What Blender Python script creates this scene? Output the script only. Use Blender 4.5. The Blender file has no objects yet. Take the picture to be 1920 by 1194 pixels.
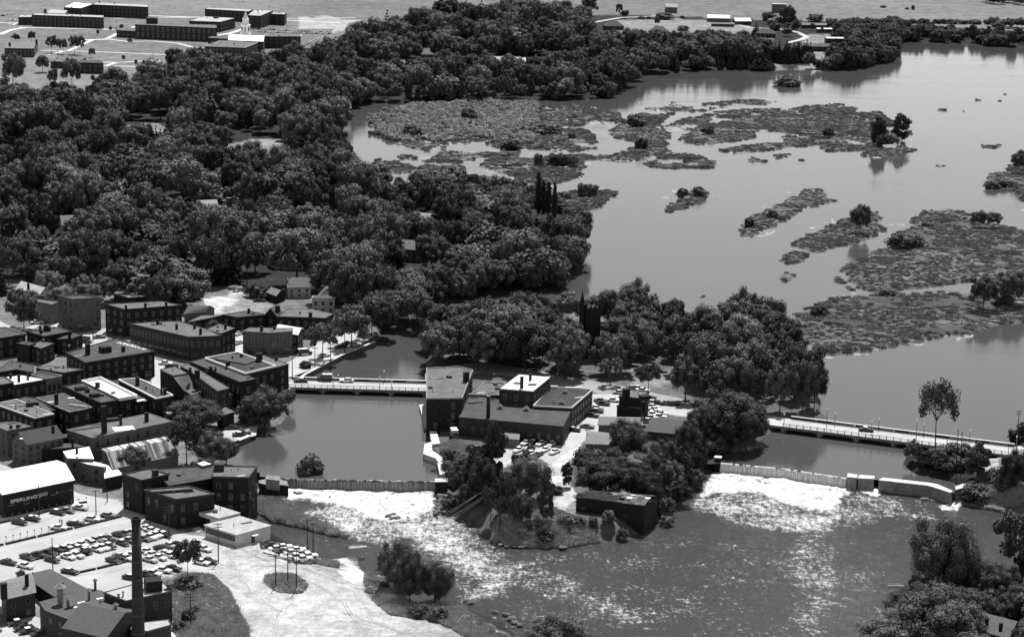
import bpy, math, random
import numpy as np
from mathutils import Vector
from mathutils.geometry import tessellate_polygon
random.seed(7); RS = np.random.RandomState(11)
S = bpy.context.scene
C = S.collection
# ------------------------------------------------------------------ camera, sky, sun, exposure
CH = 216.0; F = 4200.0; TH = math.radians(13.1); ROLL = 0.018
cam_d = bpy.data.cameras.new('camera'); cam = bpy.data.objects.new('camera', cam_d); C.objects.link(cam); S.camera = cam
cam_d.sensor_width = 36.0; cam_d.lens = F/1920*36.0; cam_d.clip_start = 1.0; cam_d.clip_end = 80000
cam.location = (0, 0, CH)
fwd = np.array([0, math.cos(TH), -math.sin(TH)]); up0 = np.array([0, math.sin(TH), math.cos(TH)]); r0 = np.array([1.0, 0, 0])
RI = r0*math.cos(ROLL)+up0*math.sin(ROLL); UP = -r0*math.sin(ROLL)+up0*math.cos(ROLL)
from mathutils import Matrix
cam.rotation_euler = Matrix((RI, UP, -fwd)).transposed().to_euler()
W = bpy.data.worlds.new('World'); S.world = W; W.use_nodes = True
SUN_EL, SUN_AZ = math.radians(61), math.radians(9)
nt = W.node_tree; bg = nt.nodes['Background']
sky = nt.nodes.new('ShaderNodeTexSky'); sky.sky_type = 'NISHITA'; sky.sun_disc = False
sky.sun_elevation = SUN_EL; sky.sun_rotation = SUN_AZ; sky.dust_density = 0.0
bw = nt.nodes.new('ShaderNodeRGBToBW')      # the photograph is black and white: a neutral sky
nt.links.new(sky.outputs[0], bw.inputs[0]); nt.links.new(bw.outputs[0], bg.inputs[0]); bg.inputs[1].default_value = 0.115
sl = bpy.data.lights.new('sun', 'SUN'); sl.energy = 4.6; sl.angle = math.radians(0.5); sl.color = (1, 1, 1)
so = bpy.data.objects.new('sun', sl); C.objects.link(so)
sv = Vector((math.sin(SUN_AZ)*math.cos(SUN_EL), math.cos(SUN_AZ)*math.cos(SUN_EL), math.sin(SUN_EL)))
so.rotation_euler = sv.to_track_quat('Z', 'Y').to_euler(); so.location = sv*500
S.view_settings.view_transform = 'Standard'; S.view_settings.look = 'None'; S.view_settings.gamma = 1
S.view_settings.exposure = 0.46; S.view_settings.use_curve_mapping = False
S.cycles.max_bounces = 6; S.cycles.diffuse_bounces = 2; S.cycles.glossy_bounces = 3; S.cycles.transparent_max_bounces = 6
S.cycles.sample_clamp_indirect = 4.0; S.cycles.use_denoising = True
# ------------------------------------------------------------------ pixel <-> place helpers
Z0 = 1.5                                    # level of the town; upper water 0, water below the dams ZL
ZL = -3.0
def G(u, v, z=Z0):
    d = fwd+RI*((u-960)/F)+UP*((597-v)/F); t = (z-CH)/d[2]
    return (d[0]*t, d[1]*t)
def Garr(u, v, z):
    d = fwd[None]+RI[None]*((u-960)/F)[:, None]+UP[None]*((597-v)/F)[:, None]
    t = (z-CH)/d[:, 2]
    return d[:, 0]*t, d[:, 1]*t
def PX(x, y, z):
    p = np.array([x, y, z-CH]); k = p@fwd
    return 960+F*(p@RI)/k, 597-F*(p@UP)/k
def PXa(x, y, z):
    k = y*fwd[1]+(z-CH)*fwd[2]
    return 960+F*(x*RI[0]+y*RI[1]+(z-CH)*RI[2])/k, 597-F*(x*UP[0]+y*UP[1]+(z-CH)*UP[2])/k
def hgt(u, vb, vt, z=Z0):                   # metres between a foot pixel and a top pixel
    x, y = G(u, vb, z); lo, hi = 0.0, 120.0
    for _ in range(30):
        m = (lo+hi)/2
        if PX(x, y, z+m)[1] > vt: lo = m
        else: hi = m
    return lo
CR = dict(p=(0, 0, 1), c1=(0, 500, 3.98), c2=(0, 780, 3.98), c3=(0, 940, 4.7), c4=(300, 500, 4.264), c5=(400, 840, 4.264),
          c6=(700, 640, 3.98), c7=(780, 880, 3.802), d1=(1060, 680, 4.264), d2=(1420, 700, 3.84), d3=(0, 0, 3), d4=(560, 0, 2.8235),
          d5=(1200, 0, 2.667), d6=(0, 180, 2.984), d7=(600, 180, 2.984), d8=(1200, 200, 2.4875), e1=(0, 540, 9.55), e2=(0, 660, 9.55),
          e4=(180, 680, 9.55), e5=(0, 780, 9.55), e6=(0, 900, 11.94), e7=(360, 920, 9.55), f1=(1560, 960, 5.103), f2=(780, 540, 4.8),
          f3=(1160, 540, 4.775), f4=(820, 790, 4.777), f5=(300, 740, 7.385), f6=(540, 560, 6.632))
def cp(c, pts):
    a, b, k = CR[c]; return [(a+p[0]/k, b+p[1]/k) + tuple(p[2:]) for p in pts]
def wp(pts, z=Z0): return [G(p[0], p[1], z) for p in pts]
# ------------------------------------------------------------------ materials
MAT = {}
def mat(name, a, var=0.25, scale=1.0, rough=0.85, bump=0.0, spec=0.3, rnd=0.0, stretch=None, metal=0.0):
    if name in MAT: return MAT[name]
    m = bpy.data.materials.new(name); m.use_nodes = True; n = m.node_tree; N = n.nodes; L = n.links
    p = N['Principled BSDF']; p.inputs['Roughness'].default_value = rough; p.inputs['Specular IOR Level'].default_value = spec
    p.inputs['Metallic'].default_value = metal
    tc = N.new('ShaderNodeTexCoord'); mp = N.new('ShaderNodeMapping'); L.new(tc.outputs['Object'], mp.inputs[0])
    if stretch: mp.inputs['Scale'].default_value = stretch
    n1 = N.new('ShaderNodeTexNoise'); n1.inputs['Scale'].default_value = scale; n1.inputs['Detail'].default_value = 5; n1.inputs['Roughness'].default_value = 0.65
    L.new(mp.outputs[0], n1.inputs[0])
    mr = N.new('ShaderNodeMapRange'); mr.inputs[1].default_value = 0.3; mr.inputs[2].default_value = 0.7
    mr.inputs[3].default_value = a*(1-var); mr.inputs[4].default_value = a*(1+var); L.new(n1.outputs[0], mr.inputs[0])
    out = mr.outputs[0]
    if rnd:
        oi = N.new('ShaderNodeObjectInfo'); m2 = N.new('ShaderNodeMapRange'); m2.inputs[3].default_value = 1-rnd; m2.inputs[4].default_value = 1+rnd
        L.new(oi.outputs['Random'], m2.inputs[0]); mm = N.new('ShaderNodeMath'); mm.operation = 'MULTIPLY'
        L.new(out, mm.inputs[0]); L.new(m2.outputs[0], mm.inputs[1]); out = mm.outputs[0]
    L.new(out, p.inputs['Base Color'])
    if bump:
        b = N.new('ShaderNodeBump'); b.inputs['Strength'].default_value = bump; b.inputs['Distance'].default_value = 0.2
        L.new(n1.outputs[0], b.inputs['Height']); L.new(b.outputs[0], p.inputs['Normal'])
    MAT[name] = m; return m
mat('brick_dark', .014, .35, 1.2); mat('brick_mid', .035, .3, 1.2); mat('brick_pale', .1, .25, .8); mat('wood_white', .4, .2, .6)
mat('wood_grey', .13, .25, .8, stretch=(.3, .3, 3)); mat('stone', .1, .45, .9, bump=.5); mat('stone_dark', .018, .6, .8, bump=.6)
mat('tar_dark', .03, .5, .25); mat('tar', .055, .4, .25); mat('tar_grey', .11, .35, .25); mat('gravel_roof', .36, .2, .4)
mat('white_roof', .8, .1, .3); mat('shingle', .07, .35, 2.0, stretch=(1, 1, 4)); mat('shingle_grey', .16, .3, 1.5)
mat('metal_light', .6, .35, .5, rough=.45); mat('metal_dark', .12, .4, .8, rough=.5); mat('concrete', .5, .2, .5); mat('concrete_old', .2, .4, .5, bump=.3)
mat('cap_white', .75, .15, 1); mat('trim', .35, .15, 1); mat('glass', .02, .3, 1, rough=.15, spec=.6); mat('glass_pale', .05, .5, 1.5, rough=.3)
mat('paint_white', .8, .03, 1, rough=.2, spec=.5); mat('paint_pale', .45, .03, 1, rough=.2, spec=.5); mat('paint_mid', .16, .03, 1, rough=.2, spec=.5)
mat('paint_dark', .035, .03, 1, rough=.2, spec=.5); mat('tyre', .015, .2, 3); mat('chrome', .6, .05, 1, rough=.15, metal=1.0)
mat('wood_pole', .035, .3, 2, stretch=(4, 4, .3)); mat('asphalt', .26, .18, .12); mat('lot', .37, .14, .07, bump=.05); mat('paint_line', .75, .1, 2)
mat('road_pale', .4, .13, .08); mat('sidewalk', .58, .1, .3); mat('leaf', .074, .5, .35, rough=.7, spec=.2, rnd=.5)
mat('leaf_pale', .12, .4, .35, rough=.7, spec=.25, rnd=.3); mat('needle', .028, .4, .4, rough=.75, spec=.2, rnd=.3)
mat('bark', .05, .35, 1.5, stretch=(1, 1, .25)); mat('scrub', .3, .4, .12, rough=.8, spec=.2, rnd=.4); mat('reed', .24, .4, .1, rough=.8, spec=.2, rnd=.45)
mat('grass_tuft', .5, .35, .2, rough=.8, spec=.2, rnd=.4); mat('rock', .1, .5, .8, bump=.6); mat('skin', .3, .1, 5); mat('cloth_dark', .04, .2, 5); mat('cloth_pale', .6, .1, 5)
mat('track', .3, .3, .3); mat('lettering', .7, .12, 3); mat('churchstone', .012, .4, 1); mat('foam_solid', .85, .1, .8, bump=.6); mat('lamp_globe', .75, .05, 1, rough=.2)
# ------------------------------------------------------------------ mesh builder
class MB:
    def __init__(s): s.v = []; s.f = []; s.m = []; s.mi = 0
    def add(s, vs, fs):
        o = len(s.v); s.v += [tuple(map(float, q)) for q in vs]; s.f += [tuple(i+o for i in f) for f in fs]; s.m += [s.mi]*len(fs)
    def box(s, cx, cy, cz, sx, sy, sz, rz=0.0, top=1.0):     # cz = centre of the bottom
        c, n = math.cos(rz), math.sin(rz); vs = []
        for k, (z, q) in enumerate(((cz, 1), (cz+sz, top))):
            for dx, dy in ((-1, -1), (1, -1), (1, 1), (-1, 1)):
                x, y = dx*sx/2*q, dy*sy/2*q; vs.append((cx+x*c-y*n, cy+x*n+y*c, z))
        s.add(vs, [(3, 2, 1, 0), (4, 5, 6, 7), (0, 1, 5, 4), (1, 2, 6, 5), (2, 3, 7, 6), (3, 0, 4, 7)])
    def prism(s, poly, z0, z1):                              # z1 number or list
        n = len(poly)
        if area(poly) < 0:
            poly = poly[::-1]; z1 = z1 if not isinstance(z1, (list, tuple)) else list(z1)[::-1]
        zt = list(z1) if isinstance(z1, (list, tuple)) else [z1]*n
        zb = list(z0) if isinstance(z0, (list, tuple)) else [z0]*n
        vs = [(p[0], p[1], zb[i]) for i, p in enumerate(poly)]+[(p[0], p[1], zt[i]) for i, p in enumerate(poly)]
        fs = [(i, (i+1) % n, n+(i+1) % n, n+i) for i in range(n)]
        tri = tessellate_polygon([[Vector((p[0], p[1], 0)) for p in poly]])
        for t in tri:
            a = area([poly[i] for i in t]); t = tuple(t) if a > 0 else tuple(t)[::-1]
            fs.append(tuple(n+i for i in t)); fs.append(tuple(t[::-1]))
        s.add(vs, fs)
    def tube(s, a, b, ra, rb=None, n=6, cap=True):
        rb = ra if rb is None else rb; a = Vector(a); b = Vector(b); d = (b-a).normalized()
        q = d.orthogonal().normalized(); w = d.cross(q); vs = []
        for p, r in ((a, ra), (b, rb)):
            for i in range(n):
                t = 2*math.pi*i/n; vs.append(p+q*(r*math.cos(t))+w*(r*math.sin(t)))
        fs = [(i, (i+1) % n, n+(i+1) % n, n+i) for i in range(n)]
        if cap: fs += [tuple(range(n-1, -1, -1)), tuple(range(n, 2*n))]
        s.add(vs, fs)
    def lathe(s, cx, cy, prof, n=10):
        vs = [(cx+r*math.cos(2*math.pi*i/n), cy+r*math.sin(2*math.pi*i/n), z) for z, r in prof for i in range(n)]
        fs = [(k*n+i, k*n+(i+1) % n, (k+1)*n+(i+1) % n, (k+1)*n+i) for k in range(len(prof)-1) for i in range(n)]
        fs += [tuple(range(n-1, -1, -1)), tuple(range((len(prof)-1)*n, len(prof)*n))]
        s.add(vs, fs)
    def mesh(s, name, mats, org=(0, 0, 0), smooth=False):
        me = bpy.data.meshes.new(name); o = org
        me.from_pydata([(x-o[0], y-o[1], z-o[2]) for x, y, z in s.v], [], s.f)
        for k in mats: me.materials.append(MAT[k] if isinstance(k, str) else k)
        if len(mats) > 1: me.polygons.foreach_set('material_index', s.m)
        if smooth: me.polygons.foreach_set('use_smooth', [True]*len(s.f))
        me.update(); return me
    def build(s, name, mats, parent=None, smooth=False, org=None):
        if isinstance(mats, str): mats = [mats]
        if org is None: org = tuple(parent.location) if parent else (0, 0, 0)
        me = s.mesh(name, mats, org, smooth); return link(name, me, parent, None if parent else org)
def area(p): return sum(p[i-1][0]*p[i][1]-p[i][0]*p[i-1][1] for i in range(len(p)))/2
def link(name, data, parent=None, loc=None, rz=None, scale=None):
    o = bpy.data.objects.new(name, data); C.objects.link(o)
    if parent: o.parent = parent
    if loc is not None: o.location = loc
    if rz: o.rotation_euler = (0, 0, rz)
    if scale is not None: o.scale = scale if isinstance(scale, (tuple, list)) else (scale,)*3
    return o
def tag(o, label=None, cat=None, group=None, kind=None):
    for k, v in (('label', label), ('category', cat), ('group', group), ('kind', kind)):
        if v: o[k] = v
    return o
def thing(name, label, cat, loc=(0, 0, 0), rz=0, group=None, scale=None):
    return tag(link(name, None, None, loc, rz, scale), label, cat, group)
def np_mesh(name, verts, faces, mats, attrs=None, smooth=False):
    me = bpy.data.meshes.new(name); nv, nf = len(verts), len(faces); k = faces.shape[1]
    me.vertices.add(nv); me.vertices.foreach_set('co', verts.astype(np.float32).ravel())
    me.loops.add(nf*k); me.loops.foreach_set('vertex_index', faces.astype(np.int32).ravel())
    me.polygons.add(nf); me.polygons.foreach_set('loop_start', np.arange(0, nf*k, k, dtype=np.int32))
    me.polygons.foreach_set('use_smooth', np.full(nf, smooth))
    for a, arr in (attrs or {}).items():
        at = me.attributes.new(a, 'FLOAT', 'POINT'); at.data.foreach_set('value', arr.astype(np.float32))
    for q in mats: me.materials.append(MAT[q] if isinstance(q, str) else q)
    me.update(calc_edges=True); me.validate(); return me
# ------------------------------------------------------------------ numpy geometry
def pip(x, y, poly):
    ins = np.zeros(x.shape, bool); n = len(poly)
    for i in range(n):
        x1, y1 = poly[i-1]; x2, y2 = poly[i]
        if y1 == y2: continue
        c = ((y1 > y) != (y2 > y)) & (x < (x2-x1)*(y-y1)/(y2-y1)+x1); ins ^= c
    return ins
def pdist(x, y, poly, closed=True):
    d = np.full(x.shape, 1e9)
    for i in range(0 if closed else 1, len(poly)):
        x1, y1 = poly[i-1]; x2, y2 = poly[i]; dx, dy = x2-x1, y2-y1; L2 = dx*dx+dy*dy+1e-9
        t = np.clip(((x-x1)*dx+(y-y1)*dy)/L2, 0, 1); d = np.minimum(d, (x-x1-t*dx)**2+(y-y1-t*dy)**2)
    return np.sqrt(d)
def vnoise(x, y, s, seed=0):
    x = x/s+seed*17.3; y = y/s-seed*9.1; xi = np.floor(x).astype(np.int64); yi = np.floor(y).astype(np.int64); fx = x-xi; fy = y-yi
    fx = fx*fx*(3-2*fx); fy = fy*fy*(3-2*fy)
    def h(a, b):
        n = (a*374761393+b*668265263+seed*1013) & 0xffffffff; n = ((n ^ (n >> 13))*1274126177) & 0xffffffff
        return ((n ^ (n >> 16)) & 0xffff)/65535.0
    return (h(xi, yi)*(1-fx)+h(xi+1, yi)*fx)*(1-fy)+(h(xi, yi+1)*(1-fx)+h(xi+1, yi+1)*fx)*fy
def fnoise(x, y, s, seed=0): return .55*vnoise(x, y, s, seed)+.3*vnoise(x, y, s/2.3, seed+1)+.15*vnoise(x, y, s/5.1, seed+2)
def sstep(t): t = np.clip(t, 0, 1); return t*t*(3-2*t)
# ------------------------------------------------------------------ shorelines (traced at the water level)
OUT = wp([(535,897),(487,893),(487,886),(425,872),(405,862),(440,842),(470,808),(525,795),(541,780),(541,735),(541,722),(572,704),(700,643),(735,612),(752,590),(790,577),
  (880,562),(960,550),(1010,547),(1060,542),(1082,512),(1100,482),(1098,450),(1086,425),(1086,408),(1060,402),(1000,374),(930,353),(870,353),(780,349),
  (697,347),(664,338),(640,300),(633,270),(636,255),(628,215),(690,193),(820,194),(980,189),(1150,185),(1180,152),(1200,142),(1275,137),(1340,131),(1425,134),
  (1485,131),(1567,133),(1612,128),(1672,116),(1684,100),(1686,88),(1680,80),(1725,78),(1920,90),(2300,120),(2700,220),(2700,500),(2300,650),(2000,765),(1925,800),
  (1900,815),(1908,835),(1893,852),(1860,862),(1840,858),(1810,853),(1760,851),(1700,856),(1693,870),(1712,886),(1740,893),(1790,905),(1797,918),(1785,925),(1742,910),(1650,899),
  (1587,897),(1470,879),(1351,868),(1200,880),(1000,900),(838,905),(820,903),(680,901)], 0)
ISL = wp([(819,930),(819,903),(838,900),(833,872),(800,847),(797,835),(816,820),(812,800),(798,780),(797,725),(797,692),(800,650),(830,632),(900,618),(1000,612),(1150,606),(1300,612),(1430,630),(1500,655),
  (1538,698),(1541,775),(1490,790),(1470,797),(1445,812),(1425,826),(1352,862),(1350,900)], 0)
MARSH = [cp('d7', q) for q in (
 [(250,150),(330,90),(500,50),(700,45),(900,22),(1150,25),(1260,60),(1400,50),(1530,70),(1680,95),(1700,130),(1600,150),(1490,185),(1560,240),(1575,290),(1430,315),(1300,310),(1080,320),(1010,300),(900,270),(1010,245),(800,255),(640,290),(560,310),(430,270),(340,235),(270,215),(300,190)],
 [(530,410),(600,350),(700,310),(860,320),(1000,312),(1110,318),(1090,340),(930,342),(860,355),(790,385),(830,440),(945,485),(900,530),(860,600),(700,560),(560,500),(500,450)],
 [(885,395),(950,350),(1110,345),(1200,350),(1430,325),(1590,330),(1700,310),(1830,330),(1780,365),(1600,365),(1490,378),(1515,430),(1400,480),(1300,500),(1200,510),(1100,470),(1000,430)],
 [(235,440),(250,370),(330,350),(470,370),(530,400),(520,430),(400,440),(280,465)],
 [(420,340),(470,325),(560,335),(540,352),(460,355)],
 [(1300,560),(1400,530),(1500,540),(1600,525),(1690,540),(1640,580),(1560,620),(1470,645),(1380,640)],
 [(1600,200),(1680,130),(1800,140),(1910,150),(1960,220),(1950,300),(1830,300),(1760,260),(1660,240)])] + [cp('d5', q) for q in (
 [(10,505),(150,512),(300,525),(430,506),(540,500),(700,508),(640,524),(470,524),(380,545),(290,560),(150,560),(30,545)],
 [(190,600),(380,560),(560,545),(720,545),(850,525),(1000,520),(1090,545),(1060,570),(1200,560),(1260,600),(1340,640),(1365,665),(1300,693),(900,700),(700,693),(720,660),(600,655),(560,693),(300,690),(270,650),(190,655),(90,640)],
 [(0,560),(70,575),(180,565),(150,590),(60,640),(0,640),(-60,600)])] + [cp('d8', q) for q in (
 [(370,205),(480,180),(650,165),(660,145),(760,115),(900,105),(1100,100),(1260,110),(1270,130),(1180,180),(1060,205),(860,215),(820,185),(700,195),(560,210),(430,220)],
 [(170,145),(250,110),(400,112),(530,110),(540,150),(450,160),(330,182),(200,165)],
 [(-60,190),(0,180),(100,195),(210,212),(100,225),(10,240),(-60,240)],
 [(20,270),(100,230),(200,218),(290,228),(340,255),(375,262),(340,285),(200,292),(60,288)],
 [(1020,230),(1050,205),(1200,193),(1330,200),(1290,210),(1200,225),(1100,240)],
 [(590,240),(650,222),(720,220),(690,240),(620,250)],
 [(500,235),(590,248),(610,262),(520,258)],
 [(80,480),(150,440),(180,400),(260,385),(335,405),(290,440),(230,480),(130,498)],
 [(455,580),(500,520),(600,470),(700,430),(760,390),(860,376),(870,420),(920,440),(860,465),(780,470),(700,520),(620,560),(560,590),(510,610),(470,600)],
 [(700,640),(800,590),(960,520),(1080,490),(1138,490),(1130,560),(1168,578),(1080,610),(960,650),(830,680),(740,665)],
 [(645,700),(720,670),(805,688),(770,725),(700,742),(655,725)],
 [(630,800),(680,768),(735,785),(700,825)],
 [(940,770),(960,730),(1060,680),(1170,640),(1170,600),(1260,560),(1265,520),(1330,482),(1500,490),(1680,550),(1791,580),(2100,620),(2500,800),(1791,812),(1650,810),(1400,832),(1180,860),(1040,862),(980,830)],
 [(900,800),(930,790),(1000,850),(1040,868),(960,855)],
 [(700,975),(800,930),(900,890),(1100,880),(1200,868),(1500,870),(1791,880),(2500,860),(2500,960),(1791,1012),(1560,1050),(1400,1085),(1180,1120),(1000,1150),(900,1160),(800,1130),(740,1060)],
 [(1605,370),(1610,320),(1700,300),(1740,225),(1791,205),(2100,250),(2200,450),(1850,500),(1760,420),(1700,385)],
 [(1580,190),(1600,178),(1660,182),(1690,172),(1680,190),(1620,198)],
 [(1348,268),(1400,272),(1440,272),(1400,285)],
 [(1435,455),(1460,448),(1492,455),(1460,462)],
 [(250,890),(290,868),(350,875),(330,900),(270,905)])] + [cp('p', q) for q in ([(562,880),(580,874),(603,879),(598,886),(572,887)], [(1453,150),(1470,143),(1495,148),(1492,158),(1465,160)], [(716,771),(724,768),(735,771),(728,774)],
 [(1818,187),(1830,186),(1842,188),(1832,190)],[(1875,178),(1885,176),(1890,179)],[(1758,207),(1770,205),(1775,208)],[(1800,209),(1815,208),(1812,211)],[(1868,186),(1886,188),(1876,191)],[(1836,157),(1850,156),(1846,158)])]
NM = len(MARSH)
MARSHW = [wp(q, 0) for q in MARSH]
LOW = wp([(487,903),(536,900),(820,904),(838,914)]+cp('c7', [(235,150),(235,180),(190,330),(300,345),(380,378),(440,430),(560,525),(640,548),(760,560),(900,565),(1050,562),(1150,550),(1280,520),(1400,520),(1500,515),(1560,470),(1640,455),(1722,400)])
  +cp('d1', [(880,1060),(960,1050),(990,1000),(1060,920),(1130,880),(1180,840),(1240,800)])+[(1351,872),(1470,882),(1587,900),(1650,905),(1742,915),(1788,926),(1800,932),(1812,945),(1862,953),(1920,957),(2300,960),(2400,1000),(2150,1045)]
  +cp('f1', [(1837,530),(1500,600),(1000,760),(700,700),(520,760),(450,1000),(400,1194),(300,1500)])+[(1560,1420),(1100,1300),(1030,1240),(985,1200),(960,1165),(905,1142),(850,1128),(800,1132)]
  +cp('c5', [(1500,1100),(1380,1060),(1300,1000),(1250,960),(1225,900),(1235,810),(1190,780)])+cp('c5', [(1060,840),(940,860),(800,830),(640,760),(520,720),(440,690),(350,640),(280,600),(305,480),(310,400),(340,350)]), ZL)
BAR = wp(cp('c5', [(340,420),(420,400),(520,430),(600,440),(640,520),(760,580),(900,620),(1040,690),(1150,735),(1100,745),(900,700),(700,645),(480,600),(380,560),(320,500)]), ZL)
NECK = wp(cp('c5', [(190,540),(455,620),(470,700),(300,760),(100,700)]), Z0)
# tones of the ground: (polygon, albedo, edge noise m)
TONE = [(q, a, e) for q, a, e in (
 (wp([(800,650),(1000,615),(1540,660),(1540,800),(1300,960),(1240,1000),(1100,1040),(900,1040),(820,960),(800,800)]), .11, 3),
 (wp([(-400,560),(60,520),(190,550),(330,545),(460,535),(600,560),(700,600),(720,640),(600,700),(541,740),(541,790),(430,870),(500,930),(480,1010),(660,1030),(700,1100),(860,1190),(900,1500),(-500,1500)]), .16, 2),
 (wp(cp('c1', [(1500,240),(1750,215),(1910,280),(1910,360),(1650,350),(1420,400),(1380,380),(1600,300)])), .5, 2),
 (wp(cp('c4', [(330,290),(430,265),(640,255),(560,330),(440,345),(470,370),(230,440),(220,400),(400,330)])), .5, 1.5),
 (wp(cp('c4', [(560,210),(700,215),(850,260),(920,290),(840,360),(500,370),(460,350),(640,280)])), .25, 2),
 (wp(cp('c4', [(570,140),(640,140),(640,210),(560,230),(560,180)])), .45, 2),
 (wp([(412,275),(470,262),(533,262),(533,300),(500,330),(440,330),(412,290)]), .16, 3),
 (wp([(440,268),(475,260),(530,262),(520,272),(450,275)]), .25, 3),
 (wp(cp('d6', [(550,440),(600,440),(600,480),(550,480)])), .5, 2),
 (wp(cp('d6', [(640,170),(900,150),(960,260),(690,285),(650,230)])), .22, 3),
 (wp(cp('d4', [(0,90),(220,105),(420,115),(160,180),(0,190)])), .35, 2),
 (wp(cp('d3', [(1820,85),(1920,110),(1910,130),(1750,128),(1760,105)])), .32, 3),
 (wp(cp('d5', [(-120,100),(0,100),(180,95),(330,105),(460,120),(560,140),(640,150),(660,200),(600,230),(300,230),(-120,180)])), .22, 3),
 (wp(cp('d5', [(840,262),(915,262),(925,310),(945,345),(1000,356),(760,352),(790,335),(850,330)])), .22, 1.5),
 (wp(cp('d5', [(620,290),(680,290),(700,330),(780,352),(620,350)])), .2, 2),
 (wp(cp('d5', [(840,172),(950,172),(950,225),(850,225),(800,215)])), .2, 2),
 (wp([(900,690),(1060,690),(1160,700),(1310,745),(1420,765),(1540,775),(1540,800),(1430,800),(1300,765),(1200,735),(1000,730),(900,725)]), .13, 2),
 (wp(cp('f3', [(120,720),(430,740),(470,850),(280,900),(100,880)])), .22, 2),
 (wp(cp('c6', [(960,765),(1420,775),(1480,655),(1560,570),(1635,390),(1835,395),(1830,560),(1680,570),(1690,670),(1600,680),(1560,780),(1480,900),(1440,980),(1520,1150),(1520,1194),(1100,1194),(1000,1110),(1250,1060),(1320,940),(1260,870),(1150,880),(960,950),(850,950)])), .5, 1.2),
 (wp(cp('d1', [(670,340),(1110,360),(1020,430),(790,410),(640,480),(600,470),(680,420)])), .55, 1),
 (wp(cp('c7', [(940,100),(1050,110),(1140,190),(1145,380),(1280,420),(1400,450),(1500,480),(1280,515),(1050,545),(860,550),(600,500),(560,380),(700,300),(860,320),(820,200),(700,180),(800,130)])), .2, 1.5),
 (wp(cp('c7', [(960,110),(1050,110),(1150,190),(1050,300),(970,280),(990,180)])), .42, 1.5),
 (wp(cp('c7', [(680,290),(760,300),(860,310),(860,340),(770,340)])), .5, 1),
 (wp(cp('c7', [(1280,430),(1500,450),(1520,500),(1300,515)])), .22, 1),
 # left foreground: gravel yard
 (wp([(420,1010),(480,1005),(620,1018),(665,1022),(700,1060),(735,1110),(800,1140),(880,1140),(960,1166),(990,1200),(1000,1500),(330,1500),(330,1180),(400,1180),(430,1120),(380,1080),(330,1060),(300,1100),(-400,1120),(-500,1000),(-100,975),(160,935),(230,945),(330,1000)]), .42, 4),
 (wp([(335,1194),(320,1100),(345,1075),(400,1075),(425,1110),(470,1180),(480,1500),(300,1500)]), .17, 4),
 (wp(cp('c5', [(470,700),(560,740),(700,730),(830,800),(1040,830),(980,870),(830,880),(700,800),(540,740)])), .14, 1),
 (wp(cp('c5', [(420,1040),(520,1015),(640,1030),(735,1100),(690,1150),(540,1145),(450,1100)])), .11, .8),
 (wp(cp('c5', [(830,880),(1000,900),(1020,960),(1100,1000),(1240,1020),(1240,1110),(1000,1020),(750,920)])), .3, 1.5),
 (wp(cp('c5', [(1000,900),(1100,860),(1230,850),(1230,930),(1200,980),(1060,970)])), .62, 1),
 (wp([(690,1040),(760,1060),(860,1110),(900,1150),(985,1190),(900,1194),(820,1170),(740,1150),(690,1100)]), .15, 2),
 (wp([(560,1300),(700,1194),(900,1170),(1000,1194),(1010,1500),(560,1500)]), .3, 2),
 (wp(cp('d2', [(1620,620),(1800,600),(1920,600),(2100,600),(2100,700),(1920,680),(1700,700),(1640,760),(1610,700)])), .3, 1),
 (wp(cp('d2', [(1640,760),(1920,700),(2100,700),(2100,960),(1920,960),(1700,960),(1560,930)])), .1, 1.5))]
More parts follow.
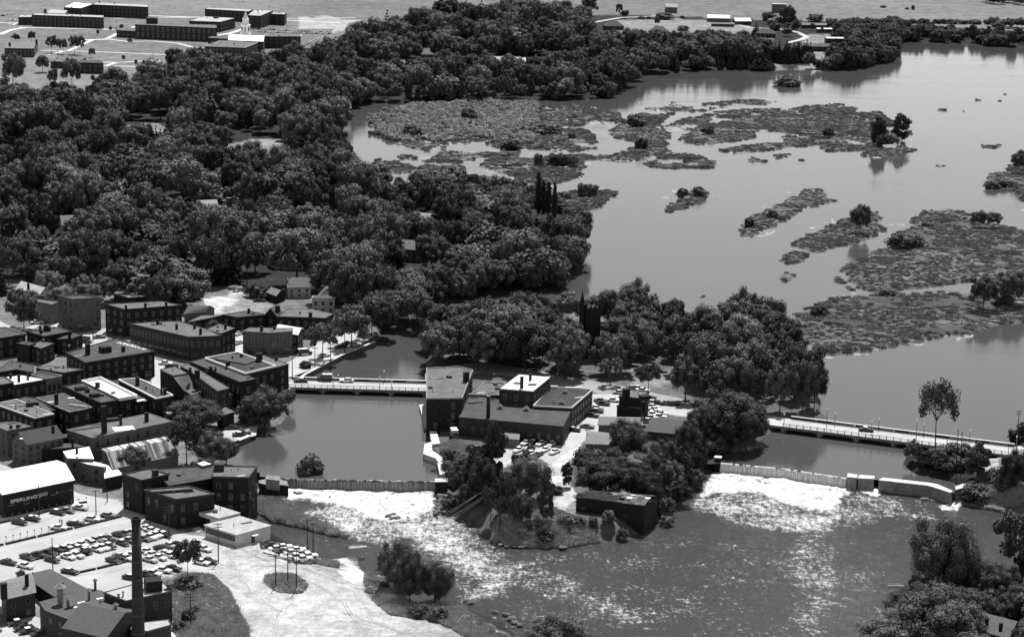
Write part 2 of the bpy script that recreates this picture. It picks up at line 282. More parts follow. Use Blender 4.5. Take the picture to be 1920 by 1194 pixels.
# ------------------------------------------------------------------ ground sheet
def axis(a, b, st, lo, hi): return np.concatenate([np.array(lo, float), np.arange(a, b, st), np.array(hi, float)])
US = axis(-30, 1956, 3, [-2600,-1700,-1100,-800,-600,-500,-420,-350,-280,-220,-170,-120,-80,-52], [1970,1995,2030,2080,2140,2220,2320,2450,2650,3000,3700,4600])
VS = axis(-6, 1215, 3, [-285,-270,-250,-230,-210,-190,-160,-130,-100,-75,-55,-40,-28,-18,-11], [1222,1235,1255,1290,1340,1420,1550,1800,2300,3200])
U2, V2 = np.meshgrid(US, VS); X, Y = Garr(U2.ravel(), V2.ravel(), 0.0)
def levels(X, Y, full=True):
    n1 = fnoise(X, Y, 9, 3)-.5
    inO = pip(X, Y, OUT); inI = pip(X, Y, ISL); sd = np.minimum(pdist(X, Y, OUT), pdist(X, Y, ISL))
    water = inO & ~inI
    h = np.where(water, -.2-1.6*sstep(sd/4), -.15+1.65*sstep(sd/2.5))
    mm = np.zeros(X.shape); md = np.full(X.shape, -1e3)
    for q in MARSHW:
        d = pdist(X, Y, q); d = np.where(pip(X, Y, q), d, -d); md = np.maximum(md, d)
    mdn = md+n1*9-.3; mdn = np.where(md > 14, np.maximum(mdn, md*.5+n1*16), mdn)
    rg = np.abs(fnoise(X*.45, Y, 52, 61)-.5); carve = (rg < .034) & (Y > G(900, 335)[1]) & (md < 30); mdn = np.where(carve, np.minimum(mdn, -1.0), mdn)
    hm = -.2+.75*sstep(mdn/3.0); hm = np.where(mdn < 0, -.2+.15*np.clip(mdn, -9, 0), hm)
    isM = water & (hm > h); h = np.where(isM, hm, h)
    inL = pip(X, Y, LOW); dL = pdist(X, Y, LOW); inB = pip(X, Y, BAR); dB = pdist(X, Y, BAR); n2 = fnoise(X, Y, 5, 9)-.5
    dl = np.where(inL, -dL, dL)+n2*2.5
    wd = np.where((X > G(480,1040)[0]) & (X < G(1000,1180)[0]) & (Y < G(700,1000)[1]), 26.0, 8.0)
    hl = np.where(dl < 0, ZL-.15+.35*np.clip(dl, -5, 0), ZL-.15+4.65*sstep(dl/wd))
    db = np.where(inB, dB, -dB)+n2*3
    hl = np.where(inL | (dl < 1), np.maximum(hl, ZL-.2+1.1*sstep(db/4)-.3*(db < 0)), hl)
    h = np.minimum(h, hl)
    return h, water, mdn, isM & (mdn > 0), dl, inL, db
H, WAT, MDN, ISM, DL, INL, DB = levels(X, Y)
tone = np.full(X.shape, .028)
far = V2.ravel() < 75
u0, v0 = U2.ravel(), V2.ravel()
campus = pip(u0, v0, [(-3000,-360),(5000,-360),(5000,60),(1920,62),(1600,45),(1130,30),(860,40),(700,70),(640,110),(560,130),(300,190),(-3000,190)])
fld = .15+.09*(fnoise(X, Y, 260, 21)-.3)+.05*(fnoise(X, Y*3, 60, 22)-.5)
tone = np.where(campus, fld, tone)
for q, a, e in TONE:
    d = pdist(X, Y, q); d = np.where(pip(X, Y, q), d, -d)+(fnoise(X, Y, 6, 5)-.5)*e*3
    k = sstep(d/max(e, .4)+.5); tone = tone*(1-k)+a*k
BM = X > G(1430, 500)[0]; mt = np.where(BM, .07+.07*np.clip((fnoise(X*.5, Y, 15, 31)-.35)*3, 0, 1), np.where(fnoise(X, Y, 34, 31) > .5, .13, .04))+.05*(fnoise(X*.6, Y, 6, 33)-.5)
tone = np.where(ISM, mt, tone)
BIG = np.full(X.shape, -1e3)
for q in MARSHW:
    if abs(area(q)) > 700: d = pdist(X, Y, q); BIG = np.maximum(BIG, np.where(pip(X, Y, q), d, -d))
edge = WAT & ~ISM & (BIG > -7) & (fnoise(X*.5, Y, 6, 41) > .6) & (fnoise(X, Y, 40, 43) > .42)          # pale silt and algae at the marsh edges
H = np.where(edge & (MDN <= 0), .03, H); tone = np.where(edge, .3, tone)
tone = np.where((DL < 3) & (DL > -2) & ~WAT, np.minimum(tone, .2), tone)
nu, nv = len(US), len(VS)
i0 = (np.arange(nv-1)[:, None]*nu+np.arange(nu-1)[None]).ravel()
FQ = np.stack([i0, i0+nu, i0+nu+1, i0+1], 1)
gm = bpy.data.materials.new('ground'); gm.use_nodes = True; n = gm.node_tree; N = n.nodes; L = n.links; P = N['Principled BSDF']
P.inputs['Roughness'].default_value = .95; P.inputs['Specular IOR Level'].default_value = .1
at = N.new('ShaderNodeAttribute'); at.attribute_name = 'tone'; ge = N.new('ShaderNodeNewGeometry')
def noise(scale, det, src, n=None):
    q = N.new('ShaderNodeTexNoise'); q.inputs['Scale'].default_value = scale; q.inputs['Detail'].default_value = det; q.inputs['Roughness'].default_value = .7; L.new(src, q.inputs[0]); return q
na = noise(.06, 6, ge.outputs['Position']); nb = noise(.9, 5, ge.outputs['Position'])
def mrange(src, a, b, c, d):
    q = N.new('ShaderNodeMapRange'); L.new(src, q.inputs[0])
    for i, v in enumerate((a, b, c, d)): q.inputs[i+1].default_value = v
    return q.outputs[0]
def mul(a, b):
    q = N.new('ShaderNodeMath'); q.operation = 'MULTIPLY'; L.new(a, q.inputs[0]); L.new(b, q.inputs[1]); return q.outputs[0]
nc = noise(.22, 6, ge.outputs['Position']); L.new(mul(mul(mul(at.outputs['Fac'], mrange(na.outputs[0], .3, .7, .7, 1.25)), mrange(nb.outputs[0], .3, .7, .7, 1.25)), mrange(nc.outputs[0], .35, .65, .72, 1.2)), P.inputs['Base Color'])
bp = N.new('ShaderNodeBump'); bp.inputs['Strength'].default_value = .5; bp.inputs['Distance'].default_value = .3; L.new(nb.outputs[0], bp.inputs['Height']); L.new(bp.outputs[0], P.inputs['Normal'])
MAT['ground'] = gm
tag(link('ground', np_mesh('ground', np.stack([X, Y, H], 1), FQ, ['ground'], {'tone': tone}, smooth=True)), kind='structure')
# ------------------------------------------------------------------ water
def water_mat(name, base, rough, bscale, bstr, foam=False, stretch=(1, 1, 1)):
    global N, L
    m = bpy.data.materials.new(name); m.use_nodes = True; n = m.node_tree; N = n.nodes; L = n.links; P = N['Principled BSDF']
    P.inputs['IOR'].default_value = 1.42; P.inputs['Roughness'].default_value = rough; P.inputs['Base Color'].default_value = (base, base, base, 1)
    ge = N.new('ShaderNodeNewGeometry'); mp = N.new('ShaderNodeMapping'); mp.inputs['Scale'].default_value = stretch; L.new(ge.outputs['Position'], mp.inputs[0])
    w = noise(bscale, 4, mp.outputs[0]); b = N.new('ShaderNodeBump'); b.inputs['Strength'].default_value = bstr; b.inputs['Distance'].default_value = 1.5 if foam else .3
    L.new(w.outputs[0], b.inputs['Height']); L.new(b.outputs[0], P.inputs['Normal'])
    if not foam:
        mw = N.new('ShaderNodeMapping'); mw.inputs['Scale'].default_value = (.35, 1.6, 1); L.new(ge.outputs['Position'], mw.inputs[0]); w2 = noise(.02, 5, mw.outputs[0]); L.new(mrange(w2.outputs[0], .35, .7, .02, .16), P.inputs['Roughness']); L.new(mrange(w2.outputs[0], .35, .65, .03, .16), b.inputs['Strength'])
    if foam:
        at = N.new('ShaderNodeAttribute'); at.attribute_name = 'foam'  # this mask carries real foam and also painted sun glitter
        mp3 = N.new('ShaderNodeMapping'); mp3.inputs['Scale'].default_value = (1.0, .42, 1); mp3.inputs['Rotation'].default_value = (0, 0, .35); L.new(ge.outputs['Position'], mp3.inputs[0])
        f1 = noise(.7, 12, mp3.outputs[0]); f1.inputs['Roughness'].default_value = .85; f2 = noise(2.6, 3, ge.outputs['Position']); f3 = noise(.09, 3, ge.outputs['Position'])
        def add(p, q_): r_ = N.new('ShaderNodeMath'); r_.operation = 'ADD'; L.new(p, r_.inputs[0]); L.new(q_, r_.inputs[1]); return r_.outputs[0]
        mp4 = N.new('ShaderNodeMapping'); mp4.inputs['Scale'].default_value = (.5, 1.5, 1); mp4.inputs['Rotation'].default_value = (0, 0, -.2); L.new(ge.outputs['Position'], mp4.inputs[0]); f4 = noise(.8, 6, mp4.outputs[0])
        tot = add(add(add(add(at.outputs['Fac'], mrange(f4.outputs[0], .35, .65, -.2, .2)), mrange(f1.outputs[0], .32, .68, -.42, .42)), mrange(f2.outputs[0], .25, .75, -.2, .2)), mrange(f3.outputs[0], .35, .65, -.16, .16))
        fac = mrange(tot, .4, 1.0, 0, 1)
        df = N.new('ShaderNodeBsdfDiffuse'); L.new(mrange(f1.outputs[0], .35, .62, .42, .85), df.inputs[0]); b2 = N.new('ShaderNodeBump'); b2.inputs['Strength'].default_value = .6; b2.inputs['Distance'].default_value = .5
        L.new(f1.outputs[0], b2.inputs['Height']); L.new(b2.outputs[0], df.inputs['Normal'])
        mx = N.new('ShaderNodeMixShader'); L.new(fac, mx.inputs[0]); L.new(P.outputs[0], mx.inputs[1]); L.new(df.outputs[0], mx.inputs[2])
        L.new(mx.outputs[0], N['Material Output'].inputs[0])
    MAT[name] = m
water_mat('water_calm', .065, .05, .6, .05, stretch=(1, 1, 1))
water_mat('water_fast', .075, .12, 1.1, 1.0, foam=True, stretch=(.7, 1.3, 1))
mb = MB(); vs = [(p[0], p[1], 0.0) for p in OUT]; tr = tessellate_polygon([[Vector(v) for v in vs]])
mb.add(vs, [tuple(t) if area([OUT[i] for i in t]) > 0 else tuple(t)[::-1] for t in tr])
tag(mb.build('river', ['water_calm']), 'calm grey river backed up above the two dams', kind='structure')
u = axis(470, 2000, 2.5, [300,400,440], [2100,2300,2600]); v = axis(885, 1205, 2.5, [], [1215,1240,1300,1500,1900]); uu, vv = np.meshgrid(u, v)
xl, yl = Garr(uu.ravel(), vv.ravel(), ZL)
DAM1 = wp([(535,897),(560,899),(620,900),(720,902),(820,903)], 0); DAM2 = wp([(1351,868),(1470,879),(1587,897)], 0)
foam = .07*np.ones(xl.shape)  # low floor paints scattered sun glints over the whole lower river
for q, a, e in ((wp(cp('c5', [(370,330),(600,300),(900,320),(1791,330),(1791,480),(1640,560),(1400,600),(1230,560),(1100,470),(900,450),(700,410),(480,420),(390,390)]), ZL), 1.0, 6),
                (wp(cp('c5', [(840,400),(1250,400),(1791,450),(1900,640),(1980,760),(1700,700),(1500,720),(1400,800),(1300,760),(1150,740),(1000,650),(880,560)]), ZL), .62, 6),
                (wp(cp('c7', [(0,150),(140,160),(120,310),(380,370),(440,470),(560,540),(700,620),(1000,700),(1250,800),(1500,900),(1650,1000),(1700,1100),(1400,1100),(1000,960),(700,860),(300,760),(200,680),(100,500),(0,420)]), ZL), .37, 10),
                (wp(cp('c7', [(100,330),(380,400),(500,500),(650,600),(500,700),(250,680),(100,500),(-60,400)]), ZL), .5, 8),
                (wp(cp('d2', [(-330,720),(-100,640),(200,700),(640,790),(720,830),(640,900),(590,940),(560,1000),(300,980),(0,860),(-300,860),(-460,950)]), ZL), 1.0, 6),
                (wp(cp('d2', [(-480,920),(-200,850),(300,900),(600,900),(640,1000),(560,1152),(200,1152),(-100,1100),(-400,1000)]), ZL), .55, 8),
                (wp(cp('d2', [(640,820),(880,860),(1180,900),(1300,990),(1300,1060),(900,1060),(600,1152),(560,1000)]), ZL), .38, 6),
                (wp([(860,985),(1000,1000),(1150,1010),(1330,1010),(1500,1030),(1640,1060),(1700,1130),(1640,1300),(1000,1300),(900,1150),(850,1100),(800,1040)], ZL), .2, 14),  # broad sun glitter painted as sparse pale flecks
                (wp([(640,925),(838,930),(850,985),(900,1010),(960,1060),(960,1120),(860,1130),(840,1080),(760,1010),(700,1005),(640,985),(560,960)], ZL), .46, 8),
                (wp([(700,960),(838,940),(870,1000),(940,1050),(900,1090),(820,1050),(740,1000)], ZL), .6, 10),
                (wp([(1480,1000),(1560,1000),(1580,1050),(1570,1120),(1545,1200),(1490,1200),(1475,1100)], ZL), .4, 9),  # column of sun glitter painted white into the water colour
                (wp(cp('d2', [(1285,950),(1400,930),(1405,900),(1445,900),(1490,920),(1440,990),(1330,985)]), ZL), .9, 2),
                (wp(cp('d2', [(720,820),(860,820),(900,870),(860,890),(740,850)]), ZL), .9, 2)):
    d = pdist(xl, yl, q); d = np.where(pip(xl, yl, q), d, -d); foam = np.maximum(foam, a*sstep(d/e+.5))
zz = ZL+(fnoise(xl, yl, 3.2, 51)-.5)*(.25+1.6*np.clip(foam-.3, 0, 1))+.25*np.clip(foam-.6, 0, 1)
nu2 = len(u); i0 = (np.arange(len(v)-1)[:, None]*nu2+np.arange(nu2-1)[None]).ravel()
tag(link('river_below_the_dams', np_mesh('river_below_the_dams', np.stack([xl, yl, zz], 1), np.stack([i0, i0+nu2, i0+nu2+1, i0+1], 1), ['water_fast'], {'foam': foam}, smooth=True)), 'fast foaming river below the dams', kind='structure')
def sheet(name, pts, m, z=Z0+.012, kind='structure', label=None, cat=None):
    w = pts; mb = MB(); vs = [(p[0], p[1], z) for p in w]; tr = tessellate_polygon([[Vector(v) for v in vs]])
    mb.add(vs, [tuple(t) if area([w[i] for i in t]) > 0 else tuple(t)[::-1] for t in tr])
    o = mb.build(name, [m]); tag(o, label, cat, kind=kind); return o
def strip(pts, wd):                                          # widen a world polyline to a polygon
    l, r = [], []
    for i, p in enumerate(pts):
        a = Vector(pts[max(i-1, 0)]); b = Vector(pts[min(i+1, len(pts)-1)]); d = (b-a).normalized(); nn = Vector((-d.y, d.x))*(wd/2)
        l.append((p[0]+nn.x, p[1]+nn.y)); r.append((p[0]-nn.x, p[1]-nn.y))
    return l+r[::-1]
# ------------------------------------------------------------------ roads, lots, paths
sheet('parking_lot', wp([(-500,1010),(0,950),(140,928),(228,945),(330,1000),(410,1008),(400,1050),(340,1062),(260,1095),(140,1120),(-40,1160),(-500,1260)]), 'lot', Z0+.02)
sheet('street', wp(cp('c2', [(530,550),(600,580),(905,640),(905,705),(1310,850),(1400,1000),(1700,1250),(1910,1400),(1500,1300),(1200,900),(900,740),(640,650),(530,640)])), 'road_pale', Z0+.028)
sheet('pavement', wp(cp('c2', [(0,760),(530,640),(660,620),(640,660),(0,800)])), 'sidewalk', Z0+.036)
sheet('market_street', wp(cp('c1', [(600,500),(790,460),(800,560),(1150,690),(1340,740),(1430,740),(1200,760),(1200,920),(1130,870),(1120,700),(600,600)])), 'road_pale', Z0+.028)
sheet('river_street', wp(cp('f6', [(-400,870),(10,790),(300,600),(560,420),(720,390),(1060,410),(1110,450),(760,650),(430,830),(60,965),(0,970),(-40,1060),(-500,1060)])), 'road_pale', Z0+.028)
sheet('side_street', wp(cp('c1', [(1755,490),(1812,480),(1812,640),(1750,650)])), 'road_pale', Z0+.036)
sheet('yard', wp(cp('e1', [(0,590),(100,640),(250,700),(330,760),(430,760),(480,700),(700,640),(1060,640),(1060,690),(700,680),(460,790),(-100,700)])), 'road_pale', Z0+.028)
sheet('yard', wp(cp('f5', [(870,500),(1050,450),(1200,460),(1360,400),(1330,560),(1090,640),(870,650)])), 'road_pale', Z0+.036)
sheet('island_road', wp([(797,712),(815,712),(905,698),(1000,712),(1100,732),(1200,755),(1310,772),(1440,792),(1475,797),(1480,785),(1300,752),(1160,722),(1000,694),(905,678),(815,690),(797,700)]), 'asphalt', Z0+.02)
sheet('mill_yard', wp(cp('c6', [(1640,395),(1840,395),(1840,560),(1680,570),(1690,670),(1480,800),(1430,770),(1480,655),(1600,480)])), 'road_pale', Z0+.028)
sheet('mill_yard', wp(cp('d1', [(670,345),(1105,365),(1010,430),(800,410),(640,470)])), 'road_pale', Z0+.028)
sheet('island_parking', wp(cp('c6', [(965,765),(1400,775),(1480,800),(1320,920),(1240,870),(1160,850),(1040,880),(960,900),(850,930)])), 'lot', Z0+.028)
sheet('landing', wp(cp('d2', [(1810,583),(1880,520),(2100,560),(2100,640),(1920,606)])), 'road_pale', Z0+.028)
for q, wd in (([(110,155),(580,165),(640,170)], 4), ([(0,195),(60,170),(150,155)], 5), ([(270,310),(400,280),(520,225),(600,220),(690,175),(760,150)], 4), ([(235,285),(500,290),(960,310)], 3),
              ([(480,225),(600,222)], 6), ([(600,220),(720,235),(860,232),(1000,245),(1080,265),(1150,270)], 3.5), ([(580,370),(760,375),(960,382),(1050,390)], 3), ([(580,352),(700,350),(880,342),(980,335)], 3),
              ([(600,370),(660,350)], 4), ([(960,335),(900,342),(865,355),(870,368),(940,382)], 4), ([(640,85),(1000,95),(1160,100)], 5), ([(1220,200),(1290,190),(1380,160)], 5), ([(-200,128),(100,130),(70,140),(50,135)], 4),
              ([(1400,105),(1920,130)], 4)):
    sheet('path', strip(wp(cp('d3', q)), wd), 'sidewalk', Z0+.012+.004*(wd > 4))
sheet('campus_parking', wp(cp('d3', [(1420,160),(1880,165),(1830,215),(1740,265),(1700,260),(1700,195),(1500,190),(1420,185)])), 'tar_grey', Z0+.02)
sheet('country_road', strip(wp(cp('d5', [(460,120),(560,140),(690,145),(780,160),(835,185),(800,200),(740,215)])), 6), 'road_pale', Z0+.02)
sheet('country_road', strip(wp(cp('d4', [(1450,165),(1560,120),(1700,95),(1910,85)])), 5), 'road_pale', Z0+.02)
sheet('farm_road', strip(wp(cp('d3', [(640,105),(1100,98),(1700,108),(2000,100)])), 5), 'road_pale', Z0+.012)
# ------------------------------------------------------------------ buildings
FOOT = []; KEEP = []
m = MB(); m.tube((0, 0, 0), (0, 0, .9), .12, .12, 6); p0 = m.mesh('vent_pipe', ['metal_dark']); m = MB(); m.box(0, 0, 0, 1, 1, .8); p1 = m.mesh('roof_box', ['tar_grey'])
m = MB(); m.box(0, 0, 0, 2.2, 1.6, .025); p2 = m.mesh('roof_patch', ['tar_dark']); m = MB(); m.box(0, 0, 0, 2.2, 1.2, .025); p3 = m.mesh('roof_patch', ['gravel_roof']); PIPE = [p0, p1, p2, p3]
def win_mesh(w=1.0, h=1.7, fr='trim', gl='glass', name='window'):
    m = MB(); m.box(0, -.06, 0, w+.24, .12, h+.24)          # frame as a shallow block with a recessed pane
    m.v = []; m.f = []; m.m = []
    t = .11; m.mi = 0
    m.box(0, -.07, 0, w+2*t, .16, t); m.box(0, -.05, h+t, w+2*t, .12, t); m.box(-(w+t)/2, -.05, t, t, .12, h); m.box((w+t)/2, -.05, t, t, .12, h)
    m.box(0, -.04, h/2+t-.03, w, .07, .06)
    m.mi = 1; m.add([(-w/2, -.015, t), (w/2, -.015, t), (w/2, -.015, h+t), (-w/2, -.015, h+t)], [(0, 1, 2, 3)])
    return m.mesh(name, [fr, gl])
WM = {'d': win_mesh(fr='trim'), 'p': win_mesh(fr='concrete_old', gl='glass_pale'), 'b': win_mesh(fr='metal_dark'), 's': win_mesh(2.6, 2.1, 'metal_dark', 'glass'), 't': win_mesh(1.6, 3.0, 'trim', 'glass')}
def wall_windows(root, a, b, zb, h, floors, kind='d', sp=3.0, shop=False, skip=0.0):
    a = Vector(a); b = Vector(b); d = b-a; Lw = d.length
    if Lw < 3.2: return
    d.normalize(); nrm = Vector((d.y, -d.x)); rz = math.atan2(d.y, d.x); o = root.location
    n = max(1, int((Lw-1.2)/sp)); fh = (h-.9)/floors
    for f in range(floors):
        k = 's' if (f == 0 and shop) else kind; nn = max(1, n*2//3) if k == 's' else n
        for i in range(nn):
            if random.random() < skip: continue
            t = (i+.5)/nn*Lw; p = a+d*t+nrm*.03; z = zb+f*fh+(.5 if k == 's' else .28*fh)
            hh = 1.0 if k == 's' else min(1.15, fh*.6/1.94)
            link('window', WM[k], root, (p.x-o.x, p.y-o.y, z-o.z), rz, (1, 1, hh))
def edges_to_cam(poly):
    if area(poly) < 0: poly = poly[::-1]
    for i in range(len(poly)):
        a, b = poly[i], poly[(i+1) % len(poly)]; nx, ny = b[1]-a[1], a[0]-b[0]; mx, my = (a[0]+b[0])/2, (a[1]+b[1])/2
        if nx*(-mx)+ny*(-my) > .06*math.hypot(nx, ny)*math.hypot(mx, my): yield a, b
def grow(poly, k):
    if area(poly) < 0: poly = poly[::-1]
    n = len(poly); out = []
    for i in range(n):
        p0, p, p1 = Vector(poly[i-1]), Vector(poly[i]), Vector(poly[(i+1) % n]); e0 = (p-p0).normalized(); e1 = (p1-p).normalized()
        n0 = Vector((e0.y, -e0.x)); n1 = Vector((e1.y, -e1.x)); q = (n0+n1); q = q/max(.3, q.dot(n0)); out.append((p.x+q.x*k, p.y+q.y*k))
    return out
def extras(root, crop, h, z0, chim=(), vents=(), stacks=(), hatches=()):
    for c in chim:
        (x, y), = cp(crop, [c[:2]]); hh = c[2] if len(c) > 2 else 1.8; w = c[3] if len(c) > 3 else .9; X_, Y_ = G(x, y, z0+h)
        m = MB(); m.box(X_, Y_, z0+h-.2, w, w*.8, hh+.2, .5); m.box(X_, Y_, z0+h+hh, w+.2, w*.8+.2, .15, .5); m.build('chimney', ['brick_dark'], root)
    for c in vents:
        (x, y), = cp(crop, [c[:2]]); r = c[2] if len(c) > 2 else .4; hh = c[3] if len(c) > 3 else .9; X_, Y_ = G(x, y, z0+h)
        m = MB(); m.lathe(X_, Y_, [(z0+h-.1, r*.7), (z0+h+hh, r*.7), (z0+h+hh, r*1.5), (z0+h+hh+r*1.2, .05)], 8); m.build('roof_vent', ['metal_dark' if r < 1 else 'concrete_old'], root)
    for c in hatches:
        (x, y), = cp(crop, [c[:2]]); sx, sy, sz = c[2:5]; X_, Y_ = G(x, y, z0+h)
        m = MB(); m.box(X_, Y_, z0+h-.05, sx, sy, sz, c[5] if len(c) > 5 else .55); m.build('roof_hatch', [c[6] if len(c) > 6 else 'tar_dark'], root)
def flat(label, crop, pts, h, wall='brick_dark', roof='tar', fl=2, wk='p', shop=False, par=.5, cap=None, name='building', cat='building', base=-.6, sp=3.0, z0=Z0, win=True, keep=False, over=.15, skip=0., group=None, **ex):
    if len(pts) == 3: pts = list(pts)+[(pts[0][0]+pts[2][0]-pts[1][0], pts[0][1]+pts[2][1]-pts[1][1])+((pts[2][2],) if len(pts[2]) > 2 else ())]
    px = cp(crop, pts); hs = [p[2] if len(p) > 2 else h for p in px]; poly = [G(p[0], p[1], z0+hs[i]) for i, p in enumerate(px)]
    if area(poly) < 0: poly = poly[::-1]; hs = hs[::-1]
    cx = sum(p[0] for p in poly)/len(poly); cy = sum(p[1] for p in poly)/len(poly)
    r = thing(name, label, cat, (cx, cy, z0), 0, group)
    zt = [z0+q for q in hs]
    m = MB(); m.prism(poly, z0+base, [q-.02 for q in zt]); m.build('wall', [wall], r)
    g = grow(poly, over); m = MB(); m.prism(g, [q for q in zt], [q+.22 for q in zt]); m.build('roof', [roof], r)
    if par:
        go, gi = grow(poly, over+.04), grow(poly, -.22); n = len(poly); m = MB()
        for i in range(n):
            j = (i+1) % n; zb = [zt[i]+.1, zt[j]+.1]; q = [go[i], go[j], gi[j], gi[i]]
            m.prism(q, [zt[i]+.05, zt[j]+.05, zt[j]+.05, zt[i]+.05], [zt[i]+.22+par, zt[j]+.22+par, zt[j]+.22+par, zt[i]+.22+par])
        m.build('parapet', [cap or wall], r)
    if win and len(set(hs)) == 1:
        for a, b in edges_to_cam(poly): wall_windows(r, a, b, z0, h, fl, wk, sp, shop, skip)
    extras(r, crop, h, z0+.22, **ex)
    if PIPE[0] and len(set(hs)) == 1 and abs(area(poly)) > 60:
        rs = random.Random(int(abs(cx*7+cy*3))); xs = [p[0] for p in poly]; ys = [p[1] for p in poly]
        for _ in range(40):
            x_, y_ = rs.uniform(min(xs), max(xs)), rs.uniform(min(ys), max(ys))
            if rs.random() < .16 and pip(np.array([x_]), np.array([y_]), grow(poly, -1.2))[0]:
                k = rs.random(); zz_ = z0+h+.2
                if k < .45: link('vent_pipe', PIPE[0], r, (x_-cx, y_-cy, zz_-z0), 0, (1, 1, rs.uniform(.6, 1.8)))
                elif k < .75: link('roof_box', PIPE[1], r, (x_-cx, y_-cy, zz_-z0), rs.uniform(0, 3), (rs.uniform(.7, 1.8), rs.uniform(.7, 1.4), rs.uniform(.5, 1.1)))
                else: link('roof_patch', PIPE[2+(rs.random() < .4)], r, (x_-cx, y_-cy, zz_-z0+.03), .6, (rs.uniform(.6, 1.8), rs.uniform(.5, 1.2), 1))
    FOOT.append(poly)
    if keep: KEEP.append(r)
    return r
def gable(label, crop, pts, h, rh, wall='wood_white', roof='shingle', fl=2, wk='d', name='house', cat='house', base=-.6, sp=2.8, z0=Z0, win=True, over=.4, group=None, hip=0.0, **ex):
    if len(pts) == 3: pts = list(pts)+[(pts[0][0]+pts[2][0]-pts[1][0], pts[0][1]+pts[2][1]-pts[1][1])]
    A, B, Cc, D = [Vector(q) for q in wp(cp(crop, pts), z0+h)]                      # ridge runs along A-B
    return gable_w(label, (A, B, Cc, D), h, rh, wall, roof, fl, wk, name, cat, base, sp, z0, win, over, group, hip, crop, ex)
def gable_w(label, q4, h, rh, wall='wood_white', roof='shingle', fl=2, wk='d', name='house', cat='house', base=-.6, sp=2.8, z0=Z0, win=True, over=.4, group=None, hip=0., crop='p', ex={}):
    A, B, Cc, D = [Vector(q[:2]) for q in q4]; cx = (A+B+Cc+D)/4
    r = thing(name, label, cat, (cx.x, cx.y, z0), 0, group); z = z0+h; R1 = (B+Cc)/2; R0 = (A+D)/2
    rd = (R1-R0).normalized(); ii = (R1-R0).length*hip
    m = MB(); vs = [(*A, z0+base), (*B, z0+base), (*Cc, z0+base), (*D, z0+base), (*A, z), (*B, z), (*Cc, z), (*D, z), (*(R0+rd*ii), z+rh), (*(R1-rd*ii), z+rh)]
    m.add(vs, [(0, 1, 5, 4), (1, 2, 6, 5), (2, 3, 7, 6), (3, 0, 4, 7), (5, 6, 9), (7, 4, 8), (4, 5, 9, 8), (6, 7, 8, 9)]); m.build('wall', [wall], r)
    m = MB(); e = (B-A).normalized()*over
    w1 = (A-D).normalized(); sl = rh/max(.1, (A-D).length/2)
    for a, b, sg in ((A, B, 1), (D, Cc, -1)):
        o = w1*over*sg; zz = z-sl*over; a1, b1, p0, p1 = a+o-e, b+o+e, R0-e+rd*ii*1.0, R1+e-rd*ii*1.0
        vs = [(*a1, zz+.03), (*b1, zz+.03), (*p1, z+rh+.03), (*p0, z+rh+.03), (*a1, zz+.2), (*b1, zz+.2), (*p1, z+rh+.2), (*p0, z+rh+.2)]
        m.add(vs, [(4, 5, 6, 7), (3, 2, 1, 0), (0, 1, 5, 4), (1, 2, 6, 5), (2, 3, 7, 6), (3, 0, 4, 7)])
    if hip:
        for a, b, p in ((B, Cc, R1-rd*ii), (D, A, R0+rd*ii)):
            s_ = 1 if p == R1-rd*ii else -1
            a1, b1 = a+e*s_, b+e*s_; m.add([(*a1, z+.02), (*b1, z+.02), (*p, z+rh+.2), (*p, z+rh)], [(0, 1, 2), (1, 0, 3), (0, 2, 3), (1, 3, 2)])
    m.build('roof', [roof], r)
    if win:
        for a, b in edges_to_cam([tuple(A), tuple(B), tuple(Cc), tuple(D)]): wall_windows(r, a, b, z0, h, fl, wk, sp)
    extras(r, crop, h+rh*.7, z0, **ex); FOOT.append([tuple(A), tuple(B), tuple(Cc), tuple(D)])
    return r
def house(label, u, v, w, d, ang, h, rh, **k):               # a free-standing gabled house by its foot point
    x, y = G(u, v); c, s_ = math.cos(math.radians(ang)), math.sin(math.radians(ang)); q = [(x+a*w/2*c-b*d/2*s_, y+a*w/2*s_+b*d/2*c) for a, b in ((-1, -1), (1, -1), (1, 1), (-1, 1))]
    return gable_w(label, q, h, rh, **k)
def text(root, txt, size, pos, right, upv, m='lettering', thick=.04, width=None):
    cu = bpy.data.curves.new('lettering', 'FONT'); cu.body = txt; cu.size = size; cu.extrude = thick; cu.offset = size*.012
    t = bpy.data.objects.new('t', cu); C.objects.link(t); bpy.context.view_layer.update(); dg = bpy.context.evaluated_depsgraph_get()
    me = bpy.data.meshes.new_from_object(t.evaluated_get(dg)); bpy.data.objects.remove(t)
    R_ = Vector(right).normalized(); U_ = Vector(upv).normalized(); N_ = R_.cross(U_)
    k = 1.0
    if width: xs = [v.co.x for v in me.vertices]; k = width/(max(xs)-min(xs))
    o = root.location
    for v in me.vertices: c = v.co.copy(); v.co = Vector(pos)+R_*c.x*k+U_*c.y+N_*c.z-o
    me.materials.clear(); me.materials.append(MAT[m]); return link('lettering', me, root)

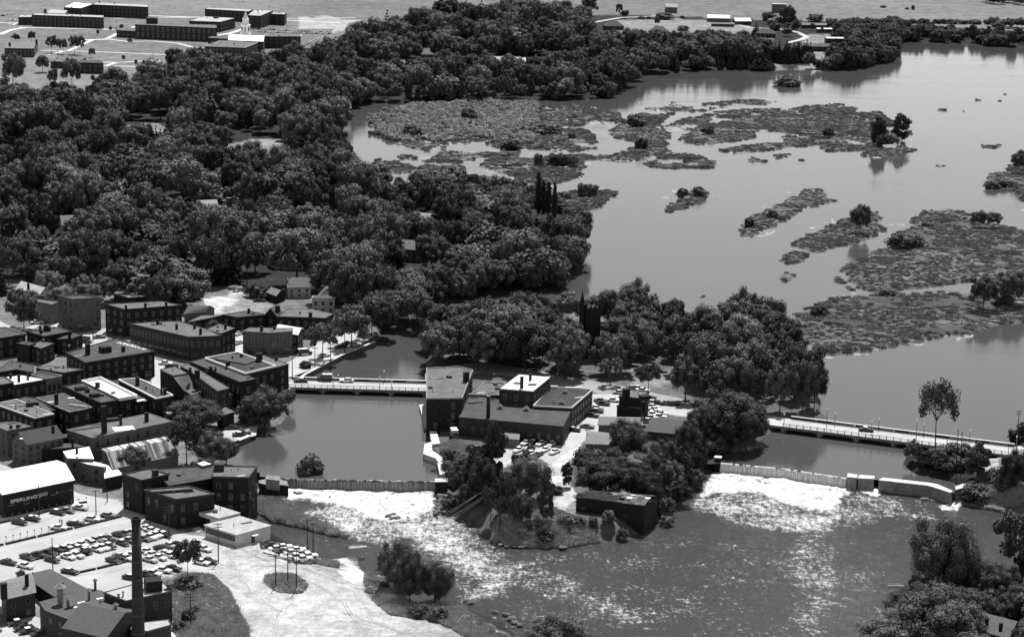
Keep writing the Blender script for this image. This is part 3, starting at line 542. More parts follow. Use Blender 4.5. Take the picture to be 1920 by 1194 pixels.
# --- town, upper rows
gable('white house with a pale gabled roof at the upper edge of town', 'c1', [(110,190),(275,235),(395,190),(215,140)], 5.5, 3.2, roof='gravel_roof', wall='wood_white', chim=[(212,170,2.5)])
flat('two storey shop with a narrow white front beside the pale tenement', 'e1', [(560,235),(925,305),(1055,260),(700,215)], 8, roof='tar_grey', wall='wood_grey', fl=2, wk='d', par=.2)
flat('four storey pale tenement with galleries on its street side', 'e1', [(1040,155),(1310,222),(1800,190),(1540,140)], 13, wall='brick_pale', roof='tar', fl=4, wk='b', name='tenement', sp=2.2, shop=True)
flat('long dark brick block with three small chimneys above market street', 'c1', [(785,285),(930,325),(1355,293),(1205,262)], 11, fl=3, roof='tar_grey', shop=True, par=.25, chim=[(1085,308),(1240,300),(940,325)])
flat('low dark flat roofed store behind the long dark brick block', 'c1', [(850,215),(960,242),(1125,235),(1040,207)], 6, fl=1, roof='tar')
flat('curving brick block with a long row of upper windows and awnings', 'c1', [(970,430),(1410,530),(1650,520),(1540,470),(1335,412),(1180,415)], 9, fl=2, wall='brick_mid', roof='tar_grey', shop=True, sp=2.0, par=.2, name='shop_block', chim=[(1175,430),(1318,465),(1452,460),(1497,505,2.2)])
flat('dark brick block with a patch of white roof behind the curving block', 'c1', [(1540,470),(1650,505),(1755,462),(1640,430)], 9, roof='tar_grey', par=.1, chim=[(1682,465)])
gable('dark gabled barn beside the pale dirt lot', 'c1', [(1375,355),(1525,340),(1600,318),(1450,300)], 4.5, 2, wall='wood_grey', roof='shingle', name='barn', cat='barn', fl=1, win=False)
flat('low dark shed roofed store below the pale dirt lot', 'c4', [(225,445),(400,412),(500,390),(330,395)], 4, roof='tar_grey', fl=1, par=0)
flat('dark flat roofed garage with one small chimney', 'c4', [(500,388),(620,410),(840,388),(715,355)], 6.5, fl=2, roof='tar', par=.15, chim=[(710,372)])
gable('dark gabled house with a broad brick chimney', 'c4', [(990,380),(940,405),(835,390),(880,362)], 6, 3.4, wall='brick_dark', roof='shingle', chim=[(940,365,2.6,1.6)])
flat('long brick store with a patched roof and square chimney', 'c4', [(940,402),(1325,415),(1388,382),(1225,345),(1030,342)], 8, fl=2, roof='tar_grey', par=.1, chim=[(1203,400,1.6,1.2),(1120,380,.9,.5)])
flat('pale low annex under the long brick store', 'c4', [(1065,452),(1312,464),(1335,430),(1115,420)], 5.5, fl=1, wall='brick_pale', roof='tar_grey', par=0)
flat('three storey frame hotel with white window trim and porches', 'c4', [(662,520),(880,533),(1056,520),(1062,497),(720,492)], 9, fl=3, wall='brick_pale', wk='d', roof='tar_grey', sp=2.4, shop=True, name='hotel', par=.1, chim=[(812,515,1.8,1),(915,500,1)])
gable('brick shop with a pale metal roof beside the frame hotel', 'c4', [(930,520),(1100,545),(1145,495),(960,465)], 7.5, 1.2, wall='brick_dark', roof='metal_light', name='shop', cat='building')
flat('white flat roofed store with a square false front', 'c4', [(1215,254),(1395,256),(1400,240),(1225,240)], 6.8, fl=2, wall='wood_white', roof='tar', wk='b', par=.3, sp=2.4)
gable('white gabled house behind the square false front store', 'c4', [(1275,232),(1275,205),(1390,200),(1395,228)], 6, 3.2, wall='wood_white', roof='shingle_grey', fl=2)
gable('small dark barn at the edge of the trees', 'c4', [(855,205),(930,232),(1000,205),(930,185)], 3.5, 1.6, wall='brick_dark', roof='shingle_grey', name='barn', cat='barn', win=False)
flat('dark roofed store at the frame edge with a pale roof rim', 'e1', [(-80,915),(455,830),(90,718),(-300,770)], 8, roof='tar', cap='concrete_old', par=.35)
flat('dark shop with two square chimneys on its mottled roof', 'e1', [(480,790),(790,880),(1290,790),(1050,715)], 7, roof='tar', par=.25, chim=[(720,770,2),(735,815,1.5),(820,770,2.2,1.6),(885,770,1.6)])
flat('small dark roofed shop below the two chimneys', 'e1', [(520,1030),(740,1095),(975,1000),(720,965)], 6, roof='tar_grey', par=.15, vents=[(780,965),(480,1015)])
flat('narrow dark shop against the yard wall', 'e1', [(1015,930),(1290,915),(1475,850),(1280,810)], 6, roof='tar', par=.15, chim=[(1245,900,2.6,1)])
flat('dark back building behind the rows', 'e1', [(300,1000),(520,1040),(640,1000),(430,960)], 6.5, roof='tar', par=.15, win=False)
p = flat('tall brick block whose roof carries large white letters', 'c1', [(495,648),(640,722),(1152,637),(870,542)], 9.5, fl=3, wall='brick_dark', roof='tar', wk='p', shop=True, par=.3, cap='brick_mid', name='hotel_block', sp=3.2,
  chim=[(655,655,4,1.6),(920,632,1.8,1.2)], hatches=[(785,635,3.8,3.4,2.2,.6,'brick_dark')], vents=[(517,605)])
zr = Z0+9.5+.26
a = Vector((*G(*cp('c1', [(1112,612)])[0], zr), zr)); b = Vector((*G(*cp('c1', [(905,562)])[0], zr), zr)); rt = (b-a).normalized(); upv = Vector((0, 0, 1)).cross(rt)
text(p, 'POTSDAM', 3.4, a-upv*.0+Vector((0, 0, .03)), rt, upv, thick=.02, width=(b-a).length)
# --- middle rows
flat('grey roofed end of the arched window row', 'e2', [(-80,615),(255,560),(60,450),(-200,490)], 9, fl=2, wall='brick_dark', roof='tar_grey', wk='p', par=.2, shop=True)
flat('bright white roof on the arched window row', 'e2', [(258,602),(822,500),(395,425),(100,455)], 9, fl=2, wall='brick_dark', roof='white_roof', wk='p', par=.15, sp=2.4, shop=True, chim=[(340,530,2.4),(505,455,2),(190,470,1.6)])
p = flat('pale fronted shop with three tall windows and a sign band', 'e2', [(825,505),(1112,447),(740,372),(560,430)], 9, fl=1, wall='brick_pale', roof='tar', wk='b', par=.5, cap='concrete_old', name='shop', win=False)
q = wp(cp('e2', [(822,505),(1112,447)]), Z0+9); a, b = Vector((*q[0], 0)), Vector((*q[1], 0)); d = (b-a).normalized(); nr = Vector((d.y, -d.x, 0)); o = p.location
for t in (.2, .5, .8):
    w = a.lerp(b, t)+nr*.05; link('window', WM['b'], p, (w.x-o.x, w.y-o.y, 4.6), math.atan2(d.y, d.x), (1.1, 1, 1.35))
text(p, 'AMERICAN', .9, a.lerp(b, .15)+nr*.06+Vector((0, 0, Z0+3.4)), d, (0, 0, 1), m='brick_dark', width=(b-a).length*.72)
flat('grey roofed brick block beside the pale fronted shop', 'e2', [(650,300),(1140,382),(1500,322),(860,255)], 9, roof='tar_grey', par=.1, vents=[(1140,290),(915,330)])
flat('broad dark roof behind the arched window row', 'e2', [(-120,390),(290,322),(590,372),(600,245),(190,165)], 8, roof='tar', par=.1, win=False, vents=[(365,260)])
flat('grey gravel roof with pale parapet dashes and a dark side wall', 'e2', [(-90,945),(620,1194),(960,1122),(290,862)], 8.5, roof='tar_grey', cap='concrete', par=.25, fl=2, hatches=[(560,965,3.2,1.6,1.4)], vents=[(285,1010,.3,1.2),(515,890)])
flat('grey roof with a fan housing between the parapets', 'e2', [(310,862),(600,1010),(855,1085),(985,1060),(645,835),(450,815)], 8.2, roof='tar', par=.25, win=False, hatches=[(620,940,2.4,2.2,1.0)], vents=[(730,1020,.25,1.3)])
flat('dark roof with two bright skylights and a stepped parapet', 'e2', [(652,832),(1030,995),(1250,1085),(1480,1040),(1640,1000),(1125,757)], 8.5, roof='tar', cap='concrete_old', par=.2, hatches=[(1272,832,2.4,.9,.35,.5,'cap_white'),(905,903,2.4,.9,.35,.5,'cap_white'),(1400,980,7,.5,.7,-.35,'concrete')], chim=[(1010,930,3.5,1.2)])
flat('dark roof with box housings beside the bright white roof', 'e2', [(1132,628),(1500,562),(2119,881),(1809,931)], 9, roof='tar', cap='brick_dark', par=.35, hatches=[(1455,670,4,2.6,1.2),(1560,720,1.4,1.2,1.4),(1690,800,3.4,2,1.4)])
flat('narrow shop with a bright white roof between long parapets', 'e4', [(-249,364),(415,685),(735,627),(80,300)], 8.6, roof='white_roof', cap='cap_white', par=.9, chim=[(30,480,2.4,1.4)])
flat('sunken white roof painted dark as parapet shade beside the bright white roof', 'e4', [(200,330),(745,718),(1075,655),(410,320)], 7.6, roof='tar_dark', cap='brick_dark', par=.2, hatches=[(800,675,3.4,3,.1,.5,'white_roof')])  # dark roof colour is painted parapet shade; the white sheet is its sunlit part
flat('dark corner roof with a pale edge line and tall stack', 'e4', [(410,318),(1075,655),(1375,595),(885,350),(740,292)], 9, roof='tar', cap='cap_white', par=.3, chim=[(742,400,2.8,1.2),(1235,560,2,1)], vents=[(895,465)])
flat('low pale roofed back building with a slim black stack', 'e4', [(965,797),(1400,972),(1480,800),(1280,727)], 4, roof='gravel_roof', par=.1, win=False, vents=[(1232,806,.3,.3)], chim=[(1180,805,7,.6)])
flat('long two tone roofed warehouse with two slim stacks', 'p', [(125.5,806.5),(173,822),(323,791),(280,776)], 7.5, wall='brick_pale', roof='tar_grey', fl=2, wk='b', par=.1, sp=3.4, base=-1, name='warehouse', chim=[(195.5,811,9,1.6),(226.5,796,3.2,.8),(275,790,3,1.2)], hatches=[(209,789,5,1.6,1,.5),(232,803,7,5,.06,.4,'white_roof'),(165,803,12,1.2,.05,.6,'gravel_roof')])
g = gable('shed with a streaked corrugated metal roof', 'c2', [(845,392),(1330,290),(1245,155),(760,248)], 4.5, 2.0, wall='wood_grey', roof='metal_dark', name='shed', cat='shed', win=False)
# corrugated sheets laid on both slopes, each a piece
A, B, Cc, D = [Vector(q) for q in wp(cp('c2', [(845,392),(1330,290),(1245,155),(760,248)]), Z0+4.5)]
R0, R1 = (A+D)/2, (B+Cc)/2; o = g.location; smats = ['metal_light', 'gravel_roof', 'cap_white', 'tar_grey']
for k in range(34):
    for sg, e0, e1 in ((0, D, Cc), (1, A, B)):
        t0, t1 = k/34, (k+.92)/34; m = MB(); z = Z0+4.5
        vs = [e0.lerp(e1, t0), e0.lerp(e1, t1), R0.lerp(R1, t1), R0.lerp(R1, t0)]
        zz = [z+.23, z+.23, z+2.26, z+2.26]; m.add([(*p_, zz[i]) for i, p_ in enumerate(vs)]+[(*p_, zz[i]+.06) for i, p_ in enumerate(vs)], [(4,5,6,7),(0,1,5,4),(1,2,6,5),(2,3,7,6),(3,0,4,7)])
        m.build('roof_panel', [random.choice(smats) if sg == 0 else random.choice(['tar', 'tar_grey', 'metal_dark'])], g)
flat('white roofed frame building with an upright stovepipe', 'e5', [(1137,642),(1212,757),(1672,767),(1590,557)], 7.2, wall='brick_pale', roof='white_roof', fl=2, wk='b', par=0, chim=[(1378,668,1.6,.7)])
flat('narrow clapboard wing with a sloping white roof', 'e5', [(1212,757),(1580,868),(1870,915),(1905,885),(1560,795)], 6.0, wall='wood_grey', roof='white_roof', fl=2, wk='b', par=0, chim=[(1383,805,1.2,.7)])
flat('low white roofed shed behind the clapboard wing', 'p', [(196,873),(196.5,897),(229,890),(214,875)], 4, roof='white_roof', wall='brick_dark', par=0, win=False, name='shed', cat='shed')
p = gable('large brick store with a white roof and painted wall sign', 'c2', [(20,585),(548,477),(420,335),(-120,440)], 7.4, 2.0, wall='brick_dark', roof='white_roof', name='store', cat='store', win=False)
a = Vector((*G(*cp('c2', [(20,585)])[0], Z0+7.4), 0)); b = Vector((*G(*cp('c2', [(548,477)])[0], Z0+7.4), 0)); d = (b-a).normalized(); nr = Vector((d.y, -d.x, 0)); o = p.location
text(p, "SPERLING'S", 1.45, a+d*((b-a).length*.10)+nr*.03+Vector((0, 0, Z0+4.2)), d, (0, 0, 1), width=(b-a).length*.43)
for t, z, w, h in ((.575, 4.35, 2.4, 1.2), (.12, 3.3, 2.0, .45), (.33, 2.9, 2.2, .5), (.70, 3.9, 1.8, .4), (.76, 4.1, .5, .9), (.96, 4.1, .6, .7)):
    q = a+d*((b-a).length*t)+nr*.04; m = MB(); m.box(q.x, q.y, Z0+z, w, .06, h, math.atan2(d.y, d.x)); m.build('wall_sign', ['concrete_old' if h > .8 else 'brick_pale'], p)
q = a.lerp(b, .845)+nr*.05; text(p, 'FURNITURE', .7, q-d*2.2+Vector((0, 0, Z0+4.35)), d, (0, 0, 1), m='brick_pale', width=4.6)
gable('tall grey frame house with a long ribbed roof', 'e5', [(480,502),(1130,377),(865,297),(215,422)], 7.3, 3.2, wall='wood_grey', roof='shingle', fl=3, wk='b', sp=2.2, chim=[(950,300,2.2,.9)], hatches=[(380,400,1,1,.1,.4,'cap_white')])
flat('pale three storey building with a dark side wall', 'e5', [(-150,150),(128,268),(545,200),(260,120)], 9, wall='brick_pale', roof='tar_grey', cap='concrete_old', par=.2, fl=3, wk='b', chim=[(195,225,1),(315,215,1)])
flat('low dark shed in front of the ribbed roof house', 'e5', [(545,545),(760,602),(1550,550),(1350,500),(1100,500)], 4.5, roof='tar', fl=1, par=0, wall='brick_dark', chim=[(1300,560,3,.6)], win=False, name='shed', cat='shed')
flat('little dark lean-to beside the warehouse', 'e5', [(1110,400),(1335,378),(1275,325),(1090,335)], 5, roof='tar', fl=1, par=0, win=False, name='shed', cat='shed')
flat('white roof corner cut by the frame beside the big store', 'e5', [(-120,905),(0,985),(215,945),(0,868)], 3.0, roof='gravel_roof', fl=1, par=0, win=False, name='shed', cat='shed')
# --- block right of the street
flat('upper flat roof of the stepped brick hall', 'e4', [(1148,135),(1380,242),(1642,202),(1420,78)], 9, wall='brick_dark', roof='tar_grey', par=.06, win=False, name='hall')
flat('sloping roof of the stepped brick hall', 'e4', [(1380,242,9),(1572,502,4.6),(1765,462,4.6),(1642,202,9)], 9, wall='brick_dark', roof='tar_grey', par=0, win=False, name='hall')
flat('lowest roof of the stepped brick hall', 'e4', [(1572,502),(1712,592),(1930,540),(1765,462)], 4.6, wall='brick_dark', roof='tar_grey', par=.06, name='hall', chim=[(1855,560,1,1)])
flat('long narrow roof with two chimneys beside the stepped hall', 'c4', [(165,800),(235,835),(460,1000),(555,975),(235,782)], 9, wall='brick_mid', roof='tar_grey', par=.1, fl=3, chim=[(242,865,2.6,.8),(298,885,2.6,1.6),(320,1015,.5)])
flat('long mottled roof above the pond side trees', 'c4', [(240,765),(640,927),(768,902),(350,738)], 10, roof='tar', par=.15, chim=[(405,835,1.6,1),(445,835,1.4,.5)], hatches=[(400,838,4,.3,.6)])
flat('dark roof edged by pale parapets around a curved section', 'c4', [(362,740),(620,692),(925,803),(682,862)], 10.5, roof='tar_dark', cap='cap_white', par=.5, chim=[(543,800,2,1.4),(650,730,1.4,1),(580,740,1,.6)], hatches=[(620,745,14,9,.5,-.5,'tar')])
flat('grey roofed corner block beside the bridge end', 'c4', [(715,735),(925,812),(1028,785),(830,712)], 10, roof='tar_grey', par=.15, fl=3, chim=[(795,765,3.4,2),(930,750,1.4,.9)])
flat('pale low roof above the pond bank', 'f5', [(790,245),(870,290),(1025,240),(905,180)], 5, roof='tar_grey', wall='brick_dark', par=0, win=False, base=-1.6)
flat('small pale back porch building among the trees', 'c4', [(480,1035),(500,1050),(580,1020),(540,1005)], 5, roof='gravel_roof', wall='brick_pale', par=0)
# --- brick mill group above the parking lot
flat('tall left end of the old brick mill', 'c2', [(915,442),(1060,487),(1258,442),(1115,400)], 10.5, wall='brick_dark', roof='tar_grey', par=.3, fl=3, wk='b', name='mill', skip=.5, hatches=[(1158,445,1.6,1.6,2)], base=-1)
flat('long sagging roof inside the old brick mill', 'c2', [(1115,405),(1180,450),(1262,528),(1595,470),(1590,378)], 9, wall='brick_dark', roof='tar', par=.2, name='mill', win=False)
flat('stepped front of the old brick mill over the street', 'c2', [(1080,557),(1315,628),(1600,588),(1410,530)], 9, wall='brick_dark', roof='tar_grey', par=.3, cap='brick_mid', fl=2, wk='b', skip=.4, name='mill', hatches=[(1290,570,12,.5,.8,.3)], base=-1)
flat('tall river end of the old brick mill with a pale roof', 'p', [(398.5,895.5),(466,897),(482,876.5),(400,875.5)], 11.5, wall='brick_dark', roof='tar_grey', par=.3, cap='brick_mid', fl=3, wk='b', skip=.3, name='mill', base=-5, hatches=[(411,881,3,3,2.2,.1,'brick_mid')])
m = flat('square white roofed hut on the old mill', 'f5', [(525,955),(590,985),(702,962),(605,930)], 10, wall='concrete_old', roof='white_roof', par=0, win=False, name='hut', cat='building')
flat('small white garage with two dark door openings', 'e7', [(80,372),(480,497),(860,402),(400,258)], 4.2, wall='concrete', roof='gravel_roof', par=0, win=False, name='garage', cat='garage')
p = bpy.context.scene.objects['garage']; q = [Vector(t) for t in wp(cp('e7', [(80,372),(480,497)]), Z0+4.2)]; d = (q[1]-q[0]).normalized(); nr = Vector((d.y, -d.x))
for t in (.14, .45):
    w = q[0].lerp(q[1], t)+nr*.04; m = MB(); m.box(w.x, w.y, Z0+.05, 3.2, .12, 3.1, math.atan2(d.y, d.x)); m.build('garage_door', ['glass'], p)
p = flat('small white office with a band of narrow windows', 'e7', [(232,617),(800,792),(1400,627),(862,465)], 3.6, wall='concrete', roof='gravel_roof', par=0, win=False, name='office', cat='office', over=.3)
q = [Vector(t) for t in wp(cp('e7', [(232,617),(800,792),(1400,627)]), Z0+3.6)]; d = (q[1]-q[0]).normalized(); nr = Vector((d.y, -d.x)); o = p.location
for i in range(14):
    w = q[0].lerp(q[1], .06+.066*i)+nr*.03; link('window', WM['b'], p, (w.x-o.x, w.y-o.y, 1.5), math.atan2(d.y, d.x), (.62, 1, .85))
d = (q[2]-q[1]).normalized(); nr = Vector((d.y, -d.x)); w = q[1].lerp(q[2], .48)+nr*.05; m = MB(); m.box(w.x, w.y, Z0, 1.2, .1, 2.2, math.atan2(d.y, d.x)); m.build('door', ['glass'], p)
w = w+nr*.7; m = MB(); m.box(w.x, w.y, Z0+2.4, 2.2, 1.5, .16, math.atan2(d.y, d.x)); m.build('canopy', ['cap_white'], p)
sheet('concrete_pad', wp(cp('e7', [(-10,690),(110,738),(232,690),(110,642)])), 'sidewalk', Z0+.06)
sheet('concrete_step', wp(cp('e7', [(790,1005),(820,1028),(1180,930),(1120,925)])), 'sidewalk', Z0+.06)
# --- foreground left corner
gable('brick house with a striped metal roof and end chimneys', 'c3', [(50,860),(308,800),(270,640),(10,710)], 6.5, 1.4, wall='brick_mid', roof='shingle_grey', fl=2, wk='b', chim=[(237,740,3,.9),(35,850,4,1.6)])
flat('broad low dark roofed garage below the parking lot', 'c3', [(215,650),(330,740),(480,842),(765,772),(440,600)], 4, roof='shingle', wall='brick_dark', par=0, win=False, name='garage', cat='garage')
R_ = flat('rear wing of the dark roofed dairy works', 'c3', [(350,890),(400,962),(662,1062),(1010,1010),(900,790),(780,770)], 7, roof='shingle', wall='brick_mid', par=0, fl=2, wk='b', name='factory', cat='factory', vents=[(600,930,.55,2.2),(533,900,1.1,4.6),(785,862,.5,2.4),(840,768,.5,2.4),(885,905,.35,1.2),(1020,1005,.6,3.0)],
  hatches=[(725,885,2.6,.9,.1,.6,'cap_white'),(785,887,1.6,.8,.1,.6,'cap_white'),(785,910,2.6,.9,.1,.6,'cap_white'),(715,938,2.2,.7,.1,.6,'cap_white'),(660,930,1.4,.7,.1,.6,'cap_white'),(880,852,1.8,.8,.1,.6,'cap_white')])
gable('front gabled wing of the dark roofed dairy works', 'c3', [(560,1112),(930,1198),(1260,960),(890,874)], 6.2, 3, roof='shingle', wall='brick_mid', name='factory', cat='factory', win=False)
flat('boiler house with a pale roof beside the smokestack', 'c3', [(918,808),(1110,882),(1515,795),(1420,700),(1180,735)], 9, roof='gravel_roof', wall='brick_mid', par=.12, fl=2, wk='b', name='boiler_house', cat='boiler house', skip=.5, hatches=[(1350,775,4.2,4,3,.35,'brick_dark')], vents=[(1490,765,.9,1.6),(1085,835,.3,1.2),(1045,840,.4,.6)])
flat('low pale annex at the foot of the smokestack', 'c3', [(1150,1130),(1300,1150),(1508,1092),(1485,1045),(1180,1080)], 4.5, roof='gravel_roof', wall='brick_mid', par=.1, fl=1, win=False, name='annex')
sheet('concrete_pad', wp(cp('c3', [(1500,1130),(1520,1100),(1760,1194),(1900,1400),(1500,1400)])), 'sidewalk', Z0+.03)
sheet('yard', wp(cp('c3', [(-300,1090),(40,1100),(250,1010),(320,1010),(480,1090),(600,1194),(600,1400),(-300,1400)])), 'lot', Z0+.03)
# smokestack
u_, v_ = 260.5, 1232; x, y = G(u_, v_); hh = hgt(u_, v_, 970.5)
t = thing('smokestack', 'tall round brick smokestack rising beside the boiler house', 'smokestack', (x, y, Z0)); m = MB()
m.lathe(x, y, [(Z0-.5, 1.75), (Z0+hh*.5, 1.42), (Z0+hh-1.2, 1.12)], 28); m.build('shaft', ['brick_mid'], t, smooth=True)
m = MB(); m.lathe(x, y, [(Z0+hh-1.2, 1.16), (Z0+hh-1.1, 1.26), (Z0+hh-.2, 1.26), (Z0+hh, 1.2), (Z0+hh, .9), (Z0+hh-2.5, .85)], 28); m.f.pop(); m.m.pop(); m.build('rim', ['brick_dark'], t)
for i in range(7):
    zb = Z0+2+i*(hh-4)/7; m = MB(); rr = 1.77-(.66)*(zb-Z0)/hh; m.lathe(x, y, [(zb, rr), (zb+.12, rr)], 28); m.build('iron_band', ['metal_dark'], t)
# --- island mill
p = flat('tall stone mill at the end of the town bridge', 'c6', [(398,432),(662,430),(742,222),(640,196),(398,207)], 11.5, wall='stone_dark', roof='tar_grey', par=.35, cap='concrete_old', fl=3, wk='p', name='mill', cat='mill', skip=.35, base=-3, sp=4,
   hatches=[(565,270,1.6,1.6,.7)], chim=[(692,300,3.4,1.8)])
flat('low dark roofed link behind the long mill', 'c6', [(712,405),(935,408),(985,320),(830,312),(770,375)], 7, wall='brick_dark', roof='tar_grey', par=.3, cap='concrete_old', win=False, name='mill', cat='mill', vents=[(925,355,.8,.6)])
flat('long brick mill with a broad grey roof on the island', 'c6', [(640,568),(1415,638),(1478,517),(720,407)], 6.5, wall='brick_mid', roof='tar', par=.08, fl=1, wk='b', name='mill', cat='mill', vents=[(945,500,.8,.9),(1140,515,.8,.9)], hatches=[(755,420,3,1,.3,.1),(895,432,2.6,1,.3,.1),(790,455,3,1,.3,.1),(735,460,3,1,.3,.1)])
t = thing('smokestack', 'slim iron smokestack in front of the long island mill', 'smokestack', (*G(*cp('c6', [(855,705)])[0]), Z0)); x, y = t.location[:2]; m = MB(); hh = hgt(*cp('c6', [(855,705)])[0], 640+412/3.98)
m.tube((x, y, Z0-.3), (x, y, Z0+hh), .75, .65, 14); m.build('shaft', ['brick_dark'], t, smooth=True); m = MB(); m.tube((x, y, Z0+hh), (x, y, Z0+hh+.3), .8, .8, 14); m.build('rim', ['metal_dark'], t)
flat('square brick mill house with a bright white roof', 'c6', [(940,357),(1195,377),(1325,270),(1085,250)], 12, wall='brick_mid', roof='white_roof', par=.06, fl=3, wk='p', name='mill', cat='mill', chim=[(1107,348,4,1),(1171,290,2.4,.8)], hatches=[(1072,315,2.4,1.6,.5,0,'tar_grey'),(1185,325,2.8,1.8,.5,0,'tar_grey')])
flat('dark roofed mill wing with a white parapet line', 'c6', [(1195,487),(1480,502),(1636,367),(1330,345)], 7.5, wall='brick_mid', roof='tar_dark', par=.35, cap='concrete', fl=2, wk='d', name='mill', cat='mill', vents=[(1430,385,.8,.8),(1404,465,.8,.8)], hatches=[(1347,352,2.6,.8,1.1,0,'cap_white'),(1495,362,6,.8,1.1,0,'cap_white')])
flat('small lean-to against the long island mill', 'c6', [(935,722),(1085,735),(1092,690),(945,672)], 3, wall='wood_grey', roof='shingle_grey', par=0, win=False, name='shed', cat='shed')
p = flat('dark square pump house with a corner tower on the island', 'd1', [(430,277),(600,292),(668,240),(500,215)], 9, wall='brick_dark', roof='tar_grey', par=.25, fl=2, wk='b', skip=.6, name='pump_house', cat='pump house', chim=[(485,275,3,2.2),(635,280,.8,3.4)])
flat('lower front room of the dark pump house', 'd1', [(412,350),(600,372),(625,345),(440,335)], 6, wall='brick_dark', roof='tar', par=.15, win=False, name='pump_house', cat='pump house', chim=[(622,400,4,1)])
gable('upper of two small gabled sheds on the island lane', 'd1', [(266,496),(385,508),(620,470),(290,432)][:1]+[(610,500),(620,440),(288,432)], 3.4, 1.2, wall='wood_grey', roof='shingle_grey', name='shed', cat='shed', win=False)
gable('lower of two small gabled sheds on the island lane', 'd1', [(162,648),(390,656),(398,570),(192,548)], 3.4, 1.0, wall='wood_grey', roof='shingle_grey', name='shed', cat='shed', win=False)
gable('wide gabled storehouse on the island beside the bushes', 'd1', [(640,545),(1000,580),(1080,470),(760,440)], 4, 2.4, wall='brick_mid', roof='shingle', name='storehouse', cat='storehouse', fl=1, wk='b')
# ruin of the power house
ZB = -3.4; pts = wp(cp('c7', [(1142,198),(1632,262),(1722,190),(1300,158)]), 6.0)
t = thing('powerhouse_ruin', 'roofless dark stone powerhouse at the water edge', 'ruin', ((pts[0][0]+pts[2][0])/2, (pts[0][1]+pts[2][1])/2, -2)); A, B, Cc, D = [Vector(q) for q in pts]
m = MB(); g1 = grow(pts, 0); g2 = grow(pts, -.7)
for i in range(4): j = (i+1) % 4; m.prism([g1[i], g1[j], g2[j], g2[i]], ZB, 6.0)
m.build('wall', ['stone_dark'], t)
m = MB()
for k in range(12):                                           # torn barrel roof over the river half
    for s_ in range(8):
        if (k*2+s_*3) % 17 == 0: continue
        a0, a1 = s_/8, (s_+.93)/8; q = [A.lerp(B, k/12).lerp(D.lerp(Cc, k/12), a0), A.lerp(B, (k+.95)/12).lerp(D.lerp(Cc, (k+.95)/12), a0), A.lerp(B, (k+.95)/12).lerp(D.lerp(Cc, (k+.95)/12), a1), A.lerp(B, k/12).lerp(D.lerp(Cc, k/12), a1)]
        z0_, z1_ = 6.05+1.1*math.sin(math.pi*a0), 6.05+1.1*math.sin(math.pi*a1); r_ = (k*5+s_*3) % 4*.04
        mm = MB(); mm.add([(*q[0], z0_+r_), (*q[1], z0_+r_), (*q[2], z1_+r_), (*q[3], z1_+r_), (*q[0], z0_+.1+r_), (*q[1], z0_+.1+r_), (*q[2], z1_+.1+r_), (*q[3], z1_+.1+r_)], [(4,5,6,7),(3,2,1,0),(0,1,5,4),(1,2,6,5),(2,3,7,6),(3,0,4,7)])
        mm.build('roof_panel', ['stone_dark' if k < 4 or (k < 7 and s_ < 3) else ('tar', 'tar_grey', 'concrete_old', 'tar', 'metal_light', 'tar_grey', 'stone')[(k*5+s_*s_+s_) % 7]], t)
d = (B-A).normalized(); nr = Vector((d.y, -d.x))
for f, w, h, z in ((.11, 1.6, 2.6, .8), (.72, 2.4, 1.2, 1.5), (.45, 1.2, 1.8, 1.2)):
    q = A.lerp(B, f)+nr*.03; m = MB(); m.box(q.x, q.y, z, w, .1, h, math.atan2(d.y, d.x)); m.build('window', ['glass'], t)
FOOT.append(pts)
# church on the island
x, y = G(1106, 668); t = thing('church', 'dark stone church tower with a slim corner spire above the island trees', 'church', (x, y, Z0)); hh = hgt(1110, 668, 574)
m = MB(); m.box(x, y, Z0-.3, 6.2, 6.2, hh+.3, .25); m.build('tower', ['churchstone'], t)
m = MB(); m.box(x+1.5, y+14, Z0-.3, 10, 24, 7, .25); m.build('nave', ['churchstone'], t)
for i in range(4):
    for j in range(4):
        if i in (0, 3) or j in (0, 3):
            a_, b_ = -2.7+1.8*i, -2.7+1.8*j; c_, s_ = math.cos(.25), math.sin(.25); m = MB(); m.box(x+a_*c_-b_*s_, y+a_*s_+b_*c_, Z0+hh, .8, .8, 1.6 if i in (0, 3) and j in (0, 3) else .9, .25, .4); m.build('pinnacle', ['churchstone'], t)
sx, sy = x-3.6, y-3.0; hs = hgt(1104, 672, 541); m = MB(); m.lathe(sx, sy, [(Z0, 1.1), (Z0+hh-1, 1.1), (Z0+hh+1, 1.15), (Z0+hs-1.2, .12)], 8); m.build('spire', ['churchstone'], t)
m = MB(); m.box(sx, sy, Z0+hs-1.3, .12, .12, 1.4); m.box(sx, sy, Z0+hs-.5, .7, .12, .12); m.build('cross', ['metal_dark'], t); FOOT.append([(x-6, y-6), (x+6, y-6), (x+9, y+28), (x-6, y+28)])
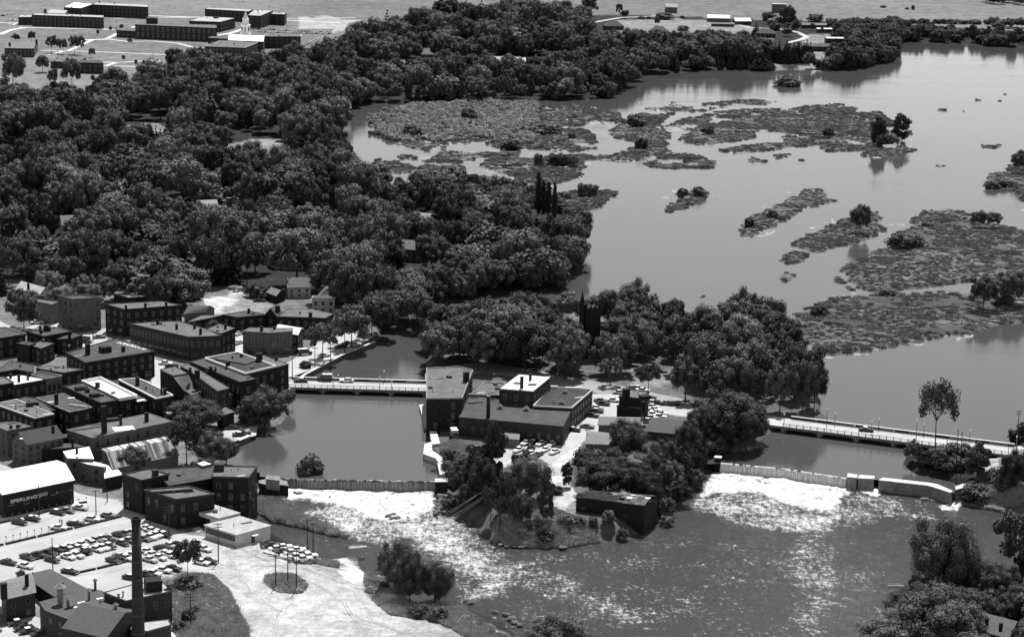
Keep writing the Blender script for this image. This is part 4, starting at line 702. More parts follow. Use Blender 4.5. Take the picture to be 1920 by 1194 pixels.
# --- campus
cb = dict(cat='school building', name='campus_building', wall='brick_mid', wk='p', sp=4.0)
flat('long three storey brick dormitory nearest the frame corner', 'd3', [(178,86),(582,101),(584,90),(205,77)], 10, fl=3, roof='gravel_roof', par=.1, vents=[(380,85,.8,1)], **cb)
flat('low end block of the nearest dormitory', 'd3', [(103,99),(178,99),(180,88),(115,86)], 7, fl=2, roof='gravel_roof', par=.1, **cb)
flat('rear wing of the nearest dormitory', 'd3', [(240,75),(365,80),(382,62),(290,53)], 9, fl=3, roof='gravel_roof', par=.1, chim=[(255,72,3,2)], **cb)
flat('left wing of the far white roofed dormitory', 'd3', [(360,43),(455,49),(522,26),(420,15)], 10, fl=3, roof='white_roof', par=.1, **cb)
flat('long bar of the far white roofed dormitory', 'd3', [(522,28),(834,42),(832,30),(545,17)], 11, fl=3, roof='gravel_roof', par=.1, vents=[(645,24,.9,1),(560,18,.9,2)], **cb)
flat('wide school hall with tall window bays and a roof box', 'd3', [(760,141),(1220,161),(1216,143),(850,134)], 12, fl=2, roof='tar_grey', par=.1, **{**cb, 'wk': 't', 'sp': 4.5})
flat('square roof box on the wide school hall', 'd3', [(822,104),(885,106),(888,98),(830,97)], 17, roof='tar', par=.1, win=False, **cb)
flat('low wing beside the wide school hall', 'd3', [(655,172),(760,178),(770,160),(700,155)], 6, fl=1, roof='tar_grey', par=.1, **cb)
flat('square two storey block with a pale roof', 'd3', [(1065,120),(1240,126),(1322,105),(1145,95)], 9, fl=2, roof='gravel_roof', par=.1, hatches=[(1215,105,4,3,1.5)], **cb)
flat('far long wing behind the steeple', 'd3', [(1152,53),(1400,67),(1420,56),(1170,45)], 10, fl=3, roof='gravel_roof', par=.1, **cb)
flat('tall wing with a pale roof behind the steeple', 'd3', [(1395,88),(1466,92),(1536,62),(1430,58)], 12, fl=4, roof='gravel_roof', par=.1, vents=[(1450,65,.8,1)], **cb)
flat('end block beside the tall pale roofed wing', 'd3', [(1515,80),(1600,84),(1612,73),(1540,70)], 10, fl=3, roof='gravel_roof', par=.1, **cb)
flat('front wing of the steepled main hall', 'd3', [(1150,262),(1378,271),(1450,243),(1240,231)], 10, fl=3, roof='tar_grey', par=.15, cap='concrete', vents=[(1195,248,.8,1),(1318,252,.8,1)], **{**cb, 'wk': 'd', 'sp': 3})
flat('right wing of the steepled main hall', 'd3', [(1480,207),(1690,207),(1692,195),(1500,194)], 10, fl=3, roof='tar_grey', par=.2, cap='concrete', **cb)
flat('low wing left of the steepled main hall', 'd3', [(1170,215),(1290,222),(1300,208),(1190,207)], 6, fl=1, roof='tar_grey', par=.1, **cb)
t = gable('white roofed centre of the steepled main hall', 'd3', [(1285,228),(1480,236),(1490,205),(1296,198)], 10, 2.5, wall='brick_mid', roof='white_roof', name='campus_building', cat='school building', wk='d')
x, y = G(*cp('d3', [(1383,268)])[0]); zb = Z0+hgt(*cp('d3', [(1383,268)])[0], 77); t = thing('bell_tower', 'white tiered steeple on a brick base over the campus', 'steeple', (x, y, Z0))
m = MB(); m.box(x, y, Z0, 8.6, 8.6, zb-Z0, .1); m.build('base', ['brick_dark'], t); zt = Z0+hgt(*cp('d3', [(1383,268)])[0], 19); k = (zt-zb)
m = MB(); m.box(x, y, zb, 9.4, 9.4, .5, .1); m.build('cornice', ['cap_white'], t)
m = MB(); m.lathe(x, y, [(zb+.5, 4.6), (zb+k*.27, 4.4)], 8); m.build('lower_drum', ['cap_white'], t)
m = MB(); m.lathe(x, y, [(zb+k*.27, 4.0), (zb+k*.5, 3.8), (zb+k*.5, 4.3), (zb+k*.53, 4.3)], 8); m.build('belfry', ['cap_white'], t)
m = MB(); m.lathe(x, y, [(zb+k*.53, 2.9), (zb+k*.7, 2.6), (zb+k*.72, 3.0)], 8); m.build('lantern', ['cap_white'], t)
m = MB(); m.lathe(x, y, [(zb+k*.72, 2.4), (zb+k*.8, 1.4), (zb+k, .08)], 8); m.build('spire', ['cap_white'], t)
for i in range(5):
    a_ = -math.pi/2+(i-2)*math.pi/4+math.pi/8*0; m = MB(); m.box(x+3.85*math.cos(a_), y+3.85*math.sin(a_), zb+k*.31, .9, .3, k*.14, a_+math.pi/2); m.build('belfry_opening', ['glass'], t)
gable('large brick house with end chimneys left of the campus lawns', 'd3', [(25,272),(190,275),(212,240),(50,238)], 7, 3, wall='brick_mid', roof='shingle_grey', fl=2, chim=[(55,262,3,1.6),(205,245,3,1.6)])
flat('low grey roofed school wing by the lower lawn', 'd3', [(285,349),(440,353),(484,325),(340,315)], 5, fl=1, roof='tar_grey', par=.1, **cb)
flat('dark two storey school wing by the lower lawn', 'd3', [(430,354),(582,358),(565,343),(455,340)], 8, fl=2, roof='tar', par=.1, **cb)
# --- houses in and beyond the woods
HS = [('white house with its gable end showing among dense trees', 345, 500, 8.5, 12, -8, 6, 3, dict(roof='gravel_roof', wall='wood_white')),
 ('white gabled house left of the broad grey roof in the woods', 524, 500, 7, 10, 25, 6, 3.2, dict(roof='shingle_grey', wall='wood_white')),
 ('house with a broad grey roof and chimney in the woods', 568, 502, 17, 12, -5, 5.5, 4.0, dict(roof='shingle_grey', wall='wood_white', hip=.22, ex=dict(chim=[(561,463,2.4,1.1)]))),
 ('white gable glimpsed among the trees below the meadow', 388, 404, 10, 8, 20, 5, 3, dict(roof='gravel_roof', wall='wood_white')),
 ('low roofed house right of the glimpsed white gable', 455, 412, 12, 8, 0, 4, 2, dict(roof='shingle_grey')),
 ('grey roofed house near the left frame edge in the woods', 60, 455, 14, 9, -10, 5, 3.4, dict(roof='shingle_grey', wall='wood_grey')),
 ('brown gabled barn between riverside trees', 769, 487, 13, 9, -14, 6, 3.4, dict(roof='shingle_grey', wall='brick_mid', name='barn', cat='barn')),
 ('grey roofed cottage in the riverside woods', 655, 452, 12, 8, 18, 4.5, 3, dict(roof='shingle_grey', wall='wood_white')),
 ('white walled cottage among trees beside the brown barn', 741, 489, 6, 6, 18, 5, 2.5, dict(roof='gravel_roof', wall='wood_white')),
 ('small white house among the shaded trees near the campus lot', 665, 120, 14, 10, 0, 5, 3, dict(roof='shingle_grey', wall='wood_white')),
 ('low house in a garden clearing near the campus lot', 745, 128, 12, 9, 0, 4, 2.5, dict(roof='shingle_grey', wall='wood_white')),
 ('grey hipped house among trees behind the marsh', 808, 112, 16, 11, 8, 5, 4, dict(roof='shingle_grey', wall='wood_grey')),
 ('long white house behind the lakeside willows', 945, 125, 26, 11, -3, 5, 3, dict(roof='gravel_roof', wall='wood_white')),
 ('white gable beside the long lakeside house', 975, 132, 8, 12, 10, 6, 4, dict(roof='cap_white', wall='wood_white')),
 ('hip roofed farmhouse in the open field', 1150, 56, 18, 12, 10, 4, 4.5, dict(roof='shingle', wall='brick_mid', hip=.35)),
 ('second hip roofed farmhouse right of the field road', 1235, 66, 18, 12, -10, 4, 4, dict(roof='shingle', wall='brick_mid', hip=.35)),
 ('dark hipped house beside the curving country road', 1435, 70, 18, 12, -15, 4, 4, dict(roof='shingle', wall='brick_dark', hip=.3)),
 ('low white ranch house with a pale roof on the far field', 1347, 41, 22, 12, -5, 4, 2.6, dict(roof='white_roof', wall='brick_pale')),
 ('small white garage house right of the ranch house', 1391, 46, 16, 10, 10, 3.6, 2.6, dict(roof='white_roof', wall='brick_dark')),
 ('long low brown shed below the ranch house', 1355, 50, 22, 6, -2, 2.6, 1, dict(roof='shingle_grey', wall='brick_mid')),
 ('small white roofed hut by the country road', 1545, 61, 14, 7, 0, 3.4, .6, dict(roof='white_roof', wall='brick_mid')),
 ('long low ranch house behind the road bend', 1528, 53, 26, 8, 0, 3.2, 1.6, dict(roof='shingle_grey', wall='brick_mid')),
 ('flat white roofed house above the lakeside conifers', 1573, 84, 25, 10, 4, 6, .5, dict(roof='white_roof', wall='brick_dark')),
 ('long low house at the head of the lakeside lawn', 1537, 96, 32, 8, 0, 4.4, 2.2, dict(roof='tar_grey', wall='brick_mid')),
 ('tall pale farmhouse far off behind the hedge trees', 1258, 24, 12, 10, 0, 6, 3, dict(roof='gravel_roof', wall='brick_pale')),
 ('white block of a barn half hidden by a field tree', 1460, 24, 14, 9, 0, 9, .5, dict(roof='gravel_roof', wall='brick_pale', name='barn', cat='barn')),

 ('pale roofed house in the upper left woods', 180, 250, 12, 9, 12, 5, 3.4, dict(roof='gravel_roof', wall='wood_white')),
 ('small dark roofed house in the upper left woods', 95, 300, 11, 8, -14, 5, 3.2, dict(roof='shingle_grey', wall='wood_white')),
 ('white house between crowns below the low meadow', 300, 345, 10, 9, 6, 5.5, 3.4, dict(roof='shingle_grey', wall='wood_white')),
 ('long roofed house in the middle of the dense woods', 212, 395, 14, 8, -18, 5, 3.2, dict(roof='gravel_roof', wall='wood_white')),
 ('white gable half hidden left of the dense woods', 130, 440, 8, 11, 20, 6, 3.6, dict(roof='shingle_grey', wall='wood_white')),
 ('grey roofed house right of the meadow trees', 590, 330, 12, 9, 8, 5, 3.2, dict(roof='shingle_grey', wall='wood_white')),
 ('pale roofed house above the brown riverside barn', 800, 430, 12, 9, -20, 5, 3.2, dict(roof='gravel_roof', wall='wood_white')),
 ('white house among trees left of the street trees', 560, 555, 10, 8, 10, 5, 3.2, dict(roof='shingle_grey', wall='wood_white')),
 ('small white house behind the trees at the back of town', 262, 545, 10, 8, -12, 5, 3.2, dict(roof='shingle_grey', wall='wood_white')),
 ('pale cottage deep in the upper central woods', 640, 215, 12, 9, 10, 5, 3.2, dict(roof='gravel_roof', wall='wood_white')),
 ('low white roof by the first park trees of the island', 1480, 0, 1, 1, 0, 1, 1, None)]
HOUSES = []
for lb, u_, v_, w, d, an, h, rh, k in HS:
    if k is None: continue
    HOUSES.append((house(lb, u_, v_, w, d, an, h, rh, **k), u_, v_, h+rh))
house('grey gabled house with two chimneys in the trees by the lower bank', 1868, 1215, 10, 8, -38, 5.5, 3.2, wall='wood_grey', roof='shingle_grey', win=True, ex=dict(chim=[(1850,1170,1.6,.8),(1876,1182,2,.8)]))
# ------------------------------------------------------------------ bridges
def bridge(label, near, far, zd, spans, lamps_n=(), pw=2.4):
    A, B = [Vector(q) for q in wp(near, zd)]; D, Cc = [Vector(q) for q in wp(far, zd)]
    d = (B-A).normalized(); nr = Vector((-d.y, d.x)); wd = ((D-A).dot(nr)+(Cc-B).dot(nr))/2; Lb = (B-A).length; rz = math.atan2(d.y, d.x)
    t = thing('bridge', label, 'bridge', (*(A.lerp(B, .5)+nr*wd/2), 0)); q = lambda s, w: A+d*s+nr*w
    m = MB(); m.prism([q(-6, -.3), q(Lb+6, -.3), q(Lb+6, wd+.3), q(-6, wd+.3)], zd-.55, zd-.05); m.build('deck', ['concrete_old'], t)
    m = MB(); m.prism([q(-14, 1.2), q(Lb+14, 1.2), q(Lb+14, wd-1.2), q(-14, wd-1.2)], [zd-.6-.7, zd-1.3, zd-1.3, zd-1.3], zd+.0); m.build('roadway', ['road_pale'], t)
    for w in (.1, wd-1.3):
        m = MB(); m.prism([q(-6, w), q(Lb+6, w), q(Lb+6, w+1.2), q(-6, w+1.2)], zd-.05, zd+.14); m.build('footway', ['sidewalk'], t)
    for w in (-.05, wd-.35):
        m = MB(); n = spans*12
        for i in range(n):
            s0, s1 = Lb*i/n, Lb*(i+1)/n; f = lambda s: .1+(zd-.75)*math.sqrt(max(0, 1-(2*((s/Lb*spans) % 1 if s < Lb else 1)-1)**2))
            z_0, z_1 = f(s0), f(s1) if (i+1) % 12 else .1
            if i % 12 == 0: z_0 = .1
            m.prism([q(s0, w), q(s1, w), q(s1, w+.4), q(s0, w+.4)], [z_0, z_1, z_1, z_0], zd-.5)
        m.build('girder', ['concrete_old'], t)
    for k in range(spans+1):
        s = Lb*k/spans; m = MB(); m.prism([q(s-.7, -.25), q(s+.7, -.25), q(s+.7, wd+.25), q(s-.7, wd+.25)], -2.2, zd-.5); m.build('pier', ['concrete_old'], t)
    np_ = int(Lb/pw); o = t.location
    mp = MB(); mp.box(0, 0, 0, .22, .22, 1.15); mpo = mp.mesh('post', ['concrete_old'])
    mc = MB(); mc.box(0, 0, 0, 5.0, .35, 1.05); mco = mc.mesh('solid_panel', ['brick_mid'])  # far rail panels: concrete coloured dark to stand for their backlit face
    for k in range(np_+1):
        w = q(Lb*k/np_, .0); link('post', mpo, t, (w.x-o.x, w.y-o.y, zd+.1-o.z), rz)
    m = MB()
    for z in (.25, .7, 1.1): m.box(*q(Lb/2, 0), zd+.1+z, Lb, .09, .08, rz)
    m.build('rail', ['concrete_old'], t); m = MB()
    for k in range(int(Lb/.6)): m.box(*q(k*.6, 0), zd+.3, .06, .06, .9, rz)
    tag(m.build('baluster', ['concrete_old'], t), kind='stuff')
    m = MB(); m.box(*q(Lb/2, wd), zd+1.15, Lb, .55, .16, rz); m.build('cap_rail', ['cap_white'], t)
    m = MB(); m.box(*q(Lb/2, wd), zd+.05, Lb, .4, .25, rz); m.build('kerb_rail', ['brick_mid'], t)
    m = MB(); k = 0.0
    while k < Lb:
        if (k % 14) < 9: m.box(*q(k, wd), zd+.3, .34, .3, .86, rz)
        k += .55
    tag(m.build('stone_baluster', ['brick_mid'], t), kind='stuff')  # far balusters darkened in colour for the same backlit shade
    for k in range(int(Lb/14)+1):
        s = k*14+12
        if s < Lb: w = q(s, wd); link('solid_panel', mco, t, (w.x-o.x, w.y-o.y, zd+.12-o.z), rz)
    return q, Lb, wd, rz
ZD = 2.1
q1, L1, W1, RZ1 = bridge('concrete arched road bridge from the town street to the stone mill', [(541.5,725.6),(797,733)], [(545,712.5),(797,719)], ZD, 4)
q2, L2, W2, RZ2 = bridge('long concrete road bridge over the right river arm', [(1468,799.5),(1891,853)], [(1487,787),(1909.6,839)], ZD, 6)
# ------------------------------------------------------------------ dams
def fall_mat(name, lo, hi, sc, t0, t1):
    global N, L
    m = bpy.data.materials.new(name); m.use_nodes = True; n = m.node_tree; N = n.nodes; L = n.links; P = N['Principled BSDF']; P.inputs['Roughness'].default_value = .35
    tc = N.new('ShaderNodeTexCoord'); mp = N.new('ShaderNodeMapping'); mp.inputs['Scale'].default_value = (sc, .15, .1); L.new(tc.outputs['Object'], mp.inputs[0])
    w = noise(1.0, 4, mp.outputs[0]); L.new(mrange(w.outputs[0], t0, t1, lo, hi), P.inputs['Base Color']); b = N.new('ShaderNodeBump'); b.inputs['Strength'].default_value = .5; L.new(w.outputs[0], b.inputs['Height']); L.new(b.outputs[0], P.inputs['Normal'])
    MAT[name] = m
fall_mat('fall', .01, .5, 5.0, .4, .75); fall_mat('fall_bright', .2, .85, 6.0, .35, .65)
def dam(label, line, fm, boards=0):
    c = sum((Vector(p) for p in line), Vector((0, 0)))/len(line); t = thing('dam', label, 'dam', (c.x, c.y, ZL)); pts = []
    for i in range(len(line)-1):
        a, b = Vector(line[i]), Vector(line[i+1]); k = max(2, int((b-a).length/1.5)); pts += [a.lerp(b, j/k) for j in range(k)]
    pts.append(Vector(line[-1])); m = MB(); w = MB(); fo = MB()
    prof = [(.35, .05), (-.3, .04), (-.6, -.25), (-.75, -1.0), (-.85, -2.0), (-.95, ZL-.1)]
    for i, p in enumerate(pts[:-1]):
        qn = pts[i+1]; d = (qn-p).normalized(); nr = Vector((-d.y, d.x)); m.prism([p+nr*.3, qn+nr*.3, qn+nr*1.4, p+nr*1.4], ZL-1, -.06)
        for (o0, z0_), (o1, z1_) in zip(prof, prof[1:]):
            a0, a1 = p+nr*(o0+.3), qn+nr*(o0+.3); b0, b1 = p+nr*(o1+.3), qn+nr*(o1+.3)
            j = random.uniform(-.05, .05); w.add([(*b0, z1_), (*b1, z1_), (*a1, z0_), (*a0, z0_)], [(0, 1, 2, 3)])
    m.build('weir_body', ['concrete_old'], t); w.build('falling_water', [fm], t)
    for i in range(boards):
        f = random.random()*(len(pts)-2); k = int(f); p = pts[k].lerp(pts[k+1], f-k); d = (pts[k+1]-pts[k]).normalized()
        mm = MB(); mm.box(p.x, p.y, .0, random.uniform(.4, 1.6), .2, random.uniform(.12, .3), math.atan2(d.y, d.x)+random.uniform(-.1, .1)); mm.build('flashboard', [random.choice(['cap_white', 'wood_pole', 'wood_pole'])], t)
dam('low overflow dam with a sheet of falling water below the mill pond', DAM1, 'fall', 46)
dam('slanting overflow dam with bright falling water below the long bridge', DAM2, 'fall_bright', 20)
def block(name, label, crop, pts, z1, z0, m='concrete_old', cat='wall', top=None):
    w = wp(cp(crop, pts), z1); c = (sum(p[0] for p in w)/len(w), sum(p[1] for p in w)/len(w)); t = thing(name, label, cat, (*c, z0)); mb = MB(); mb.prism(w, z0, z1-.12); mb.build('body', [m], t)
    mb = MB(); mb.prism(grow(w, .08), z1-.12, z1); mb.build('top_slab', [top or 'concrete'], t); FOOT.append(w); return t
block('pier_block', 'left of two square concrete gate piers at the end of the slanting dam', 'd2', [(645,742),(715,750),(722,728),(655,716)], 1.2, ZL-1, cat='pier')
block('pier_block', 'right of two square concrete gate piers, nearer the long wall', 'd2', [(726,752),(840,757),(843,736),(738,728)], 1.0, ZL-1, cat='pier')
block('river_wall', 'long concrete river wall with a sloping end', 'd2', [(874,765),(1230,805),(1390,855),(1405,843),(1300,797),(1240,785),(905,748)], 1.0, ZL-1)
block('gate_wall', 'concrete gate wall beside the narrow spillway on the right bank', 'd2', [(1430,835),(1500,815),(1570,780),(1565,765),(1510,783),(1425,812)], 1.2, ZL-1)
block('canal_wall', 'pale concrete pad at the foot of the stone mill', 'c6', [(420,668),(470,668),(498,760),(440,766)], 2.4, -2, 'concrete')
block('canal_wall', 'pale concrete corner of the canal wall below the mill', 'c6', [(384,762),(435,748),(438,815),(372,838)], 2.2, -2, 'concrete')
block('canal_wall', 'angled middle run of the pale canal wall', 'c6', [(374,838),(440,815),(525,865),(530,903),(500,915),(465,870)], 2.1, -2, 'concrete')
block('canal_wall', 'lower run of the pale canal wall by the dam', 'c6', [(480,905),(543,897),(553,985),(497,992)], 2.0, -2, 'concrete')
block('dam_abutment', 'concrete abutment block at the island end of the pond dam', 'c6', [(460,1046),(462,1022),(556,1018),(556,1045)], 1.6, ZL-1, 'stone_dark')
block('mill_wall', 'narrow concrete ledge along the pond side of the stone mill', 'c6', [(342,470),(392,468),(395,640),(378,640),(362,540)], 1.0, -2, 'concrete')
block('gate_block', 'dark stone gate block with a small hut at the left end of the pond dam', 'c5', [(365,275),(425,290),(545,292),(600,300),(585,262),(500,235),(365,255)], .9, ZL-1, 'stone_dark', 'gate house', 'concrete_old')
flat('tiny concrete hut on the dark gate block', 'c5', [(420,250),(528,262),(530,228),(428,222)], 2.2, wall='concrete_old', roof='concrete_old', par=0, win=False, name='hut', cat='hut', base=-1.0)
block('dam_abutment', 'small concrete block at the island end of the slanting dam', 'd1', [(1190,756),(1246,760),(1252,744),(1198,740)], 1.5, ZL-1, 'stone_dark')
w_ = [(p[0], p[1]) for p in wp([(541,742),(541,728),(572,704),(640,668),(702,643)], 1.4)]
t = thing('retaining_wall', 'stone retaining wall along the river street', 'wall', (*w_[2], 0)); m = MB(); m.prism(strip(w_, .9), -2, 1.9); m.build('body', ['stone'], t); m = MB(); m.prism(strip(w_, 1.2), 1.9, 2.05); m.build('coping', ['concrete'], t)
w_ = [(p[0], p[1]) for p in wp(cp('f5', [(1085,650),(1240,585)]), 1.4)]; t = thing('retaining_wall', 'short pale wall at the edge of the pond side yard', 'wall', (*w_[0], 0)); m = MB(); m.prism(strip(w_, 1.2), -2, 1.9); m.build('body', ['stone'], t); m = MB(); m.prism(strip(w_, 1.5), 1.9, 2.1); m.build('coping', ['cap_white'], t)
# ------------------------------------------------------------------ poles and lamps
def pole(label, u, vb, vt, arms=0, r=.16, z=Z0, kind='utility_pole', box=False, globe=False, cat='utility pole', ang=.4, m='wood_pole'):
    x, y = G(u, vb, z); h = hgt(u, vb, vt, z); t = thing(kind, label, cat, (x, y, z)); mb = MB(); mb.tube((x, y, z-.4), (x, y, z+h), r*1.15, r*.7, 8); mb.build('pole', [m], t)
    for i in range(arms):
        mb = MB(); mb.box(x, y, z+h-.5-i*.9, 2.5, .14, .16, ang); c, s = math.cos(ang), math.sin(ang)
        for k in (-1.1, -.5, .5, 1.1): mb.box(x+k*c, y+k*s, z+h-.34-i*.9, .09, .09, .2)
        mb.build('crossarm', [m], t)
    if box: mb = MB(); mb.lathe(x+.5, y-.1, [(z+h*.62, .3), (z+h*.62+1.2, .32)], 8); mb.build('transformer', ['metal_dark'], t)
    if globe: mb = MB(); mb.lathe(x, y, [(z+h-.1, .1), (z+h+.12, .26), (z+h+.35, .26), (z+h+.55, .08)], 8); mb.build('lamp_globe', ['lamp_globe'], t)
    return Vector((x, y, z+h))
for lb, c, p, vt, ar, bx in (('thin utility pole in front of the store with the wall sign', 'c2', (293,745), 503, 0, 0), ('utility pole by the street at the top parking row', 'c2', (717,735), 550, 1, 0),
    ('short pole behind the street corner by the frame building', 'c2', (800,640), 525, 0, 0), ('utility pole with crossarms before the old brick mill', 'c2', (1263,942), 668, 3, 0),
    ('utility pole with brackets in front of the small white office', 'c2', (1630,1090), 795, 2, 0), ('bare pole standing among the parked cars in the lower lot', 'c2', (395,1150), 905, 0, 0),
    ('left pole of three on the grass island in the gravel yard', 'c5', (498,1112), 848, 1, 0), ('middle pole with transformer on the grass island in the gravel yard', 'c5', (596,1085), 812, 1, 1),
    ('right pole of three on the grass island in the gravel yard', 'c5', (664,1138), 806, 1, 0), ('left pole of the pair by the bank channel', 'c5', (752,822), 568, 1, 0), ('right pole of the pair by the bank channel', 'c5', (798,842), 592, 1, 0),
    ('utility pole with several crossarms in the rough grass', 'c3', (1682,1105), 800, 3, 0), ('pole by the dairy works yard gate', 'c3', (213,660), 592, 0, 0),
    ('tall utility pole at the town end of the bridge', 'c4', (1058,900), 655, 2, 0), ('slim pole beside the river street near the pond corner', 'f6', (335,840), 600, 1, 0), ('slim pole in the water edge by the river street', 'f6', (530,925), 560, 1, 0),
    ('slim pole beside cars parked on the river street', 'f6', (704,672), 412, 1, 0), ('pole beside the curving shop block roof', 'c4', (403,410), 345, 0, 0), ('pole rising from the side yard of the market street', 'e1', (1665,975), 735, 1, 0),
    ('utility pole beside the sheds on the island lane', 'c6', (1590,790), 652, 1, 0), ('ivy covered pole beside the island parking lane', 'f4', (1177,560), 340, 0, 0), ('thin pole behind the lone tree on the island point', 'f4', (975,560), 372, 0, 0),
    ('pole before the stone mill beside the box truck', 'c6', (570,745), 580, 1, 0), ('bare pole among saplings on the island point', 'f4', (558,960), 540, 1, 0), ('short pole in the shallows of the island point', 'f4', (212,890), 820, 0, 0),
    ('tall utility pole with two crossarms past the long bridge', 'd2', (1866,540), 265, 2, 0), ('left bare pole on the bushy spit', 'd2', (1358,620), 470, 0, 0), ('middle bare pole on the bushy spit', 'd2', (1428,690), 400, 0, 0), ('right bare pole on the bushy spit', 'd2', (1458,695), 420, 0, 0),
    ('flag pole on the campus lawn', 'd3', (655,170), 100, 0, 0), ('pole by the roadside bushes right of the island storehouse', 'd1', (1603,505), 400, 1, 0), ('small post by the campus paths', 'd3', (862,330), 296, 0, 0),
    ('slim pole in front of the riverside willows', 'd7', (410,1085), 1018, 1, 0)):
    (u_, v_), = cp(c, [p]); ky = CR[c][1]+vt/CR[c][2]; pole(lb, u_, v_, ky, ar, box=bool(bx))
for i, (c, p, vt, lb) in enumerate((('d2', (557,368), 290, 'first'), ('d2', (873,405), 330, 'second'), ('d2', (1197,448), 368, 'third'), ('d2', (1528,490), 415, 'fourth'), ('d2', (1863,535), 458, 'fifth'))):
    (u_, v_), = cp(c, [p]); pole(lb+' globe lamp on the far rail of the long bridge counting from the island', u_, v_, CR[c][1]+vt/CR[c][2], 0, .14, ZD+.1, 'street_lamp', False, True, 'street lamp', m='concrete_old')
for i, (c, p, vt, lb) in enumerate((('d2', (192,352), 298, 'first'), ('d2', (498,388), 262, 'second'), ('d2', (820,435), 350, 'third'), ('d2', (1144,468), 345, 'fourth'), ('d2', (1480,520), 460, 'fifth'), ('d2', (1808,560), 500, 'sixth'))):
    (u_, v_), = cp(c, [p]); pole(lb+' slim lamp on the near rail of the long bridge counting from the island', u_, v_, CR[c][1]+vt/CR[c][2], 0, .1, ZD+.1, 'street_lamp', False, True, 'street lamp')
for c, p, vt, lb in (('f6', (622,1015), 955, 'far rail lamp of the town bridge behind the pale wagon'), ('f6', (1195,1040), 906, 'far rail globe lamp of the town bridge nearest the stone mill'), ('f6', (560,1092), 970, 'near rail lamp post of the town bridge by the truck'),
    ('f6', (1140,1080), 985, 'near rail lamp post at the middle of the town bridge'), ('f6', (1287,1115), 1055, 'short near rail post of the town bridge toward the mill')):
    (u_, v_), = cp(c, [p]); pole(lb, u_, v_, CR[c][1]+vt/CR[c][2], 0, .14, ZD+.1, 'street_lamp', False, True, 'street lamp', m='concrete_old')
def wire(label, a, b, sag=1.5):
    m = MB(); pts = []
    for i in range(13):
        t = i/12; p = a.lerp(b, t); pts.append(Vector((p.x, p.y, p.z-sag*4*t*(1-t))))
    for p, q in zip(pts, pts[1:]): m.tube(p, q, .011, n=4, cap=False)
    tag(m.build('power_line', ['metal_light'], org=tuple(a)), label, 'power line', 'power lines over the water')
for i, (a, b, lb) in enumerate((((560,515), (70,820), 'uppermost'), ((540,520), (60,850), 'second'), ((600,540), (90,870), 'third'), ((590,560), (100,890), 'lowest'))):
    (ua, va), (ub, vb) = cp('f4', [a, b]); x1, y1 = G(ua, va, 9); x2, y2 = G(ub, vb, 3); wire(lb+' of four pale power lines sloping over the island point', Vector((x1, y1, 9)), Vector((x2, y2, 3)), .4)
(ua, va), (ub, vb) = cp('f6', [(430,812), (1700,862)]); wire('single wire spanning the channel above the town bridge', Vector((*G(ua, va, 7), 7)), Vector((*G(ub, vb, 9), 9)), 1)
# ------------------------------------------------------------------ cars
def car_meshes(kind):
    P = {}
    def loft(secs, name, mt, cap=True):
        m = MB(); k = len(secs[0])
        for i in range(len(secs)-1):
            o = len(m.v); m.v += list(secs[i])+list(secs[i+1])
            for j in range(k): m.f.append((o+j, o+(j+1) % k, o+k+(j+1) % k, o+k+j)); m.m.append(0)
        m.add(list(secs[0]), [tuple(range(k))]); m.add(list(secs[-1]), [tuple(range(k-1, -1, -1))]); return m
    def sec(x, w, zb, zt, c=.12): return [(x, -w+.1, zb), (x, -w, zb+.2), (x, -w, zt-c), (x, -w+c*1.5, zt), (x, w-c*1.5, zt), (x, w, zt-c), (x, w, zb+.2), (x, w-.1, zb)]
    P['body'] = loft([sec(-2.65, .82, .42, .88), sec(-2.5, .93, .3, 1.02), (sec(-1.3, .97, .28, 1.0)), sec(0, .98, .28, .98), sec(1.2, .97, .28, 1.0), sec(2.4, .92, .3, .95), sec(2.6, .84, .4, .8)], 'body', None)
    r0, r1 = (-1.45, -2.2) if kind == 'wagon' else (-.95, -1.65)
    g = MB(); zt = 1.48; g.add([(.95, -.82, .97), (.95, .82, .97), (r1, .82, .97), (r1, -.82, .97), (.3, -.68, zt), (.3, .68, zt), (r0, .68, zt), (r0, -.68, zt)], [(3, 2, 1, 0), (4, 5, 6, 7), (0, 1, 5, 4), (1, 2, 6, 5), (2, 3, 7, 6), (3, 0, 4, 7)]); P['window'] = g
    r = MB(); r.prism([(.38, -.66), (.38, .66), (r0-.1, .68), (r0-.1, -.68)], zt, zt+.09); P['roof'] = r
    w = MB(); w.tube((0, -.1, 0), (0, .1, 0), .35, .35, 10); P['wheel'] = w
    b = MB(); b.box(0, 0, 0, .14, 1.85, .2); P['bumper'] = b
    return P
def truck_meshes():
    P = {}; b = MB(); b.box(-1.1, 0, .9, 4.2, 2.3, 2.1); P['cargo_box'] = b; b = MB(); b.box(1.75, 0, .6, 1.3, 2.0, 1.0); b.box(1.6, 0, 1.6, 1.0, 1.8, .75, 0, .85); P['cab'] = b; b = MB(); b.box(2.9, 0, .6, 1.1, 1.5, .8, 0, .9); P['bonnet'] = b
    b = MB(); b.box(0, 0, .5, 6.2, .9, .3); P['chassis'] = b; w = MB(); w.tube((0, -.14, 0), (0, .14, 0), .46, .46, 10); P['wheel'] = w; return P
CM = {}
PT = {'w': ('paint_white', 'paint_white'), 'm': ('paint_mid', 'paint_pale'), 'd': ('paint_dark', 'paint_dark'), 'k': ('paint_dark', 'paint_white'), 'g': ('paint_pale', 'paint_white')}
CN = {'w': 'white', 'm': 'grey', 'd': 'black', 'k': 'dark', 'g': 'pale grey'}
